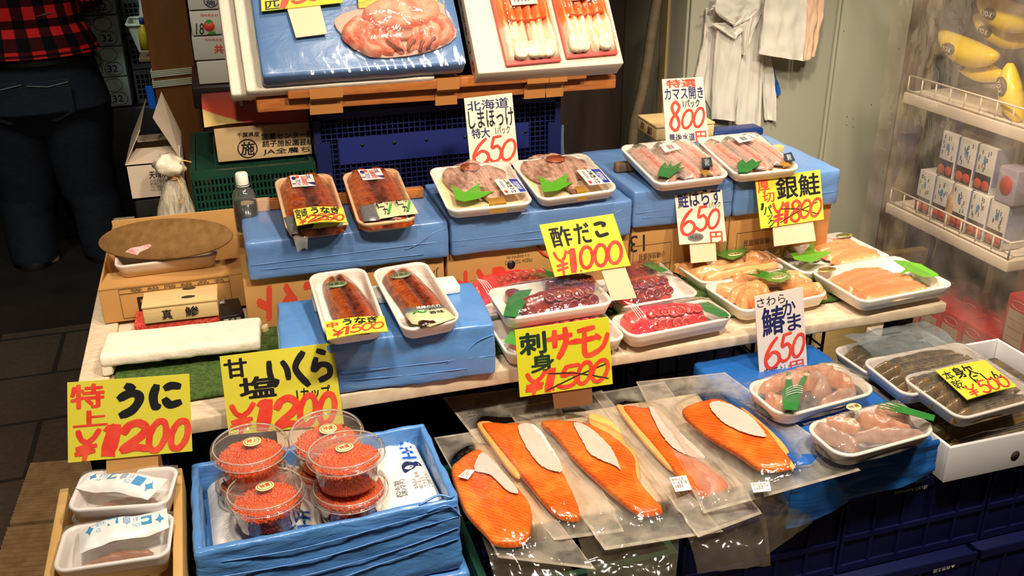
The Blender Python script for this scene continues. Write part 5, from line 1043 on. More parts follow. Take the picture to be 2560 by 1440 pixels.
kamasu('kamasu pack of three pink opened fish, left one, with dark green leaf', [(1538, 365), (1725, 345), (1825, 440), (1650, 462)], [([(1590, 362), (1635, 405), (1668, 435), (1700, 452)], [.26, .33, .34, .24, .06]), ([(1648, 358), (1700, 400), (1735, 430), (1752, 445)], [.22, .30, .32, .24, .06]), ([(1690, 350), (1745, 390), (1780, 420), (1795, 436)], [.22, .3, .3, .22, .06])],
       [(1642, 446), (1650, 424), (1662, 412), (1668, 424), (1678, 410), (1676, 426), (1706, 410), (1690, 430), (1712, 424), (1686, 440), (1672, 452)], [(1646, 372), (1686, 367), (1702, 382), (1662, 392)], [(1752, 406), (1776, 404), (1780, 428), (1754, 430)], 3)
kamasu('kamasu pack of three pink opened fish, right one, with dark square label', [(1742, 342), (1885, 333), (2012, 418), (1835, 443)], [([(1775, 350), (1815, 385), (1855, 412), (1890, 432)], [.26, .34, .36, .24, .06]), ([(1820, 343), (1870, 378), (1905, 405), (1930, 424)], [.24, .32, .34, .24, .06]), ([(1862, 337), (1915, 370), (1950, 395), (1972, 412)], [.22, .3, .3, .22, .06])],
       [(1844, 438), (1842, 415), (1855, 405), (1864, 414), (1880, 404), (1888, 412), (1904, 408), (1890, 424), (1868, 438)], [(1830, 354), (1866, 347), (1884, 360), (1846, 368)], [(1956, 396), (1976, 391), (1986, 412), (1962, 416)], 14)
# --- octopus packs
OCTR = pm('red_dyed_octopus', (214, 28, 46), .25, .6, (232, 60, 70), 50, 1.0, coat=.6, bump=.4, bs=120); OCTRS = pm('red_sucker', (190, 40, 44), .25, .6, (206, 70, 64), 90, 1, coat=.5)
OCTD = pm('dark_red_octopus', (104, 24, 30), .22, .6, (150, 44, 38), 45, 1.2, coat=.6, bump=.4, bs=120); OCTDS = pm('wine_sucker', (150, 46, 44), .25, .6, (110, 40, 60), 60, 1.4, coat=.5)
def octo(t, f, pa, wd, h, z, mats, ns, r0, seed, side=-1, nm='tentacle', rows=2):
    random.seed(seed); P = Lp(f, pa); Wm = max(wd); m = MB(); strip(m, f, P, wd, h, z, nu=18, k=10, p=2.0, wob=.003, seed=seed); b = build(nm, m, mats[0], t)
    C2 = cat(P, 20); n = len(C2)
    for r_ in range(rows):
        for k in range(ns):
            v = .30+.64*(k+.5*(r_ % 2)+.3)/ns; i = min(int(v*(n-1)), n-2); d = (C2[i+1]-C2[i]).normalized(); s_ = V((d.y, -d.x, 0)); wv = wd[min(int(v*len(wd)), len(wd)-1)]
            s_ = s_ if s_.y*side > 0 else -s_
            a = (.42+.38*r_ if rows > 1 else .6); off = s_*wv*.5*a; zz = z+h*(1-a**2.0)*.95; tiltv = (s_*(.55+.5*r_)+V((0, 0, 1))*(1.0-.35*r_)).normalized()
            nw = (f.x*tiltv.x+f.y*tiltv.y+f.z*tiltv.z).normalized(); xa = nw.orthogonal().normalized(); o = f.p(C2[i].x+off.x, C2[i].y+off.y, zz-.001)
            r = r0*(1-.5*abs(v-.55))*random.uniform(.8, 1.1); f2 = Fr(o, xa, nw.cross(xa), nw); m = MB()
            lathe(m, f2, [(r*.75, -.004), (r*.9, .002), (r, .0055), (r*.86, .0072), (r*.55, .0055), (r*.3, .002), (.0001, .0012)], 16); build('sucker', m, mats[1], b)
    return b
def baran(t, f, base, tip, n=6, w_=.02, z=.006, mat=None, spread=.5):
    b, e = V((*f.L(*base), 0)), V((*f.L(*tip), 0)); d = e-b; L_ = d.length; d.normalize(); s_ = V((-d.y, d.x, 0)); pts = [b-s_*w_*.5, b-s_*w_*.55+d*L_*.45]
    for k in range(n):
        u = (k+.5)/n-.5; pts.append(b+d*L_*(.8+.2*math.cos(u*3))+s_*u*w_*(1+spread*2.2))
        if k < n-1: u2 = (k+1)/n-.5; pts.append(b+d*L_*.52+s_*u2*w_*1.1)
    pts += [b+s_*w_*.55+d*L_*.45, b+s_*w_*.5]; m = MB(); flat(m, f, [(p.x, p.y) for p in pts], z, .0006); return build('plastic_leaf', m, mat or DARKLEAF, t)
OW = film('octopus_wrap', gloss=1.0, rough=.04, haze=.02, bump=.7, bs=40, base=.015)
def wstripes(t, f, px, py, L_=.045, a=0):
    x, y = f.L(px, py); m = MB()
    for k in range(4): tube(m, cat([f.p(x-.008+.0035*k, y+L_*.5, .031-.002*k), f.p(x-.006+.004*k, y+.002, .029), f.p(x-.001+.005*k, y-L_*.5, .014)], 6), .0007, 4)
    build('white_stripe_print', m, INK['w'], t)
# lower tray beneath, then the tray on top
t, f, W_, D_ = pack('octopus_pack', 'red octopus pack mostly hidden under another octopus pack, behind the salmon price sign', 'octopus pack', [(1215, 800), (1490, 770), (1575, 840), (1270, 895)], .715, 0, 'octopus packs', .024)
octo(t, f, [(1290, 850), (1360, 820), (1440, 805), (1520, 800)], [.05, .07, .07, .05], .028, -.020, (OCTR, OCTRS), 6, .011, 11); leaf(t, f, [(1260, 860), (1275, 835), (1300, 830), (1290, 870)], .004); wrap(t, f, W_, D_, .010, OW, 21)
t, f, W_, D_ = pack('octopus_pack', 'octopus pack with bright red tentacle at the back left, beside lower blue box', 'octopus pack', [(1150, 705), (1370, 672), (1430, 745), (1190, 800)], .722, 2, 'octopus packs', .022)
octo(t, f, [(1172, 735), (1240, 702), (1310, 690), (1375, 686)], [.06, .075, .06, .045], .034, -.018, (OCTR, OCTRS), 6, .009, 5); baran(t, f, (1390, 705), (1320, 680), 6, .025, .010); wstripes(t, f, 1212, 742); wrap(t, f, W_, D_, .018, OW, 22)
t, f, W_, D_ = pack('octopus_pack', 'dark octopus pack with purple suckers resting on top of another pack', 'octopus pack', [(1215, 718), (1480, 690), (1533, 752), (1262, 806)], .752, 3, 'octopus packs', .024)
octo(t, f, [(1300, 758), (1370, 745), (1440, 736), (1478, 729)], [.04, .062, .06, .04], .034, -.020, (OCTD, OCTDS), 6, .014, 3)
octo(t, f, [(1362, 722), (1410, 716), (1450, 712), (1486, 712)], [.02, .034, .034, .02], .026, -.004, (OCTD, pm('brown_sucker', (140, 60, 34), .3)), 7, .006, 8, nm='arm', rows=1)
m = MB(); pillow(m, f, Lp(f, [(1262, 728), (1300, 722), (1292, 744), (1275, 742)]), .02, -.018, rough=.003); build('octopus_piece', m, OCTD, t)
leaf(t, f, [(1258, 795), (1270, 752), (1295, 732), (1330, 728), (1312, 765), (1290, 798)], .004, DARKLEAF); wrap(t, f, W_, D_, .018, OW, 23)
t, f, W_, D_ = pack('octopus_pack', 'dark octopus pack farthest back beside the thousand yen sign', 'octopus pack', [(1430, 665), (1640, 645), (1690, 690), (1500, 720)], .715, 0, 'octopus packs', .022)
octo(t, f, [(1530, 690), (1580, 672), (1610, 660), (1636, 652)], [.045, .06, .055, .035], .030, -.018, (OCTD, pm('brown_sucker', (140, 60, 34), .3)), 7, .006, 17); baran(t, f, (1660, 690), (1595, 658), 6, .02, .010); wrap(t, f, W_, D_, .014, OW, 24)
t, f, W_, D_ = pack('octopus_pack', 'red octopus pack with large suckers in the middle of the right octopus row', 'octopus pack', [(1500, 712), (1690, 690), (1752, 732), (1545, 775)], .715, 0, 'octopus packs', .024)
octo(t, f, [(1520, 742), (1560, 722), (1620, 710), (1672, 705)], [.045, .07, .075, .055], .036, -.020, (pm('mid_red_octopus', (176, 44, 44), .25, .6, (200, 70, 60), 50, 1, coat=.6), OCTDS), 6, .0125, 29)
baran(t, f, (1530, 770), (1562, 712), 5, .02, .014); wrap(t, f, W_, D_, .020, OW, 25)
t, f, W_, D_ = pack('octopus_pack', 'bright red octopus pack at the table edge, right of salmon price sign', 'octopus pack', [(1535, 790), (1770, 745), (1840, 793), (1562, 848)], .718, 0, 'octopus packs', .026)
octo(t, f, [(1558, 800), (1620, 785), (1690, 778), (1760, 775)], [.055, .08, .08, .055], .038, -.022, (OCTR, OCTRS), 7, .0125, 41); wstripes(t, f, 1583, 802)
leaf(t, f, [(1745, 765), (1770, 762), (1815, 788), (1824, 798), (1800, 800), (1760, 785)], .006, DARKLEAF); wrap(t, f, W_, D_, .022, OW, 26)
# --- salmon belly packs
HAR = uvramp('salmon_belly', [(0, (238, 184, 128)), (.25, (236, 150, 84)), (.5, (244, 168, 104)), (.75, (236, 176, 118)), (1, (206, 128, 74))], 0, .25, (3, 5), .4, .6, sss=.12)
def belly(lab, c, z, paths, lf_, st, seed):
    t, f, W_, D_ = pack('salmon_belly_pack', lab, 'fish pack', c, z, 0, 'salmon belly packs', .024); random.seed(seed)
    for k, (pa, wd) in enumerate(paths):
        m = MB(); strip(m, f, Lp(f, pa), [x*W_ for x in wd], .021+.005*(k % 3), -.019+.001*k, nu=14, k=8, p=2.8, wob=.006, seed=seed+k*1.7); build('belly_strip', m, HAR, t)
    leaf(t, f, lf_, .016, pm('mid_green_plastic_leaf', (52, 140, 42), .35)); sticker(t, f, st[0], st[1], .017, .0075, .0175, CREAMS, '特選品', 'n'); wrap(t, f, W_, D_, .021, None, seed)
belly('salmon belly pack with green leaf, back one behind the other', [(1668, 650), (1880, 620), (1965, 668), (1765, 713)], .708,
      [([(1690, 652), (1740, 645), (1800, 640), (1850, 632)], (.2, .22, .2, .14)), ([(1700, 668), (1760, 662), (1820, 655), (1860, 650)], (.16, .2, .2, .12)), ([(1730, 684), (1800, 680), (1860, 672), (1900, 660)], (.14, .2, .2, .14)), ([(1830, 632), (1850, 632), (1870, 640)], (.12, .18, .1)), ([(1860, 640), (1900, 642), (1940, 652)], (.12, .2, .12)), ([(1760, 700), (1820, 692), (1900, 680), (1945, 668)], (.12, .18, .18, .12)), ([(1690, 662), (1725, 672), (1760, 690)], (.1, .16, .1))],
      [(1768, 648), (1805, 644), (1800, 633), (1828, 641), (1868, 634), (1858, 655), (1830, 668), (1795, 658), (1785, 652)], (1836, 655), 4)
belly('salmon belly pack with green leaf, front one at the table edge', [(1760, 705), (1960, 675), (2082, 728), (1850, 788)], .712,
      [([(1790, 708), (1840, 712), (1870, 705)], (.16, .24, .16)), ([(1830, 735), (1860, 718), (1900, 715), (1920, 730)], (.12, .18, .18, .1)), ([(1855, 765), (1862, 745), (1885, 735), (1900, 742)], (.12, .16, .16, .1)), ([(1890, 762), (1915, 745), (1950, 735), (1975, 745)], (.1, .16, .18, .12)), ([(1960, 745), (2000, 728), (2040, 722), (2060, 732)], (.12, .18, .16, .1)), ([(1950, 700), (1985, 700), (2030, 712)], (.16, .2, .12)), ([(1900, 695), (1940, 690), (1975, 690)], (.12, .18, .12)), ([(1830, 700), (1880, 690), (1920, 690)], (.12, .16, .12))],
      [(1860, 703), (1900, 704), (1888, 690), (1920, 700), (1962, 690), (1978, 712), (1950, 726), (1920, 722), (1900, 712)], (1945, 714), 8)
# --- salmon slice packs
SLI = uvramp('salmon_slice', [(0, (196, 186, 176)), (.06, (240, 214, 190)), (.13, (244, 150, 96)), (.5, (240, 128, 80)), (.85, (244, 146, 92)), (.95, (246, 208, 170)), (1, (226, 190, 160))], 0, .3, (3, 8),   .14, .6, sss=.12, streak=(5, (248, 178, 130), .22, 'Y', (.4, 1.6, 1)))
def slices(lab, c, z, paths, lf_, st, seed, white=None):
    t, f, W_, D_ = pack('salmon_slice_pack', lab, 'fish pack', c, z, 0, 'thick salmon slice packs', .024, pm('white_foam_tray', (1, 1, 1)))
    for k, (pa, wd) in enumerate(paths):
        m = MB(); strip(m, f, Lp(f, pa), [x*D_*1.15 for x in wd], .017, -.018+.0022*k, nu=18, k=8, p=5, wob=.003, seed=seed+k); build('salmon_slice', m, SLI, t)
    if white:
        for k, (pa, wd) in enumerate(white): m = MB(); strip(m, f, Lp(f, pa), [x*D_ for x in wd], .022, -.018+.001*k, nu=12, k=8, p=2.5, wob=.002, seed=k); build('silver_skin_piece', m, pm('silver_salmon_skin', (226, 196, 172), .3, .5, (190, 178, 168), 40, 1.2, coat=.5), t)
    for l_ in lf_: leaf(t, f, l_, .010, pm('fresh_green_plastic_leaf', (100, 168, 46), .35))
    sticker(t, f, st[0], st[1], .021, .0115, .0035, GOLDS, '特選', 'n'); wrap(t, f, W_, D_, .014, film('soft_wrap', gloss=.7, rough=.07, bump=.3, bs=14), seed)
slices('thick salmon slice pack with three-pointed leaf, back one', [(1890, 610), (2100, 583), (2240, 640), (2010, 690)], .712,
       [([(2060, 600), (2110, 598), (2170, 610)], (.12, .2, .1)), ([(2040, 615), (2100, 610), (2180, 618)], (.14, .26, .14)), ([(2060, 632), (2120, 622), (2200, 628)], (.14, .28, .16)), ([(2090, 650), (2140, 636), (2200, 632)], (.18, .30, .18))],
       [[(1962, 629), (1990, 640), (1995, 652), (2010, 640), (2033, 613), (2036, 640), (2078, 640), (2060, 652), (2028, 668), (1985, 660)]], (2110, 592), 5,
       [([(1930, 608), (1990, 610), (2030, 615)], (.16, .26, .2)), ([(1960, 622), (2010, 622), (2050, 632)], (.12, .2, .14)), ([(2010, 602), (2050, 600), (2085, 598)], (.12, .18, .1))])
slices('thick salmon slice pack overhanging the table corner, front one', [(2020, 675), (2245, 638), (2387, 712), (2160, 758)], .716,
       [([(2085, 700), (2140, 678), (2210, 662)], (.2, .26, .14)), ([(2110, 712), (2170, 690), (2235, 672)], (.22, .28, .16)), ([(2135, 720), (2200, 700), (2275, 682)], (.24, .34, .2)), ([(2150, 736), (2220, 722), (2308, 708)], (.2, .34, .24))],
       [[(2230, 662), (2262, 664), (2300, 672), (2340, 695), (2345, 702), (2310, 706), (2270, 690), (2245, 698), (2262, 684)]], (2067, 678), 9)
# ================================================================ LEFT END OF THE TABLE
KY = 1.78; t = thing('open_kraft_carton', 'open kraft carton holding the white tray and round brown disc', 'carton', (-.135, KY+.13, TT)); zk = .760
m = MB(); x0, x1 = -.268, .000
for bx in ((x0, x1, KY, KY+.004), (x0, x1, KY+.20, KY+.204), (x0, x0+.004, KY+.004, KY+.20), (x1-.004, x1, KY+.004, KY+.20)): rbox(m, WF, *bx, TT, zk, .0015, (3, 1, 1))
box(m, WF, x0+.004, x1-.004, KY+.004, KY+.20, TT+.001, TT+.005); bd = build('body', m, KRAFT, t)
m = MB(); m.add([V((x0, KY-.001, zk)), V((x1, KY-.001, zk)), V((x1-.004, KY+.075, zk+.002)), V((x0+.012, KY+.07, zk+.002)), V((x0, KY-.001, zk-.003)), V((x1, KY-.001, zk-.003)), V((x1-.004, KY+.075, zk-.002)), V((x0+.012, KY+.07, zk-.002))], [(0, 1, 2, 3), (7, 6, 5, 4), (0, 4, 5, 1), (2, 6, 7, 3), (1, 5, 6, 2), (3, 7, 4, 0)]); build('front_flap', m, KRAFT, t)
m = MB(); rbox(m, WF, x0+.02, x1-.004, KY+.2045, KY+.208, zk-.01, zk+.062, .0015); build('rear_flap', m, KRAFT, t)
m = MB(); f = Fr((x0+.035, KY-.0007, TT+.006), (1, 0, 0), (0, 0, 1), (0, -1, 0))
for a in ([(0, 0), (.20, 0)], [(0, .06), (.20, .06)], [(0, 0), (0, .06)], [(.20, 0), (.20, .06)], [(0, .05), (.20, .05)]): tube(m, [f.p(*a[0]), f.p(*a[1])], .0005, 4)
build('frame_print', m, INK['n'], bd)
marks('grade_print', fquad(f,   .030, .052, .012, .040), N_, [('B', (0, 0, 1, 1), 'k', .02)], bd); marks('grade_print', fquad(f,   .054, .066, .014, .038), N_, [('9\n5', (0, 0, 1, 1), 'e', .0)], bd); marks('grade_print', fquad(f,   .02, .19, .0515, .0585), N_, [('等 級 階 級 品 名', (0, 0, 1, 1), 'n', .0)], bd)
ft = Fr((PZ(410, 668, .80).x, KY+.135, .828), V((.998, .02, .05)).normalized(), (0, 1, 0), (0, 0, 1)); ft.z = ft.x.cross(ft.y)
f3 = fr4([(298, 628), (541, 594), (543, 640), (275, 668)], .790, 3); m = tray_mesh(f3, f3.w, max(f3.d, .08), .028, .018, .010)
tag(build('foam_tray', m, pm('greyish_foam_tray', (226, 206, 190), .6, .3, (206, 184, 168), 20, .8), off=f3.p(0, 0, -.042)), 'white foam tray set inside the open kraft carton', 'tray')
c1, c2_, c3, c4 = PZ(250, 605, .815), PZ(585, 590, .835), PZ(400, 548, .855), PZ(420, 648, .800)
fx = (c2_-c1); fy = (c3-c4); o = (c1+c2_+c3+c4)/4; nx = fx.normalized(); nz = nx.cross(fy).normalized(); ny = nz.cross(nx)
df = Fr(o, nx, ny, nz); t = thing('round_board', 'round brown fibre disc lying tilted on the open carton', 'board', df.p(0, 0, 0)); m = MB()
lathe(m, df, [(.0001, -.003), (fx.length/2-.002, -.003), (fx.length/2, -.001), (fx.length/2, .001), (fx.length/2-.002, .003), (.0001, .003)], 56, sx=1, sy=fy.dot(ny)/fx.length); build('disc', m, pm('brown_fibreboard', (136, 100, 58), .8, .2, (116, 82, 44), 60, 1.2, bump=.3, bs=200), t)
m = MB(); flat(m, df, Lp(df, [(315, 632), (330, 622), (352, 618), (375, 612), (382, 616), (372, 624), (352, 632), (345, 640), (330, 636)]), .0032, .0004); build('torn_label', m, pm('torn_pink_label', (226, 176, 170), .6, .3, (210, 120, 120), 90, 2), t)
# wood boxes
def wbox(name, lab, fr, W_, D_, h, txt, items=True):
    t = thing(name, lab, 'wooden box', fr.p(0, 0, 0)); m = MB(); rbox(m, fr, -W_/2, W_/2, 0, D_, 0, h-.006, .002); b = build('body', m, PINE, t, merge=True)
    m = MB(); rbox(m, fr, -W_/2-.001, W_/2+.001, -.001, D_+.001, h-.0055, h, .0015); l = build('lid', m, PINE, t, merge=True)
    q = [fr.p(-W_/2, -.0016, h-.006), fr.p(W_/2, -.0016, h-.006), fr.p(W_/2, -.0016, .004), fr.p(-W_/2, -.0016, .004)]
    marks('brand_print', q, -fr.y, [(txt[0], (.25, .15, .38, .9), 'k', .01), (txt[1], (.56, .12, .74, .88), 'k', .01)], b); return t, l, b
a, b = PZ(362, 812, .705), PZ(548, 790, .705); xx = (b-a).normalized(); wf2 = Fr(((a.x+b.x)/2, (a.y+b.y)/2, .7055), xx, V((0, 0, 1)).cross(xx), (0, 0, 1))
t, l, b = wbox('urchin_box', 'pale wooden box with brush writing lying on the red flat box', wf2, (PZ(548, 790, .705)-PZ(362, 812, .705)).length, .085, .036, '真鯵')
for yy in (.022, .062): m = MB(); lathe(m, wf2.up(.0361), [(.0001, .0004), (.0125, .0004), (.0125, 0)], 24, cx=.015, cy=yy, sx=1, sy=.5); build('oval_hole', m, pm('dark_hole', (60, 46, 30), .8), l)
m = MB(); rbox(m, wf2, -.0945 if 0 else -wf2.w*0-.073, .073, -.003, .088, .001, .039, .002); 
a, b = PZ(338, 832, TT), PZ(560, 806, TT); m = MB(); ff = Fr((a.x, a.y, TT+.0006), (b-a).normalized(), V((0, 0, 1)).cross((b-a).normalized()), (0, 0, 1))
rbox(m, ff, 0, (b-a).length, 0, .115, 0, .0155, .002); rt = tag(build('red_flat_box', m, pm('red_speckled_wrap', (214, 50, 42), .4, .5, (236, 100, 84), 300, 2.5), off=ff.p(.07, .05, 0)), 'flat red speckled box lying on the turf under the pale wooden box', 'box')
a, b = PZ(548, 806, .70), PZ(606, 796, .70); ff = Fr((a.x, a.y+.006, TT+.0006), (b-a).normalized(), V((0, 0, 1)).cross((b-a).normalized()), (0, 0, 1)); m = MB(); rbox(m, ff, .003, .047, 0, .11, 0, .018, .002)
bt = tag(build('black_pack', m, pm('black_matte_pack', (34, 28, 28), .4, .5), off=ff.p(.02, .05, 0)), 'black printed pack lying beside the pale wooden box', 'pack')
marks('pack_print', fquad(ff, .006, .024, .06, .105, .0184), V((0, 0, 1)), [('宮\n内\n産', (.2, 0, .8, 1), 'w', 0)], bt); marks('pack_print', [ff.p(.008, -.0006, .013), ff.p(.04, -.0006, .013), ff.p(.04, -.0006, .006), ff.p(.008, -.0006, .006)], -ff.y, [('要冷凍', (0, 0, 1, 1), 'w', 0)], bt)
# styrofoam slab
a, b = PZ(244, 895, .726), PZ(650, 850, .726); xx = (b-a).normalized(); sf = Fr((a.x, a.y, TT+.0004), xx, V((0, 0, 1)).cross(xx), (0, 0, 1)); L_ = (b-a).length
m = MB(); rbox(m, sf, 0, L_, 0, .098, .016, .038, .007, (20, 8, 2), wrk(.0022, 60, 60, 60)); rbox(m, sf, .001, .020, .002, .095, 0, .020, .004, (2, 6, 1), wrk(.0022, 60, 60, 60)); rbox(m, sf, L_-.05, L_-.02, .03, .095, 0, .020, .004, (2, 6, 1), wrk(.0022, 60, 60, 60))
tag(build('styrofoam_board', m, FOAM, off=sf.p(L_/2, .05, 0)), 'long white styrofoam lid with rough edges on the green turf', 'styrofoam lid')
m = MB(); q = PZ(660, 826, TT); pillow(m, Fr((q.x, q.y, TT), (1, 0, 0), (0, 1, 0), (0, 0, 1)), [(-.006, -.005), (.004, -.006), (.009, .002), (.0, .006)], .010, 0, rough=.004)
tag(build('crumpled_scrap', m, pm('tan_scrap', (196, 174, 120), .7), off=(q.x, q.y, TT)), 'tiny crumpled tan scrap on the turf beside the slab', 'scrap')
# wooden box behind the kamasu sign
WBZ = .886; a, b = PZ(1640, 352, WBZ), PZ(1784, 340, WBZ); xx = (b-a).normalized(); wf3 = Fr(((a.x+b.x)/2, (a.y+b.y)/2, WBZ), xx, V((0, 0, 1)).cross(xx), (0, 0, 1)); L_ = (b-a).length
t, l, b = wbox('urchin_box', 'pale wooden box with brush writing behind the kamasu price sign', wf3, L_, .115, .034, '真鯵')
q = [wf3.p(-L_/2-.0016, .11, .028), wf3.p(-L_/2-.0016, .0, .028), wf3.p(-L_/2-.0016, .0, .003), wf3.p(-L_/2-.0016, .11, .003)]
marks('brand_print', q, -wf3.x, [('京', (.15, .1, .38, .8), 'k', .01), ('卸', (.55, .15, .78, .9), 'k', .01)], b)
# ================================================================ FRONT ROW: crates underneath
def ribcrate(lab, x0, x1, y0, y1, z0, z1, mat, txt=None):
    t = thing('returnable_crate', lab, 'crate', ((x0+x1)/2, (y0+y1)/2, z0), 'solid folding crates under the front row')
    m = MB(); rbox(m, WF, x0+.004, x1-.004, y0+.004, y1-.004, z0, z1-.002, .003); b = build('body', m, mat, t, merge=True)
    m = MB(); h = z1-z0
    for a in ((z1-.018, z1-.001), (z0+h*.40, z0+h*.46), (z0, z0+.014)): box(m, WF, x0, x1, y0, y0+.0045, *a)
    n = max(3, int((x1-x0)/.055))
    for i in range(n+1):
        x = x0+(x1-x0-.006)*i/n; box(m, WF, x, x+.006, y0+.0005, y0+.0045, z0+.014, z1-.018)
    box(m, WF, x0, x0+.0045, y0, y1, z1-.018, z1-.001); build('rib', m, mat, t)
    if txt:
        f = Fr((x0, y0-.0008, z0), (1, 0, 0), (0, 0, 1), (0, -1, 0))
        for s, u0, u1, v0, v1 in txt: marks('crate_print', rot180(fquad(f, u0, u1, v0, v1)), N_, [(s, (0, 0, 1, 1), 'w', .0)], b)
    return t
BZB = .53
xr = [.60, .895, 1.19, 1.485]
for i in range(3):
    tx = [('通い函 Returnable', .09, .155, .142, .150), ('▲', .235, .242, .15, .157)] if i == 1 else None
    ribcrate('navy returnable crate under the front row, upper tier, '+['left', 'middle, with pale upside-down print', 'right'][i], xr[i]+.002, xr[i+1]-.002, 1.075, 1.40, BZB-.165, BZB-(.016 if i == 0 else .002), NAVY2, tx)
    ribcrate('navy returnable crate under the front row, lower tier, '+['left', 'middle, with pale upside-down print', 'right'][i], xr[i]-.018, xr[i+1]-.022, 1.05, 1.40, BZB-.345, BZB-.167, NAVY2, [('通い函 Returnable', .10, .165, .10, .108), ('▲自然王国', .2, .245, .155, .163)] if i == 1 else None)
    ribcrate('navy returnable crate standing on the ground, '+['left', 'middle', 'right'][i], xr[i]-.018, xr[i+1]-.022, 1.05, 1.40, .002, BZB-.347, NAVY2)
for i, (x0, x1) in enumerate(((-.30, -.142), (-.138, .262))):
    ribcrate(['navy crate under the urchin box at the left front', 'navy crate under the roe box'][i], x0, x1, 1.06, 1.37, .002, .36 if i else .555, pm('blue_crate', (28, 60, 120), .45, .4))
crate('green_crate', 'dark green crate under the salmon fillet bags', .275, .585, 1.06, 1.40, .20, .50, DARKGREEN, 16, 9)
crate('green_crate', 'dark green lower crate on the ground under another green crate', .275, .585, 1.06, 1.40, .003, .195, DARKGREEN, 16, 6)
# ---------------------------------------------------------------- urchin box
UZ = .640
c = [PZ(150, 1224, UZ), PZ(456, 1166, UZ), PZ(458, 1452, UZ), PZ(92, 1522, UZ)]
ux = ((c[1]-c[0])+(c[2]-c[3])).normalized(); uf = Fr((c[2]+c[3])/2, ux, V((0, 0, 1)).cross(ux), (0, 0, 1)); hx = ((c[1]-c[0]).length+(c[2]-c[3]).length)/4; dy = ((c[0]-c[3]).length+(c[1]-c[2]).length)/2
t = thing('wooden_tray_box', 'shallow wooden box holding the two urchin packs at lower left', 'wooden box', uf.p(0, dy/2, -.085)); wt = .013
for nm, b_ in (('side_board', (-hx, -hx+wt, 0, dy)), ('side_board', (hx-wt, hx, 0, dy)), ('end_board', (-hx+wt+.0004, hx-wt-.0004, 0, .010)), ('end_board', (-hx+wt+.0004, hx-wt-.0004, dy-.010, dy))):
    m = MB(); rbox(m, uf, b_[0], b_[1], b_[2], b_[3], -.08, 0 if nm == 'side_board' else -.022, .002); build(nm, m, WOOD, t, merge=True)
m = MB(); box(m, uf, -hx+.001, hx-.001, .001, dy-.001, -.084, -.0805); build('bottom_board', m, WOOD, t)
def urchin(lab, c, z, pk, seed, tl):
    f = fr4(c, z, tl); t = thing('urchin_pack', lab, 'urchin pack', f.p(0, 0, -.03), 'urchin packs in the wooden box'); W_, D_ = f.w, f.d
    tm = pm('greyish_white_tray', (236, 228, 224), .35, .5); build('tray', tray_mesh(f, W_, D_, .034, .018, .008), tm, t)
    random.seed(seed)
    for k in range(9):
        x, y = -W_*.36+W_*.72*k/8, -D_*.30+.006*(k % 2); m = MB(); pillow(m, f, [(x-.008, y-.006), (x+.008, y-.006), (x+.007, y+.010), (x-.006, y+.009)], .008, -.030, rough=.003, seed=k, k=3); build('urchin_roe', m, pm('urchin_roe', (206, 140, 60), .4, .5, (180, 104, 40), 80, 1.2, sss=.1), t)
    m = MB(); strip(m, f, [(-W_*.25, -D_*.06), (0, D_*.0), (W_*.3, -D_*.03)], (.012, .02, .012), .010, -.030, wob=.003, seed=2); build('urchin_roe', m, pm('brown_urchin_roe', (150, 92, 60), .4, .5), t)
    m = MB(); P = [f.L(*p) for p in pk]; q0, q1, q2, q3 = [V((a, b, 0)) for a, b in P]
    def pf_(u, v): p = (q0*(1-u)+q1*u)*(1-v)+(q3*(1-u)+q2*u)*v; return f.p(p.x, p.y, .003+.008*(1-(2*v-1)**4)*(1-(2*u-1)**6)+.003*math.sin(u*8+seed)+.002*MN.noise(V((u*6, v*4, seed))))
    surf(m, pf_, 30, 12, flip=True); pb = build('packet', m, pm('white_ice_packet', (238, 238, 236), .35, .5, bump=.4, bs=60), t)
    mb = MB(); its = [('■', .33, .45, .14, .50, 'c', .0), ('■', .70, .82, .30, .68, 'c', .0), ('✦', .08, .17, .15, .6, 'c', 0), ('❄', .50, .58, .15, .55, 'c', 0), ('✦', .86, .96, .35, .8, 'c', 0), ('保冷剤\nICE', .20, .31, .2, .6, 'l', 0), ('冷凍\nPACK', .60, .69, .25, .7, 'l', 0)]
    for s, u0, u1, v0, v1, ck, wt_ in its:
        vs, fs = glyph(s, wt_); mb.add([pf_(u0+(u1-u0)*a, v0+(v1-v0)*b)+f.z*.0007 for a, b in vs], fs, 0 if ck == 'c' else 1)
    build('packet_print', mb, [INK['c'], INK['l']], pb)
    m = MB(); surf(m, lambda u, v: f.p((u-.5)*W_*.97, (v-.5)*D_*.97, .0022+.0018*(1-(2*u-1)**6)), 16, 12); build('clear_lid', m, film('pack_lid', gloss=.5, rough=.05, haze=.10, bump=.25, bs=16), t); return t
urchin('urchin pack with white ice packet on top, rear one in wooden box', [(213, 1180), (447, 1164), (425, 1262), (155, 1278)], .674, [(225, 1185), (420, 1198), (370, 1250), (190, 1225)], 3, 4)
urchin('urchin pack with white ice packet on top, front one in wooden box', [(152, 1322), (437, 1276), (425, 1392), (135, 1428)], .655, [(198, 1325), (418, 1275), (424, 1325), (200, 1385)], 5, 2)
for lab, c, z in (('plain white tray under the rear urchin pack', [(200, 1215), (445, 1195), (440, 1300), (155, 1325)], .640),):
    f = fr4(c, z-.004, 0); tag(build('foam_tray', tray_mesh(f, f.w*.9, f.d*.8, .03, .018, .008), pm('greyish_white_tray', (1, 1, 1)), off=f.p(0, 0, -.03)), lab, 'tray')
m = MB(); a = PZ(268, 1172, .66); rbox(m, Fr(a, (1, 0, 0), (0, 1, 0), (0, 0, 1)), 0, .072, .0, .045, -.1, .004, .002)
tag(build('kraft_block', m, KRAFT, off=a-V((0, 0, .1))), 'small kraft block behind the urchin box carrying the urchin price sign', 'block')
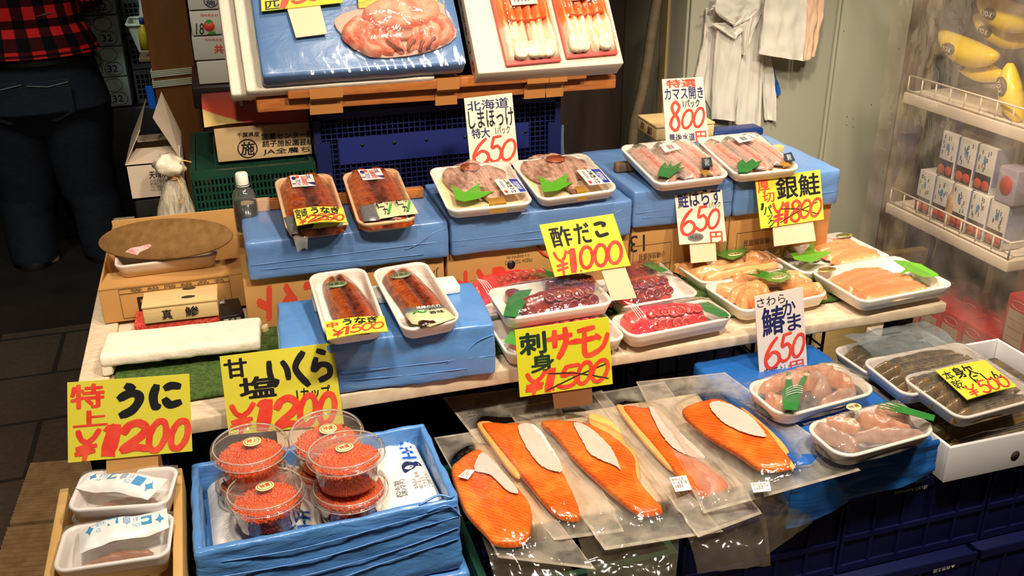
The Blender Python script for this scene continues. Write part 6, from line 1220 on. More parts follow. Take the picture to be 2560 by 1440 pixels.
# ---------------------------------------------------------------- blue box with ice packs and roe cups
RZ = .632
c = [PZ(462, 1160, RZ), PZ(1040, 1058, RZ), PZ(1152, 1240, RZ), PZ(478, 1380, RZ)]
bx = ((c[1]-c[0])+(c[2]-c[3])).normalized(); bf = Fr((c[2]+c[3])/2, bx, V((0, 0, 1)).cross(bx), (0, 0, 1)); hx = ((c[1]-c[0]).length+(c[2]-c[3]).length)/4; dy = ((c[0]-c[3])+(c[1]-c[2])).dot(bf.y)/2+.005; bf.o = bf.o-bf.y*.005
BL = lambda px, py, z: ((PZ(px, py, z)-bf.o).dot(bf.x), (PZ(px, py, z)-bf.o).dot(bf.y))
bd_ = lambda s: (lambda p, n: n*(.0030*MN.noise(V((p.x*14+s, p.y*14, p.z*44)))+.0022*MN.noise(V((p.x*40, p.y*40+s, p.z*70+p.x*25)))))
BOXB = blue_mat('roe_box_blue_sheet', (94, 150, 216), (74, 130, 200), .8, (7, 7, 20))
t = thing('blue_lined_box', 'open box lined with crumpled blue film holding ice packs and roe cups', 'box', bf.p(0, dy/2, -.13)); wt = .012
for nm, b_ in (('front_wall', (-hx, hx, 0, wt)), ('rear_wall', (-hx, hx, dy-wt, dy)), ('side_wall', (-hx, -hx+wt, wt-.003, dy-wt+.003)), ('side_wall', (hx-wt, hx, wt-.003, dy-wt+.003))):
    m = MB(); rbox(m, bf, b_[0], b_[1], b_[2], b_[3], -.13, 0, .009, (34 if 'f' in nm[:1] or 'r' in nm[:1] else 3, 22 if 's' in nm[:1] else 3, 16), bd_(len(nm))); build(nm, m, BOXB, t, merge=True)
m = MB(); rbox(m, bf, -hx+wt-.003, hx-wt+.003, wt-.003, dy-wt+.003, -.128, -.062, .004, (10, 6, 1)); build('floor_liner', m, BOXB, t, merge=True)
m = MB()
random.seed(4)
for k in range(4):
    z = -.022-.024*k; tube(m, cat([bf.p(-hx+.01+random.random()*.1, -.0015, z), bf.p(-.05+random.random()*.05, -.0035, z-.004), bf.p(.06+random.random()*.05, -.0025, z+.002+random.random()*.01), bf.p(hx-.004, -.001, z+.012+.004*k)], 6), .0010, 5)
tube(m, cat([bf.p(hx-.06, .003, .001), bf.p(hx-.03, .010, .006), bf.p(hx-.012, .004, .003), bf.p(hx-.002, .02, 0)], 6), .0018, 6); tube(m, cat([bf.p(hx-.05, -.002, -.01), bf.p(hx-.02, -.004, -.004), bf.p(hx, -.001, -.03)], 6), .0015, 6)
build('film_fold', m, BOXB, t)
m = MB(); rbox(m, bf, -hx+.004, hx+.012, -.006, dy, -.268, -.132, .010, (34, 6, 14), bd_(9))
tag(build('blue_wrapped_box', m, BOXB, off=bf.p(0, dy/2, -.268), merge=True), 'blue film-wrapped box directly under the roe box', 'box')
# ice packs
ICE = pm('white_ice_pack_film', (240, 236, 230), .35, .45, bump=.5, bs=26)
def icepack(lab, pts, z, h, seed, prints):
    f = Fr(bf.p(0, 0, z), bf.x, bf.y, bf.z); P = [f.L(*p) for p in pts]; q = [V((a, b, 0)) for a, b in P]
    def s(u, v): p = (q[0]*(1-u)+q[1]*u)*(1-v)+(q[3]*(1-u)+q[2]*u)*v; e = (1-abs(2*u-1)**5)*(1-abs(2*v-1)**5); return f.p(p.x, p.y, h*e+.0035*MN.noise(V((u*6+seed, v*6, seed)))*e+.001*math.sin(u*40)*(1-e))
    m = MB(); surf(m, s, 32, 26, flip=True); surf(m, lambda u, v: f.p(*(((q[0]*(1-u)+q[1]*u)*(1-v)+(q[3]*(1-u)+q[2]*u)*v).xy), -.0006), 2, 2)
    o = tag(build('ice_pack', m, ICE, off=s(.5, .5)), lab, 'ice pack', 'ice packs in the blue lined box'); keys = list(dict.fromkeys(p[5] for p in prints)); mb = MB()
    for k, (tx, u0, v0, u1, v1, ck, wt_, ro) in enumerate(prints):
        vs, fs = glyph(tx, wt_)
        mb.add([s(*((u0+(u1-u0)*b, v1-(v1-v0)*a) if ro else (u0+(u1-u0)*a, v0+(v1-v0)*b)))+f.z*(.0009+.0001*k) for a, b in vs], fs, keys.index(ck))
    build('ice_pack_print', mb, [INK[k] for k in keys], o); return o, s, f
o, s, f = icepack('white ice pack with big blue writing on the right side of roe box', [(925, 1092), (1022, 1082), (1105, 1248), (950, 1296)], -.038, .012, 2,
    [('氷', .54, .05, .86, .27, 'l', .06, 0), ('王', .57, .28, .89, .48, 'l', .06, 0), ('氷', .56, .06, .84, .26, 'B', .03, 0), ('王', .59, .29, .87, .47, 'B', .03, 0), ('本製品は\n繰り返し使用\nできます。\nご注意下さい', .62, .66, .95, .86, 'e', .0, 1), ('保冷剤', .30, .72, .5, .9, 'e', 0, 1)])
m = MB(); 
for pts, mi in (([(.52, .56), (.62, .51), (.76, .52), (.82, .56), (.76, .60), (.64, .63), (.54, .64)], 0), ([(.56, .60), (.65, .57), (.74, .58), (.66, .62)], 1), ([(.78, .52), (.86, .54), (.90, .585), (.84, .59), (.78, .58)], 0)):
    P = cat([(a, b, 0) for a, b in pts], 4, True); m.add([s(p.x, p.y)+f.z*(.0014+.0003*mi) for p in P], [tuple(range(len(P)))], mi)
build('bird_print', m, [INK['b'], INK['w']], o)
icepack('white ice pack with vertical blue band at the left of roe box', [(512, 1170), (760, 1135), (800, 1330), (535, 1382)], -.046, .022, 6,
    [('▮', .10, .46, .20, .98, 'B', .1, 0), ('使い捨てでは', .125, .52, .17, .95, 'w', .0, 1), ('氷王', .62, .80, .95, .98, 'l', .05, 0), ('氷王', .63, .81, .94, .97, 'B', .01, 0), ('2', .72, .24, .80, .36, 'b', .0, 0), ('保冷', .30, .72, .36, .9, 'b', 0, 1)])
icepack('white ice pack between the roe cups, mostly covered', [(740, 1125), (905, 1105), (945, 1300), (790, 1335)], -.058, .010, 9, [('氷', .45, .80, .8, .97, 'l', .05, 0), ('ICE', .15, .2, .45, .3, 'b', .02, 1)])
# cups
CUP = film('clear_cup_plastic', (252, 250, 248), .8, .03, .05, (255, 245, 235), .06, 30, base=.01, ior=1.45)
ROE = pm('salmon_roe', (226, 74, 14), .18, .7, (238, 100, 24), 120, 1.4, coat=.5, sss=.15)
def ico():
    b = bmesh.new(); bmesh.ops.create_icosphere(b, subdivisions=1, radius=1); v = [x.co.copy() for x in b.verts]; fc = [[x.index for x in f.verts] for f in b.faces]; b.free(); return v, fc
IV, IF = ico()
def cup(lab, px, py, z, seed, tilt=0, st='特上', fill=.68, skew=0, up=0):
    ctr = PZ(px, py, z+up+.056); qd = ctr-bf.o; yy = qd.dot(bf.y)
    if yy < .060: ctr = ctr+bf.y*(.060-yy)
    fr = rotf(V((ctr.x, ctr.y, z)), skew, math.radians(tilt)); fr.o = V((ctr.x, ctr.y, z))
    t = thing('roe_cup', lab, 'cup', fr.o, 'clear cups of salmon roe'); R_ = .0535
    m = MB(); lathe(m, fr, [(.0001, .0012), (R_*.74, .0012), (R_*.80, .003), (R_*.97, .046), (R_*1.0, .0475), (R_*1.03, .046)], 56); build('cup', m, CUP, t)
    m = MB(); lathe(m, fr, [(R_*1.035, .044), (R_*1.06, .0462), (R_*1.06, .052), (R_*1.03, .0555), (R_*1.0, .0555), (R_*.965, .0535), (R_*.95, .0505), (R_*.90, .0500), (.0001, .0502)], 56); l = build('lid', m, CUP, t)
    m = MB(); tube(m, [fr.p(R_*.97*math.cos(g), R_*.97*math.sin(g), .0558) for g in [6.2832*i/48 for i in range(49)]], .0011, 6); tube(m, [fr.p(R_*1.05*math.cos(g), R_*1.05*math.sin(g), .0445) for g in [6.2832*i/48 for i in range(49)]], .0010, 6); build('lid_rim', m, film('cup_rim_plastic', (240, 238, 234), 1.0, .05, .32, (255, 245, 232), .1, 30, base=.05), l)
    m = MB(); lathe(m, fr, [(.0001, .0514), (.0125, .0514), (.0132, .0508)], 40, cx=.004, cy=.012, sx=1, sy=.9); sk = build('sticker', m, CREAMS, l)
    m = MB(); tube(m, [fr.p(.004+.0105*math.cos(g), .012+.0095*math.sin(g), .0516) for g in [6.2832*i/32 for i in range(33)]], .0004, 4); build('sticker_ring', m, INK['n'], sk)
    marks('sticker_print', fquad(fr, -.003, .011, .008, .017, .0515), fr.z, [(st, (0, 0, 1, 1), 'o', .01)], sk)
    random.seed(seed); hz = .0475*fill; m = MB()
    rw = lambda z: R_*(.80+.17*min(1, max(0, z-.003)/.043))
    prof = [(.0001, .0022), (R_*.735, .0022)]+[(rw(.003+(hz-.003)*v)-.0006, .003+(hz-.003)*v) for v in (0, .25, .5, .75, 1.0)]+[(R_*.80, hz+.005), (R_*.55, hz+.0095), (R_*.25, hz+.0115), (.0001, hz+.012)]
    lathe(m, fr, [(max(.0001, r-.0026), zz) for r, zz in prof], 36)
    r = .0024
    for k in range(620):
        a = random.random()*6.2832; rr = R_*.90*math.sqrt(random.random()); zz = hz+.012*(1-(rr/(R_*.95))**2)+random.uniform(-.001, .0012); c0 = (rr*math.cos(a), rr*math.sin(a), zz)
        m.add([fr.p(c0[0]+v.x*r, c0[1]+v.y*r, c0[2]+v.z*r) for v in IV], IF, 0, None, True)
    for k in range(420):
        a = random.random()*6.2832; v_ = random.random(); zz = .004+(hz-.003)*v_; rr = rw(zz)-.0030
        m.add([fr.p(rr*math.cos(a)+v.x*r, rr*math.sin(a)+v.y*r, zz+v.z*r) for v in IV], IF, 0, None, True)
    o = build('salmon_roe', m, ROE, t); o['kind'] = 'stuff'; return t
z1 = RZ-.026
cup('salmon roe cup, upper of the rear left pair, red mark on sticker', 623, 1107, z1-.016+.057, 1, 2, '特上', .62)
cup('salmon roe cup, lower of the rear left pair', 623, 1107, z1-.016, 2, 0, up=.057, fill=.9)
cup('salmon roe cup, upper of the rear right pair, tilted before the price sign', 814, 1072, z1-.018+.058, 3, 7, '特選', .62)
cup('salmon roe cup, lower of the rear right pair', 814, 1072, z1-.018, 4, 0, up=.058, fill=.9)
cup('salmon roe cup, upper of the front right pair', 876, 1160, z1-.010+.060, 5, -3, '特選', .72, .3)
cup('salmon roe cup, lower of the front right pair', 876, 1160, z1-.010, 6, 0, up=.060, fill=.9)
cup('salmon roe cup standing alone at the front left', 668, 1252, z1+.010, 7, -2, '特選', .62, .3)
# ---------------------------------------------------------------- salmon fillet bags
GA = math.radians(5); gf0 = Fr(PZ(1500, 1240, .560), (1, 0, 0), (0, math.cos(GA), math.sin(GA)), (0, -math.sin(GA), math.cos(GA)))
gf0.o.z = .560
q = [gf0.L(*p) for p in ((1108, 1085), (1880, 960), (2060, 1190), (1300, 1330))]
cx_ = sum(a for a, b in q)/4
m = MB(); sfx = ((V((*q[1], 0))-V((*q[0], 0)))+(V((*q[2], 0))-V((*q[3], 0)))).normalized()
bfr = Fr(gf0.p(cx_, sum(b for a, b in q)/4, -.004), gf0.x*sfx.x+gf0.y*sfx.y, gf0.y*sfx.x-gf0.x*sfx.y, gf0.z)
rbox(m, bfr, -.262, .178, -.115, .145, -.042, -.002, .006, (8, 6, 1))
tag(build('styrofoam_board', m, pm('cream_styrofoam', (236, 214, 184), .7, .3, (224, 200, 168), 30, .6), off=bfr.p(0, 0, -.042)), 'pale styrofoam board under the bagged salmon fillets', 'styrofoam lid')
BAG = film('salmon_bag_film', (252, 248, 244), 1.0, .06, .23, (238, 226, 208), .6, 30, (1, 1, 1), base=.02, uvh=True)
BAGE = film('salmon_bag_seam', (246, 240, 232), .6, .2, .26, (236, 224, 206), .3, 40, base=.01)
def salmat():
    t = NT('raw_salmon_fillet'); v = t.coord('UV', (1, 1, 1)); wv = t.add('ShaderNodeTexWave', i_Scale=75, i_Distortion=5.0, i_Detail=2.0); wv.bands_direction = 'DIAGONAL'; t.l(v, wv.inputs['Vector']); wv.inputs['Detail Scale'].default_value = .5
    n = t.noise(v, 22, 3); c = t.ramp(n, [(.28, (222, 82, 12)), (.5, (230, 102, 20)), (.7, (240, 140, 50))]); r = t.add('ShaderNodeMapRange', i_1=.7, i_2=1.0, i_4=.30); t.l(wv.outputs['Fac'], r.inputs[0])
    t.l(t.mix(r.outputs[0], c, lin((246, 170, 90))), t.b.inputs['Base Color']); t.b.inputs['Roughness'].default_value = .3; t.b.inputs['Coat Weight'].default_value = .4; t.b.inputs['Coat Roughness'].default_value = .1
    t.b.inputs['Subsurface Weight'].default_value = .12; t.b.inputs['Subsurface Radius'].default_value = (.004, .0015, .0008); t.b.inputs['Subsurface Scale'].default_value = 1
    t.l(t.bump(n, .2), t.b.inputs['Normal']); return t.m
SALM = salmat(); PATCH = pm('white_paper_sheet', (232, 214, 206), .55, .3, (222, 200, 192), 40, .6); RIM = pm('pale_orange_belly_edge', (244, 176, 92), .3, .5, (246, 196, 120), 50, 1, coat=.3)
def inside(p, poly):
    r = False; j = len(poly)-1
    for i in range(len(poly)):
        a, b = poly[i], poly[j]
        if (a.y > p.y) != (b.y > p.y) and p.x < (b.x-a.x)*(p.y-a.y)/(b.y-a.y)+a.x: r = not r
        j = i
    return r
def bag(k, lab, quad, fil, patch, rim=None, label=None, pr=None, roll=0):
    f = Fr(gf0.p(0, 0, .0050*k), gf0.x, gf0.y, gf0.z)
    if roll: ra = math.radians(roll); o_ = f.p(*f.L(1640, 1130)); f = Fr(o_, f.x*math.cos(ra)+f.z*math.sin(ra), f.y, f.z*math.cos(ra)-f.x*math.sin(ra))
    Q = [V((*f.L(*p), 0)) for p in quad]
    F_ = [f.L(*p) for p in fil]; c = sum((V((a, b, 0)) for a, b in F_), V())/len(F_); cen = f.p(c.x, c.y, 0)
    FC = cat(F_, 6, True)
    t = thing('salmon_fillet_bag', lab, 'bagged salmon', cen, 'bagged salmon fillets')
    if rim: m = MB(); pillow(m, f, [f.L(*p) for p in rim], .006, .001, rough=.001, seed=k); build('belly_edge', m, RIM, t)
    m = MB(); pillow(m, f, F_, .010, .001, rough=.0025, seed=k*3, k=6, prof=[(1, 0), (.99, .5), (.96, .85), (.88, 1), (.6, 1.05), (.3, 1.05)]); build('fillet', m, SALM, t)
    m = MB(); P = [V((*f.L(*p), 0)) for p in patch]; cc = sum(P, V())/len(P); JP = []
    for p in cat(P, 10, True): JP.append(((p.x, p.y), p))
    J2 = [p+(p-cc).normalized()*(.0022*MN.noise(V((p.x*400, p.y*400, k)))+.0010*MN.noise(V((p.x*1100, p.y*1100, k)))) for _, p in JP]
    flat(m, f, [(p.x, p.y) for p in J2], .0150, .0005); build('paper_sheet', m, PATCH, t)
    DD = None
    def s(u, v):
        p = (Q[0]*(1-u)+Q[1]*u)*(1-v)+(Q[3]*(1-u)+Q[2]*u)*v; dd = 1.0 if inside(p, FC) else math.exp(-(min((p-a).length for a in FC)/.016)**2)
        DD is not None and DD.append(min(1, dd*1.15)); e = min(1, min(u, 1-u, v, 1-v)*6); drop = .010*MN.noise(V((u*8+k, v*20, 5)))*max(0, v-.72)*3.2*min(1, (1-v)*8)*(1-dd)
        return f.p(p.x, p.y, .0005+(.0026+.0135*dd+.004*MN.noise(V((u*5+k, v*7, k)))*(1-dd)+.0015*MN.noise(V((u*19+k*2, v*24, k))))*e+drop)
    m = MB(); DD = []; surf(m, s, 44, 60, flip=True); m.uv = [(d, 0) for d in DD]; build('film', m, BAG, t); DD = None
    m = MB()
    for a in (0, 1): surf(m, lambda u, v: s(abs(a-.022*u), v)+f.z*.0006, 1, 40); surf(m, lambda u, v: s(u, abs(a-.016*v))+f.z*.0006, 30, 1)
    build('seam', m, BAGE, t)
    if label:
        P = [f.L(*p) for p in label]; m = MB(); flat(m, f, P, .0190, .0005, 0); lb = build('label', m, pm('white_label', (240, 230, 226), .45), t)
        marks('label_print', [f.p(*p, .0197) for p in P[:4]], f.z, [('原材料名 鮭\nチリ産 要冷蔵\n消費期限', (.08, .1, .9, .8), 'e', 0)], lb) if len(P) == 4 else None
    if pr: marks('bag_print', [f.p(*f.L(*p), .014) for p in pr], f.z, [('PRODUCT OF CHILE\nATLANTIC SALMON\nKEEP FROZEN', (0, 0, 1, .7), 'k', -.004), ('CE', (.1, .85, .35, 1), 'k', 0), ('KG', (.6, .85, .9, 1), 'k', 0)], t)
    return t
SHEETS = film('loose_bag_film', (246, 240, 230), 1.0, .08, .06, (200, 180, 150), 1.0, 12, base=.02)
def underbag(lab, quad, k, amp=.010):
    f = Fr(gf0.p(0, 0, -.003+.0015*k), gf0.x, gf0.y, gf0.z); Q = [V((*f.L(*p), 0)) for p in quad]
    def s(u, v): p = (Q[0]*(1-u)+Q[1]*u)*(1-v)+(Q[3]*(1-u)+Q[2]*u)*v; return f.p(p.x, p.y, amp*.3*MN.noise(V((u*7+k*3, v*7, k)))-.035*v*v*v)
    m = MB(); surf(m, s, 30, 30, flip=True); tag(build('empty_bag_end', m, SHEETS, off=s(.5, .5)), lab, 'plastic bag', 'bag ends hanging below the salmon')
underbag('clear bag end drooping over the green crate at the front left of the salmon', [(1170, 1250), (1330, 1330), (1500, 1470), (1250, 1450)], 1)
underbag('clear bag end drooping at the front middle of the salmon row', [(1440, 1330), (1700, 1330), (1690, 1450), (1480, 1450)], 2)
underbag('clear bag end with gold glints drooping at the front right of the salmon row', [(1700, 1310), (1900, 1240), (1935, 1370), (1750, 1390)], 3)
underbag('clear bag end under the rightmost salmon fillet, over the navy crate', [(1880, 1250), (2060, 1190), (2040, 1265), (1925, 1345)], 0)
bag(0, 'bagged salmon fillet lowest at far left beside the blue roe box', [(1085, 1095), (1215, 1075), (1490, 1425), (1245, 1395)], [(1195, 1130), (1152, 1152), (1128, 1180), (1145, 1240), (1165, 1290), (1210, 1340), (1242, 1368), (1312, 1363), (1330, 1310), (1325, 1270), (1300, 1235), (1262, 1195), (1222, 1160)], [(1192, 1165), (1210, 1150), (1250, 1190), (1295, 1245), (1270, 1246), (1225, 1205), (1188, 1195)], None, [(1146, 1215), (1165, 1198), (1188, 1198), (1170, 1222)])
bag(1, 'bagged salmon fillet second from the left with printed bag', [(1107, 995), (1370, 960), (1560, 1330), (1385, 1352)], [(1205, 1066), (1260, 1066), (1308, 1068), (1345, 1110), (1390, 1170), (1420, 1215), (1450, 1298), (1400, 1300), (1360, 1265), (1310, 1205), (1260, 1145), (1225, 1100)], [(1295, 1084), (1335, 1080), (1375, 1130), (1405, 1190), (1385, 1196), (1350, 1180), (1318, 1140)], [(1192, 1062), (1240, 1064), (1250, 1120), (1300, 1190), (1280, 1190), (1235, 1130)], None, [(1163, 1035), (1210, 1030), (1216, 1055), (1172, 1060)])
bag(2, 'bagged salmon fillet in the middle with ribbed yellow belly', [(1264, 1022), (1505, 977), (1808, 1330), (1512, 1377)], [(1352, 1062), (1400, 1058), (1445, 1062), (1500, 1080), (1545, 1110), (1585, 1150), (1595, 1205), (1640, 1265), (1655, 1285), (1602, 1293), (1550, 1260), (1490, 1208), (1430, 1150), (1390, 1100)], [(1434, 1075), (1468, 1084), (1520, 1130), (1550, 1190), (1535, 1182), (1478, 1155), (1452, 1115)], [(1470, 1040), (1500, 1042), (1545, 1070), (1565, 1115), (1590, 1140), (1600, 1200), (1570, 1190), (1520, 1110), (1480, 1075)], None, [(1323, 1032), (1372, 1026), (1378, 1055), (1332, 1060)])
bag(3, 'bagged salmon fillet second from the right with broad white paper', [(1480, 985), (1660, 955), (1905, 1285), (1745, 1345)], [(1556, 1024), (1600, 1026), (1640, 1032), (1680, 1085), (1720, 1140), (1775, 1185), (1820, 1222), (1790, 1238), (1742, 1244), (1690, 1192), (1640, 1130), (1590, 1072)], [(1622, 1036), (1655, 1052), (1710, 1110), (1760, 1160), (1730, 1160), (1685, 1140), (1650, 1100)], [(1540, 1020), (1570, 1026), (1620, 1100), (1690, 1180), (1665, 1170), (1600, 1100)], [(1670, 1218), (1712, 1212), (1726, 1248), (1686, 1254)])
bag(4, 'bagged salmon fillet farthest right on top of the others', [(1590, 955), (1812, 932), (2152, 1177), (1760, 1285)], [(1705, 1036), (1752, 1010), (1800, 1006), (1850, 1030), (1915, 1080), (1955, 1130), (1980, 1172), (1905, 1182), (1850, 1148), (1800, 1118), (1752, 1086)], [(1776, 1030), (1802, 1020), (1865, 1048), (1915, 1102), (1900, 1108), (1845, 1092), (1800, 1064)], [(1850, 1020), (1915, 1070), (1968, 1125), (1990, 1172), (1975, 1175), (1930, 1110)], roll=13, label=[(1878, 1230), (1925, 1226), (1930, 1250), (1886, 1254)])
# ---------------------------------------------------------------- blue slab with mackerel collar packs
a, b = PY(2062, 1246, 1.0), PY(2352, 1168, 1.0)
CZ = .622
fx0, fx1 = PZ(1985, 1100, CZ).x, PZ(2352, 1095, CZ).x; fy0 = PZ(2352, 1095, CZ).y
t = thing('blue_sheeted_box', 'box under deep blue sheet carrying the two packs of fish collars', 'box', ((fx0+fx1)/2, fy0+.15, BZB)); m = MB()
rbox(m, WF, fx0-.035, fx1-.004, fy0+.004, fy0+.36, BZB+.001, CZ, .010, (24, 20, 6), bd_(3)); build('body', m, BLUE3, t, merge=True)
m = MB(); xa = fx0-.04
surf(m, lambda u, v: V((xa+(fx1-xa)*u, fy0+.002-.006*math.sin(u*9)*v-.004*MN.noise(V((u*6, v*5, 0))), CZ-.004-(.058+.060*(1-u))*v+.0+.004*math.sin(u*5+1)*v)), 40, 12); surf(m, lambda u, v: V((xa+(fx1-xa)*u, fy0+.004-.006*math.sin(u*9)*v-.004*MN.noise(V((u*6, v*5, 0))), CZ-.004-(.058+.060*(1-u))*v)), 40, 12, flip=True); build('sheet_skirt', m, BLUE3, t)
COL = pm('pink_beige_fish_meat', (216, 164, 132), .28, .6, (190, 122, 92), 30, 1.5, coat=.5, sss=.12, bump=.3, bs=50); COL2 = pm('grey_pink_fish_meat', (206, 170, 150), .28, .6, (170, 130, 118), 30, 1.3, coat=.5, sss=.12, bump=.3, bs=50); COLS = pm('silver_fish_skin', (120, 112, 108), .2, .7, (70, 66, 66), 34, 1.4, coat=.6)
CW = film('collar_wrap', gloss=1.3, rough=.04, haze=.03, bump=.6, bs=60, base=.02)
def collar(lab, c, z, lumps, seed, tl=3):
    t, f, W_, D_ = pack('fish_collar_pack', lab, 'fish pack', c, z, tl, 'fish collar packs', .024, None, .03); m = MB()
    pillow(m, f, [(-W_*.4, -D_*.38), (W_*.4, -D_*.38), (W_*.4, D_*.36), (-W_*.4, D_*.36)], .010, -.021, rough=.006, seed=seed); build('dark_skin_piece', m, COLS, t)
    for k, (pa, wd, h, mt) in enumerate(lumps): m = MB(); strip(m, f, [(a*.84, b*.80) for a, b in Lp(f, pa)], [x*D_*.85 for x in wd], h*.85, -.018+.0015*k, nu=16, k=9, p=2.2, wob=.005, seed=seed+k*2.1); build('collar_piece', m, (COL, COL2)[mt], t)
    return t, f, W_, D_
t, f, W_, D_ = collar('fish collar pack with upright green leaf, back one of two', [(1850, 960), (2105, 900), (2190, 980), (1958, 1046)], .662,
    [([(1880, 965), (1960, 935), (2040, 915), (2095, 912)], (.3, .42, .42, .3), .034, 0), ([(1890, 990), (1930, 1000), (1960, 1025)], (.3, .4, .25), .026, 0), ([(2030, 930), (2060, 960), (2055, 990)], (.3, .42, .3), .036, 1), ([(2080, 925), (2120, 945), (2150, 970)], (.3, .4, .25), .03, 0), ([(2060, 1015), (2110, 995), (2160, 975)], (.2, .32, .2), .026, 1), ([(1940, 960), (1990, 950), (2030, 945)], (.3, .36, .25), .032, 0)], 3)
m = MB(); flat(m, f.up(.012), Lp(f, [(1955, 1040), (1953, 990), (1960, 985), (1964, 946), (1975, 946), (1980, 984), (1990, 984), (2008, 944), (2022, 944), (2000, 990), (1998, 1010), (1990, 1042)]), .0, .0007); build('plastic_leaf', m, DARKLEAF, t)
m = MB()
for k in range(4): tube(m, cat([f.p(*f.L(1962, 992+5*k), .0142), f.p(*f.L(1985, 982+6*k), .0148), f.p(*f.L(2004, 985+5*k), .0142)], 5), .0006, 4)
build('white_stripe_print', m, INK['w'], t); wrap(t, f, W_, D_, .020, CW, 31)
t, f, W_, D_ = collar('fish collar pack with gold sticker and thin leaf, front one of two', [(1985, 1066), (2240, 1000), (2358, 1078), (2122, 1144)], .660,
    [([(2010, 1062), (2060, 1085), (2110, 1110), (2140, 1130)], (.3, .36, .34, .24), .034, 1), ([(2040, 1045), (2100, 1050), (2150, 1065)], (.26, .34, .2), .028, 0), ([(2140, 1030), (2190, 1050), (2240, 1062), (2300, 1068)], (.3, .42, .36, .2), .032, 0), ([(2130, 1085), (2200, 1085), (2270, 1090), (2340, 1082)], (.14, .3, .3, .14), .028, 1), ([(2190, 1015), (2240, 1020), (2290, 1045)], (.3, .36, .24), .026, 0)], 13)
sticker(t, f, 2130, 1040, .013, .0095, .0175, CREAMS, '特選', 'n'); baran(t, f, (2330, 1070), (2180, 1028), 4, .018, .018, DARKLEAF, .5); wrap(t, f, W_, D_, .017, CW, 33)
# ---------------------------------------------------------------- herring in the white box
hx0 = PZ(2376, 1120, .60).x; hyf = PZ(2376, 1120, .60).y
t = thing('white_herring_box', 'low white cardboard box of dried herring on the navy crates', 'box', (hx0+.2, hyf+.16, BZB)); WH = pm('white_box_card', (222, 218, 218), .55, .3); xb = hx0+.36
zt = .600
for nm, b_ in (('front_wall', (hx0, xb, hyf, hyf+.006)), ('rear_wall', (hx0, xb, hyf+.29, hyf+.296)), ('side_wall', (hx0, hx0+.006, hyf+.0065, hyf+.2895)), ('side_wall', (xb-.006, xb, hyf+.0065, hyf+.2895))):
    m = MB(); rbox(m, WF, *b_, BZB+.001, zt, .0015); build(nm, m, WH, t, merge=True)
m = MB(); box(m, WF, hx0+.006, xb-.006, hyf+.006, hyf+.29, BZB+.002, BZB+.006); build('bottom', m, WH, t)
oval(t, 2538, 1139, 10, 11, pm('dark_hole', (60, 46, 30), .8), hyf-.0004)
HER = uvramp('dried_herring_skin', [(0, (150, 112, 64)), (.14, (100, 88, 74)), (.3, (54, 54, 58)), (.5, (36, 37, 42)), (.68, (74, 70, 66)), (.84, (136, 116, 88)), (1, (166, 124, 72))], 0, .22, (5, 4), .40, .7, bump=.5, streak=(2, (178, 150, 112), .3, 'X', (2, .6, 1)))
HEAD = pm('golden_herring_head', (140, 108, 64), .25, .6, (84, 68, 48), 30, .9, coat=.5, bump=.4, bs=90)
def herring(parent, f, p0, p1, w_, h, z, seed, own=None):
    """p0 = head end, p1 = tail end in frame metres"""
    a, b = V((*p0, 0)), V((*p1, 0)); d = (b-a).normalized(); s_ = V((-d.y, d.x, 0)); mid = a.lerp(b, .5)+s_*.004*math.sin(seed)
    m = MB(); strip(m, f, [a, a.lerp(mid, .5), mid, mid.lerp(b, .6), b], (w_*.7, w_, w_, w_*.7, w_*.25), h, z, nu=12, k=8, p=2, wob=.002, seed=seed)
    bd = build('dried_herring', m, HER, parent)
    m = MB(); strip(m, f, [a-d*.026, a-d*.012, a+d*.004, a+d*.016], (w_*.12, w_*.42, w_*.66, w_*.72), h*.92, z+.001, nu=10, wob=.002, seed=seed+1); build('head', m, HEAD, bd)
    m = MB(); flat(m, f, [tuple((b+s_*.003).xy), tuple((b+d*.022+s_*.012).xy), tuple((b+d*.012).xy), tuple((b+d*.022-s_*.012).xy), tuple((b-s_*.003).xy)], z+.003, .001); build('tail', m, HEAD, bd); return bd
f = Fr((hx0, hyf, BZB+.008), (1, 0, 0), (0, 1, 0), (0, 0, 1)); random.seed(12)
labs = ['nearest the front wall', 'second from the front wall', 'third from the front wall', 'fourth from the front wall', 'fifth from the front wall', 'sixth from the front wall']
for k in range(6):
    y = .030+.045*k; t = thing('dried_herring', 'loose dried herring lying in the white box, '+labs[k], 'dried fish', f.p(.15, y, .01), 'loose dried herrings in the white box')
    herring(t, f, (.03+.006*(k % 2), y), (.30, y+.012), .046, .024, .028+.004*(k % 2), 31+k)
m = MB(); rbox(m, f, .012, .348, .012, .28, 0, .030, .004)
tag(build('herring_layer', m, pm('dark_fish_layer', (50, 46, 42), .4, .5, (120, 96, 60), 40, 1.2, bump=.8, bs=50), off=f.p(.18, .14, 0)), 'dark lower layer of dried fish filling the white box', 'dried fish')['kind'] = 'stuff'
HW = film('herring_wrap', gloss=1.1, rough=.05, haze=.02, bump=.6, bs=60, base=.015)
def herpack(lab, c, z, tl, rows, seed):
    t, f, W_, D_ = pack('herring_pack', lab, 'fish pack', c, z, tl, 'dried herring packs', .024, pm('greyed_white_tray', (226, 214, 204), .4, .45)); 
    for k in range(rows):
        y = -D_*.34+D_*.68*k/(rows-1); herring(t, f, (-W_*.36+.005*(k % 2), y-.004), (W_*.40, y+.004), D_*.25, .024, -.018+.003*(k % 2), seed+k)
    wrap(t, f, W_, D_, .010, HW, seed); return t, f
herpack('dried herring pack on top of the stack bearing the yellow price card', [(2258, 932), (2462, 898), (2612, 985), (2392, 1062)], .655, 3, 5, 3)
herpack('dried herring pack behind the one with the price card', [(2152, 892), (2410, 860), (2520, 930), (2262, 1002)], .652, 3, 5, 9)
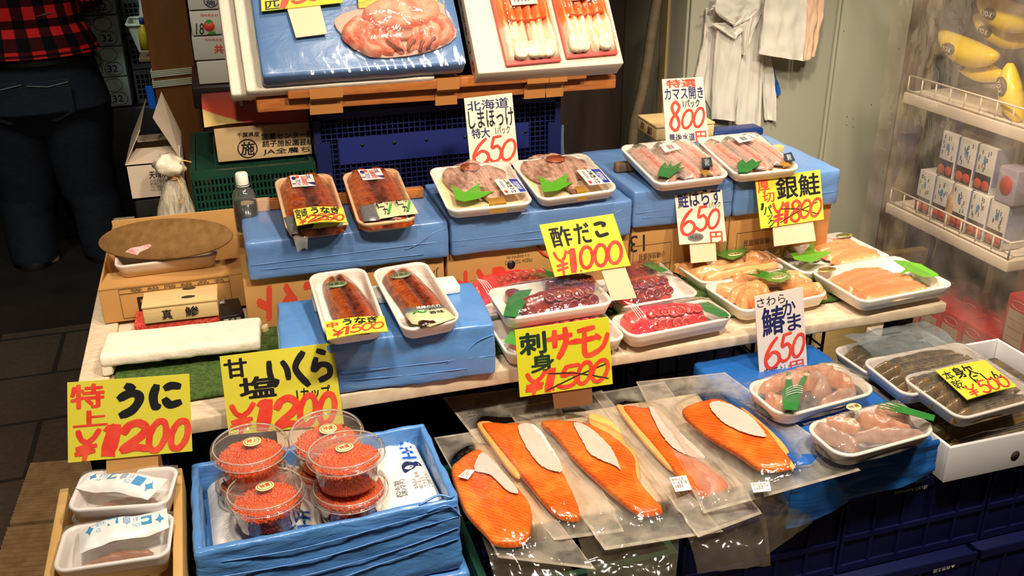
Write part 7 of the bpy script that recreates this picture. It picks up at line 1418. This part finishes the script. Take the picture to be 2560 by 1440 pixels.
c = [(2085, 870), (2290, 820), (2420, 880), (2170, 945)]
herpack('dark dried herring pack farthest back under dull film', c, .618, 2, 4, 15)
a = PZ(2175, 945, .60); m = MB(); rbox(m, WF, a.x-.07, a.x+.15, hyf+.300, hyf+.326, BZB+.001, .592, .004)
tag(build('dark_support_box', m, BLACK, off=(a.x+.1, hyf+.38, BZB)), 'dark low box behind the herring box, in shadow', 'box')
f = fr4([(2120, 850), (2290, 815), (2400, 870), (2200, 905)], .634, 4); m = MB(); surf(m, lambda u, v: f.p((u-.5)*f.w*1.1, (v-.5)*f.d*1.2, .004+.01*math.sin(v*3.1)+.004*MN.noise(V((u*6, v*6, 2)))), 20, 16)
tag(build('film_sheet', m, film('dull_grey_film', (210, 220, 224), .8, .12, .35, (150, 160, 164), .8, 14), off=f.p(0, 0, 0)), 'dull grey plastic film over the farthest herring pack', 'plastic film')
# ================================================================ PRICE SIGNS
def sign(lab, c, Y, tilt, items, mat, tab=None, tabmat=None, th=.0022, plane=None, name='price_sign', cat_='sign'):
    tt = math.radians(tilt); n = V((0, -math.cos(tt), math.sin(tt))); o = (PY(*c[2], Y)+PY(*c[3], Y))/2
    if plane: o, n = plane
    q = [PP(*p, o, n) for p in c]; t = thing(name, lab, cat_, o); m = MB()
    m.add(q+[p-n*th for p in q], [(3, 2, 1, 0), (4, 5, 6, 7), (0, 1, 5, 4), (1, 2, 6, 5), (2, 3, 7, 6), (3, 0, 4, 7)]); b = build('card', m, mat, t)
    marks('lettering', q, n, items, b)
    if tab:
        p = [PP(*a, o-n*(th+.0008), n) for a in tab]; m = MB(); m.add(p+[a-n*.0025 for a in p], [(3, 2, 1, 0), (4, 5, 6, 7), (0, 1, 5, 4), (1, 2, 6, 5), (2, 3, 7, 6), (3, 0, 4, 7)]); build('support', m, tabmat or CREAM, t)
    return t, q, n
B = 1
sign('yellow price sign for urchin with red 1200 yen at lower left', [(168, 957), (473, 935), (481, 1128), (170, 1157)], 1.27, 14,
     [('特', (.03, .04, .29, .33), 'r', .035), ('上', (.05, .37, .31, .56), 'r', .035), ('う', (.39, .05, .62, .50), 'k', .0145, B), ('に', (.655, .08, .935, .43), 'k', .0140, B), ('Y', (.05, .59, .27, 1.0), 'r', .0085, B), ('1', (.26, .55, .43, .97), 'r', .0150, B), ('2', (.40, .52, .66, .95), 'r', .0135, B), ('0', (.62, .53, .82, .98), 'r', .0110, B), ('0', (.80, .55, 1.0, .98), 'r', .0110, B), ('.', (.355, .93, .375, .98), 'r', .004, B)], YEL, [(265, 1130), (395, 1120), (396, 1180), (266, 1185)], KRAFT)
sign('yellow price sign for salmon roe cups with red 1200 yen', [(549, 892), (832, 857), (860, 1060), (572, 1088)], 1.362, 12,
     [('甘', (.03, .05, .22, .28), 'k', .03), ('塩', (.14, .30, .44, .56), 'k', .03), ('い', (.385, .12, .595, .46), 'k', .0105, B), ('く', (.61, .04, .76, .50), 'k', .0115, B), ('ら', (.77, .04, .97, .46), 'k', .0105, B), ('1カップ', (.62, .50, .92, .65), 'k', .022), ('Y', (.02, .60, .26, 1.0), 'r', .0090, B), ('1', (.24, .58, .41, .99), 'r', .0150, B), ('2', (.39, .56, .64, .99), 'r', .0135, B), ('0', (.60, .56, .80, 1.0), 'r', .0110, B), ('0', (.77, .57, .97, 1.0), 'r', .0110, B)], YEL, [(690, 1070), (790, 1060), (800, 1150), (700, 1160)], CREAM)
sign('shaded yellow price sign for sashimi salmon with struck 1500 yen', [(1287, 826), (1521, 793), (1532, 960), (1300, 993)], 1.348, 4,
     [('刺', (.04, .07, .31, .38), 'g', .035), ('身', (.14, .40, .38, .66), 'g', .035), ('サ', (.32, .05, .60, .52), 'r', .0115, B), ('ー', (.55, .24, .68, .32), 'r', .009, B), ('モ', (.60, .08, .88, .55), 'r', .0105, B), ('ン', (.82, .20, 1.0, .52), 'r', .0105, B), ('Y', (.06, .64, .30, 1.0), 'r', .0085, B), ('1', (.26, .62, .40, .98), 'r', .0085, B), ('5', (.38, .60, .66, .97), 'r', .0090, B), ('0', (.60, .58, .80, .95), 'r', .0085, B), ('0', (.76, .58, .98, .95), 'r', .0085, B), ('.', (.34, .93, .37, .97), 'r', .003, B), ('X', (.28, .66, .96, .96), 'k', .0018, B)], YEL2, [(1378, 955), (1478, 940), (1482, 1010), (1386, 1022)], pm('brown_stick', (130, 86, 50), .7))
sign('yellow price sign for vinegared octopus with orange 1000 yen', [(1348, 562), (1533, 534), (1577, 664), (1387, 692)], 1.50, 22,
     [('酢', (.10, .09, .36, .46), 'k', .02), ('だ', (.42, .09, .62, .46), 'k', .025), ('こ', (.68, .10, .86, .40), 'k', .0075, B), ('Y', (.05, .53, .25, 1.0), 'r', .0055, B), ('1', (.22, .52, .36, .98), 'r', .0075, B), ('.', (.335, .94, .365, .98), 'r', .003, B), ('0', (.36, .50, .58, .95), 'r', .0072, B), ('0', (.55, .50, .77, .95), 'r', .0072, B), ('0', (.73, .49, .97, .94), 'r', .0072, B)], YEL, [(1500, 668), (1560, 660), (1592, 745), (1530, 752)], CREAM)
sign('white price sign for salmon belly with red 650 and olive oval', [(1685, 470), (1803, 457), (1816, 603), (1699, 612)], 1.615, 20,
     [('鮭はらす', (.05, .06, .96, .36), 'b', .02), ('1パック', (.70, .31, .94, .41), 'k', .02), ('6', (.04, .38, .38, .86), 'r', .0062, B), ('5', (.36, .35, .66, .80), 'r', .0062, B), ('0', (.62, .42, .92, .78), 'r', .0062, B), ('円', (.66, .82, .92, 1.0), 'r', .02), ('●', (.18, .82, .52, .96), 'e', 0), ('特選品', (.23, .86, .48, .93), 'k', .0)], WHITEC, [(1724, 606), (1788, 600), (1792, 652), (1728, 658)], CREAM)
sign('yellow price sign for thick-cut silver salmon with struck 1800 yen', [(1888, 446), (2050, 424), (2060, 548), (1902, 572)], 1.60, 20,
     [('厚', (.02, .05, .20, .30), 'r', .02), ('切', (.08, .31, .26, .50), 'r', .02), ('銀鮭', (.30, .05, .97, .48), 'k', .02), ('1', (.03, .50, .09, .64), 'g', .004, B), ('パ', (.07, .56, .20, .74), 'g', .02), ('ッ', (.12, .75, .2, .84), 'g', .02), ('ク', (.12, .84, .22, .99), 'g', .02), ('Y', (.20, .52, .40, 1.0), 'r', .0062, B), ('1', (.36, .54, .48, .97), 'r', .0062, B), ('8', (.46, .52, .66, .98), 'r', .0058, B), ('0', (.62, .54, .82, .93), 'r', .0058, B), ('0', (.78, .54, .99, .93), 'r', .0058, B), ('X', (.30, .62, .92, .94), 'k', .0014, B)], YEL, [(1932, 565), (2032, 552), (2040, 602), (1936, 616)], CREAM)
sign('white price sign for striped hokke with red 650, before blue crate', [(1160, 246), (1280, 232), (1297, 412), (1177, 420)], 1.86, 10,
     [('北海道', (.05, .05, .90, .19), 'b', .015), ('しまほっけ', (.05, .19, .98, .44), 'k', .02), ('特大', (.09, .44, .46, .58), 'b', .02), ('1パック', (.58, .44, .88, .55), 'k', .015), ('6', (.05, .58, .42, .98), 'r', .0062, B), ('5', (.38, .56, .70, .95), 'r', .0062, B), ('0', (.64, .62, .99, .94), 'r', .0062, B), ('円', (.66, .97, .86, 1.0), 'r', .01)], WHITEC, None)
sign('white price sign for opened kamasu with red 800, top right', [(1655, 198), (1757, 192), (1772, 352), (1665, 358)], 1.80, 15,
     [('特選', (.10, .02, .80, .14), 'r', .03), ('カマス開き', (.04, .15, .97, .33), 'b', .02), ('1パック', (.46, .34, .86, .46), 'k', .03), ('8', (.10, .34, .40, .83), 'r', .0064, B), ('0', (.38, .48, .70, .80), 'r', .0060, B), ('0', (.66, .46, .97, .79), 'r', .0060, B), ('豊後水道', (.08, .86, .68, .98), 'b', .01), ('円', (.70, .84, .95, 1.0), 'r', .02)], WHITEC, None)
sign('white price sign for mackerel collars with red 650 at table edge', [(1886, 742), (2007, 718), (2018, 915), (1900, 945)], 1.335, 6,
     [('さわら', (.04, .03, .62, .14), 'k', .0), ('鰆', (.12, .16, .58, .50), 'b', .02), ('か', (.56, .12, .82, .30), 'b', .02), ('ま', (.64, .30, .92, .50), 'b', .02), ('6', (.10, .53, .46, .93), 'r', .0068, B), ('5', (.40, .51, .72, .88), 'r', .0068, B), ('0', (.68, .55, .99, .86), 'r', .0068, B), ('円', (.64, .89, .92, 1.0), 'r', .02), ('焼いてよし!', (.08, .90, .62, 1.0), 'k', .0)], pm('shaded_white_card', (236, 222, 212), .6), [(1900, 930), (1925, 925), (1932, 1000), (1905, 1005)], KRAFT)
sign('yellow price card cut off at top, above the plain cream tag', [(648, -75), (842, -100), (857, 6), (654, 28)], 1.97, -30,
     [('匹', (.05, .78, .22, .98), 'k', .02), ('1', (.22, .55, .38, 1.0), 'r', .008, B), ('5', (.36, .5, .6, .93), 'r', .008, B), ('8', (.55, .45, .75, .9), 'r', .008, B), ('0', (.70, .4, .92, .86), 'r', .008, B)], YEL, [(718, 22), (800, 12), (818, 84), (740, 94)], CREAM, plane=(pf.p(0, 0, .016), pf.z))
sign('blank yellow card tucked behind the packed crab at top', [(890, -60), (1090, -70), (1094, 8), (897, 20)], 2.05, -30, [('.', (.4, .1, .5, .2), 'k', .004, B)], YEL, plane=(pf.p(0, 0, .012), pf.z))
# flat strips lying on packs
def card(lab, pts, z, items, curl=.004, mat=None, name='price_card'):
    Q = [PZ(*p, z) for p in pts]; mid = sum(Q, V())/4
    def s(u, v): return (Q[0]*(1-u)+Q[1]*u)*(1-v)+(Q[3]*(1-u)+Q[2]*u)*v+V((0, 0, curl*math.sin(math.pi*u)+.0))
    m = MB(); surf(m, s, 12, 4, flip=True); surf(m, lambda u, v: s(u, v)-V((0, 0, .0012)), 12, 4); o = tag(build(name, m, mat or YEL, off=mid), lab, 'sign'); keys = list(dict.fromkeys(i[2] for i in items)); mb = MB()
    for k, it in enumerate(items):
        x, (u0, v0, u1, v1), ck, wt = it[:4]
        vs, fs = strokes(x, wt, ((Q[1]-Q[0]).length*(u1-u0))/((Q[3]-Q[0]).length*(v1-v0))) if len(it) > 4 else glyph(x, wt)
        mb.add([s(u0+(u1-u0)*c[0], v0+(v1-v0)*c[1])+V((0, 0, .0006+.00005*k+(c[2] if len(c) > 2 else 0))) for c in vs], fs, keys.index(ck))
    build('lettering', mb, [INK[k] for k in keys], o); return o
card('curved yellow price strip reading 2200 struck out on the top left eel pack', [(733, 524), (858, 519), (868, 556), (742, 564)], .912, [('宮崎', (.02, .04, .26, .62), 'k', .01), ('うなぎ', (.34, .02, .92, .48), 'k', .03), ('Y', (.06, .62, .24, 1), 'r', .11, B), ('2', (.22, .5, .44, .98), 'r', .12, B), ('2', (.42, .48, .62, .94), 'r', .12, B), ('0', (.60, .48, .80, .94), 'r', .12, B), ('0', (.78, .5, .98, .94), 'r', .12, B), ('X', (.3, .5, .8, .96), 'k', .05, B)], .004)
card('yellow price strip reading 1500 on the smaller left eel pack', [(810, 805), (960, 790), (970, 828), (818, 850)], .822, [('中', (.03, .12, .22, .42), 'r', .03), ('うなぎ', (.30, .02, .90, .42), 'k', .03), ('Y', (.10, .50, .32, .98), 'r', .11, B), ('1', (.30, .48, .40, .95), 'r', .12, B), ('5', (.38, .44, .60, .92), 'r', .12, B), ('0', (.58, .42, .78, .88), 'r', .12, B), ('0', (.76, .40, .97, .84), 'r', .12, B)], .003)
card('yellow price card reading 500 lying on the front herring pack', [(2338, 926), (2462, 900), (2544, 966), (2418, 999)], .676, [('本\n乾', (.02, .10, .20, .70), 'k', .0), ('身欠', (.22, .06, .62, .42), 'k', .02), ('にしん', (.40, .40, .96, .66), 'k', .02), ('Y', (.12, .64, .34, 1.0), 'r', .10, B), ('5', (.34, .60, .56, 1.0), 'r', .11, B), ('0', (.54, .60, .76, .98), 'r', .11, B), ('0', (.74, .60, .97, .97), 'r', .11, B)], .002)
# ---------------------------------------------------------------- ribbed mats at the lower left
MATM = pm('tan_ribbed_mat', (150, 118, 80), .8, .2, (120, 92, 60), 30, 1)
def mat_(lab, pts):
    Q = [PZ(*p, .004) for p in pts]; m = MB()
    def s(u, v): p = (Q[0]*(1-u)+Q[1]*u)*(1-v)+(Q[3]*(1-u)+Q[2]*u)*v; return V((p.x, p.y, .016+.006*abs(math.sin(v*math.pi*20))))
    surf(m, s, 6, 160, flip=True, sm=False)
    b_ = [V((q.x, q.y, 0.001)) for q in Q]; tq = [V((q.x, q.y, .017)) for q in Q]; m.add(b_+tq, [(0, 1, 5, 4), (1, 2, 6, 5), (2, 3, 7, 6), (3, 0, 4, 7)])
    tag(build('ribbed_mat', m, MATM, off=sum(b_, V())/4), lab, 'mat')
mat_('tan ribbed mat on the dark paving left of the urchin box, rear piece', [(80, 1168), (330, 1150), (330, 1290), (28, 1320)])
mat_('tan ribbed mat on the dark paving at the lower left corner, front piece', [(24, 1328), (330, 1298), (330, 1560), (-60, 1580)])
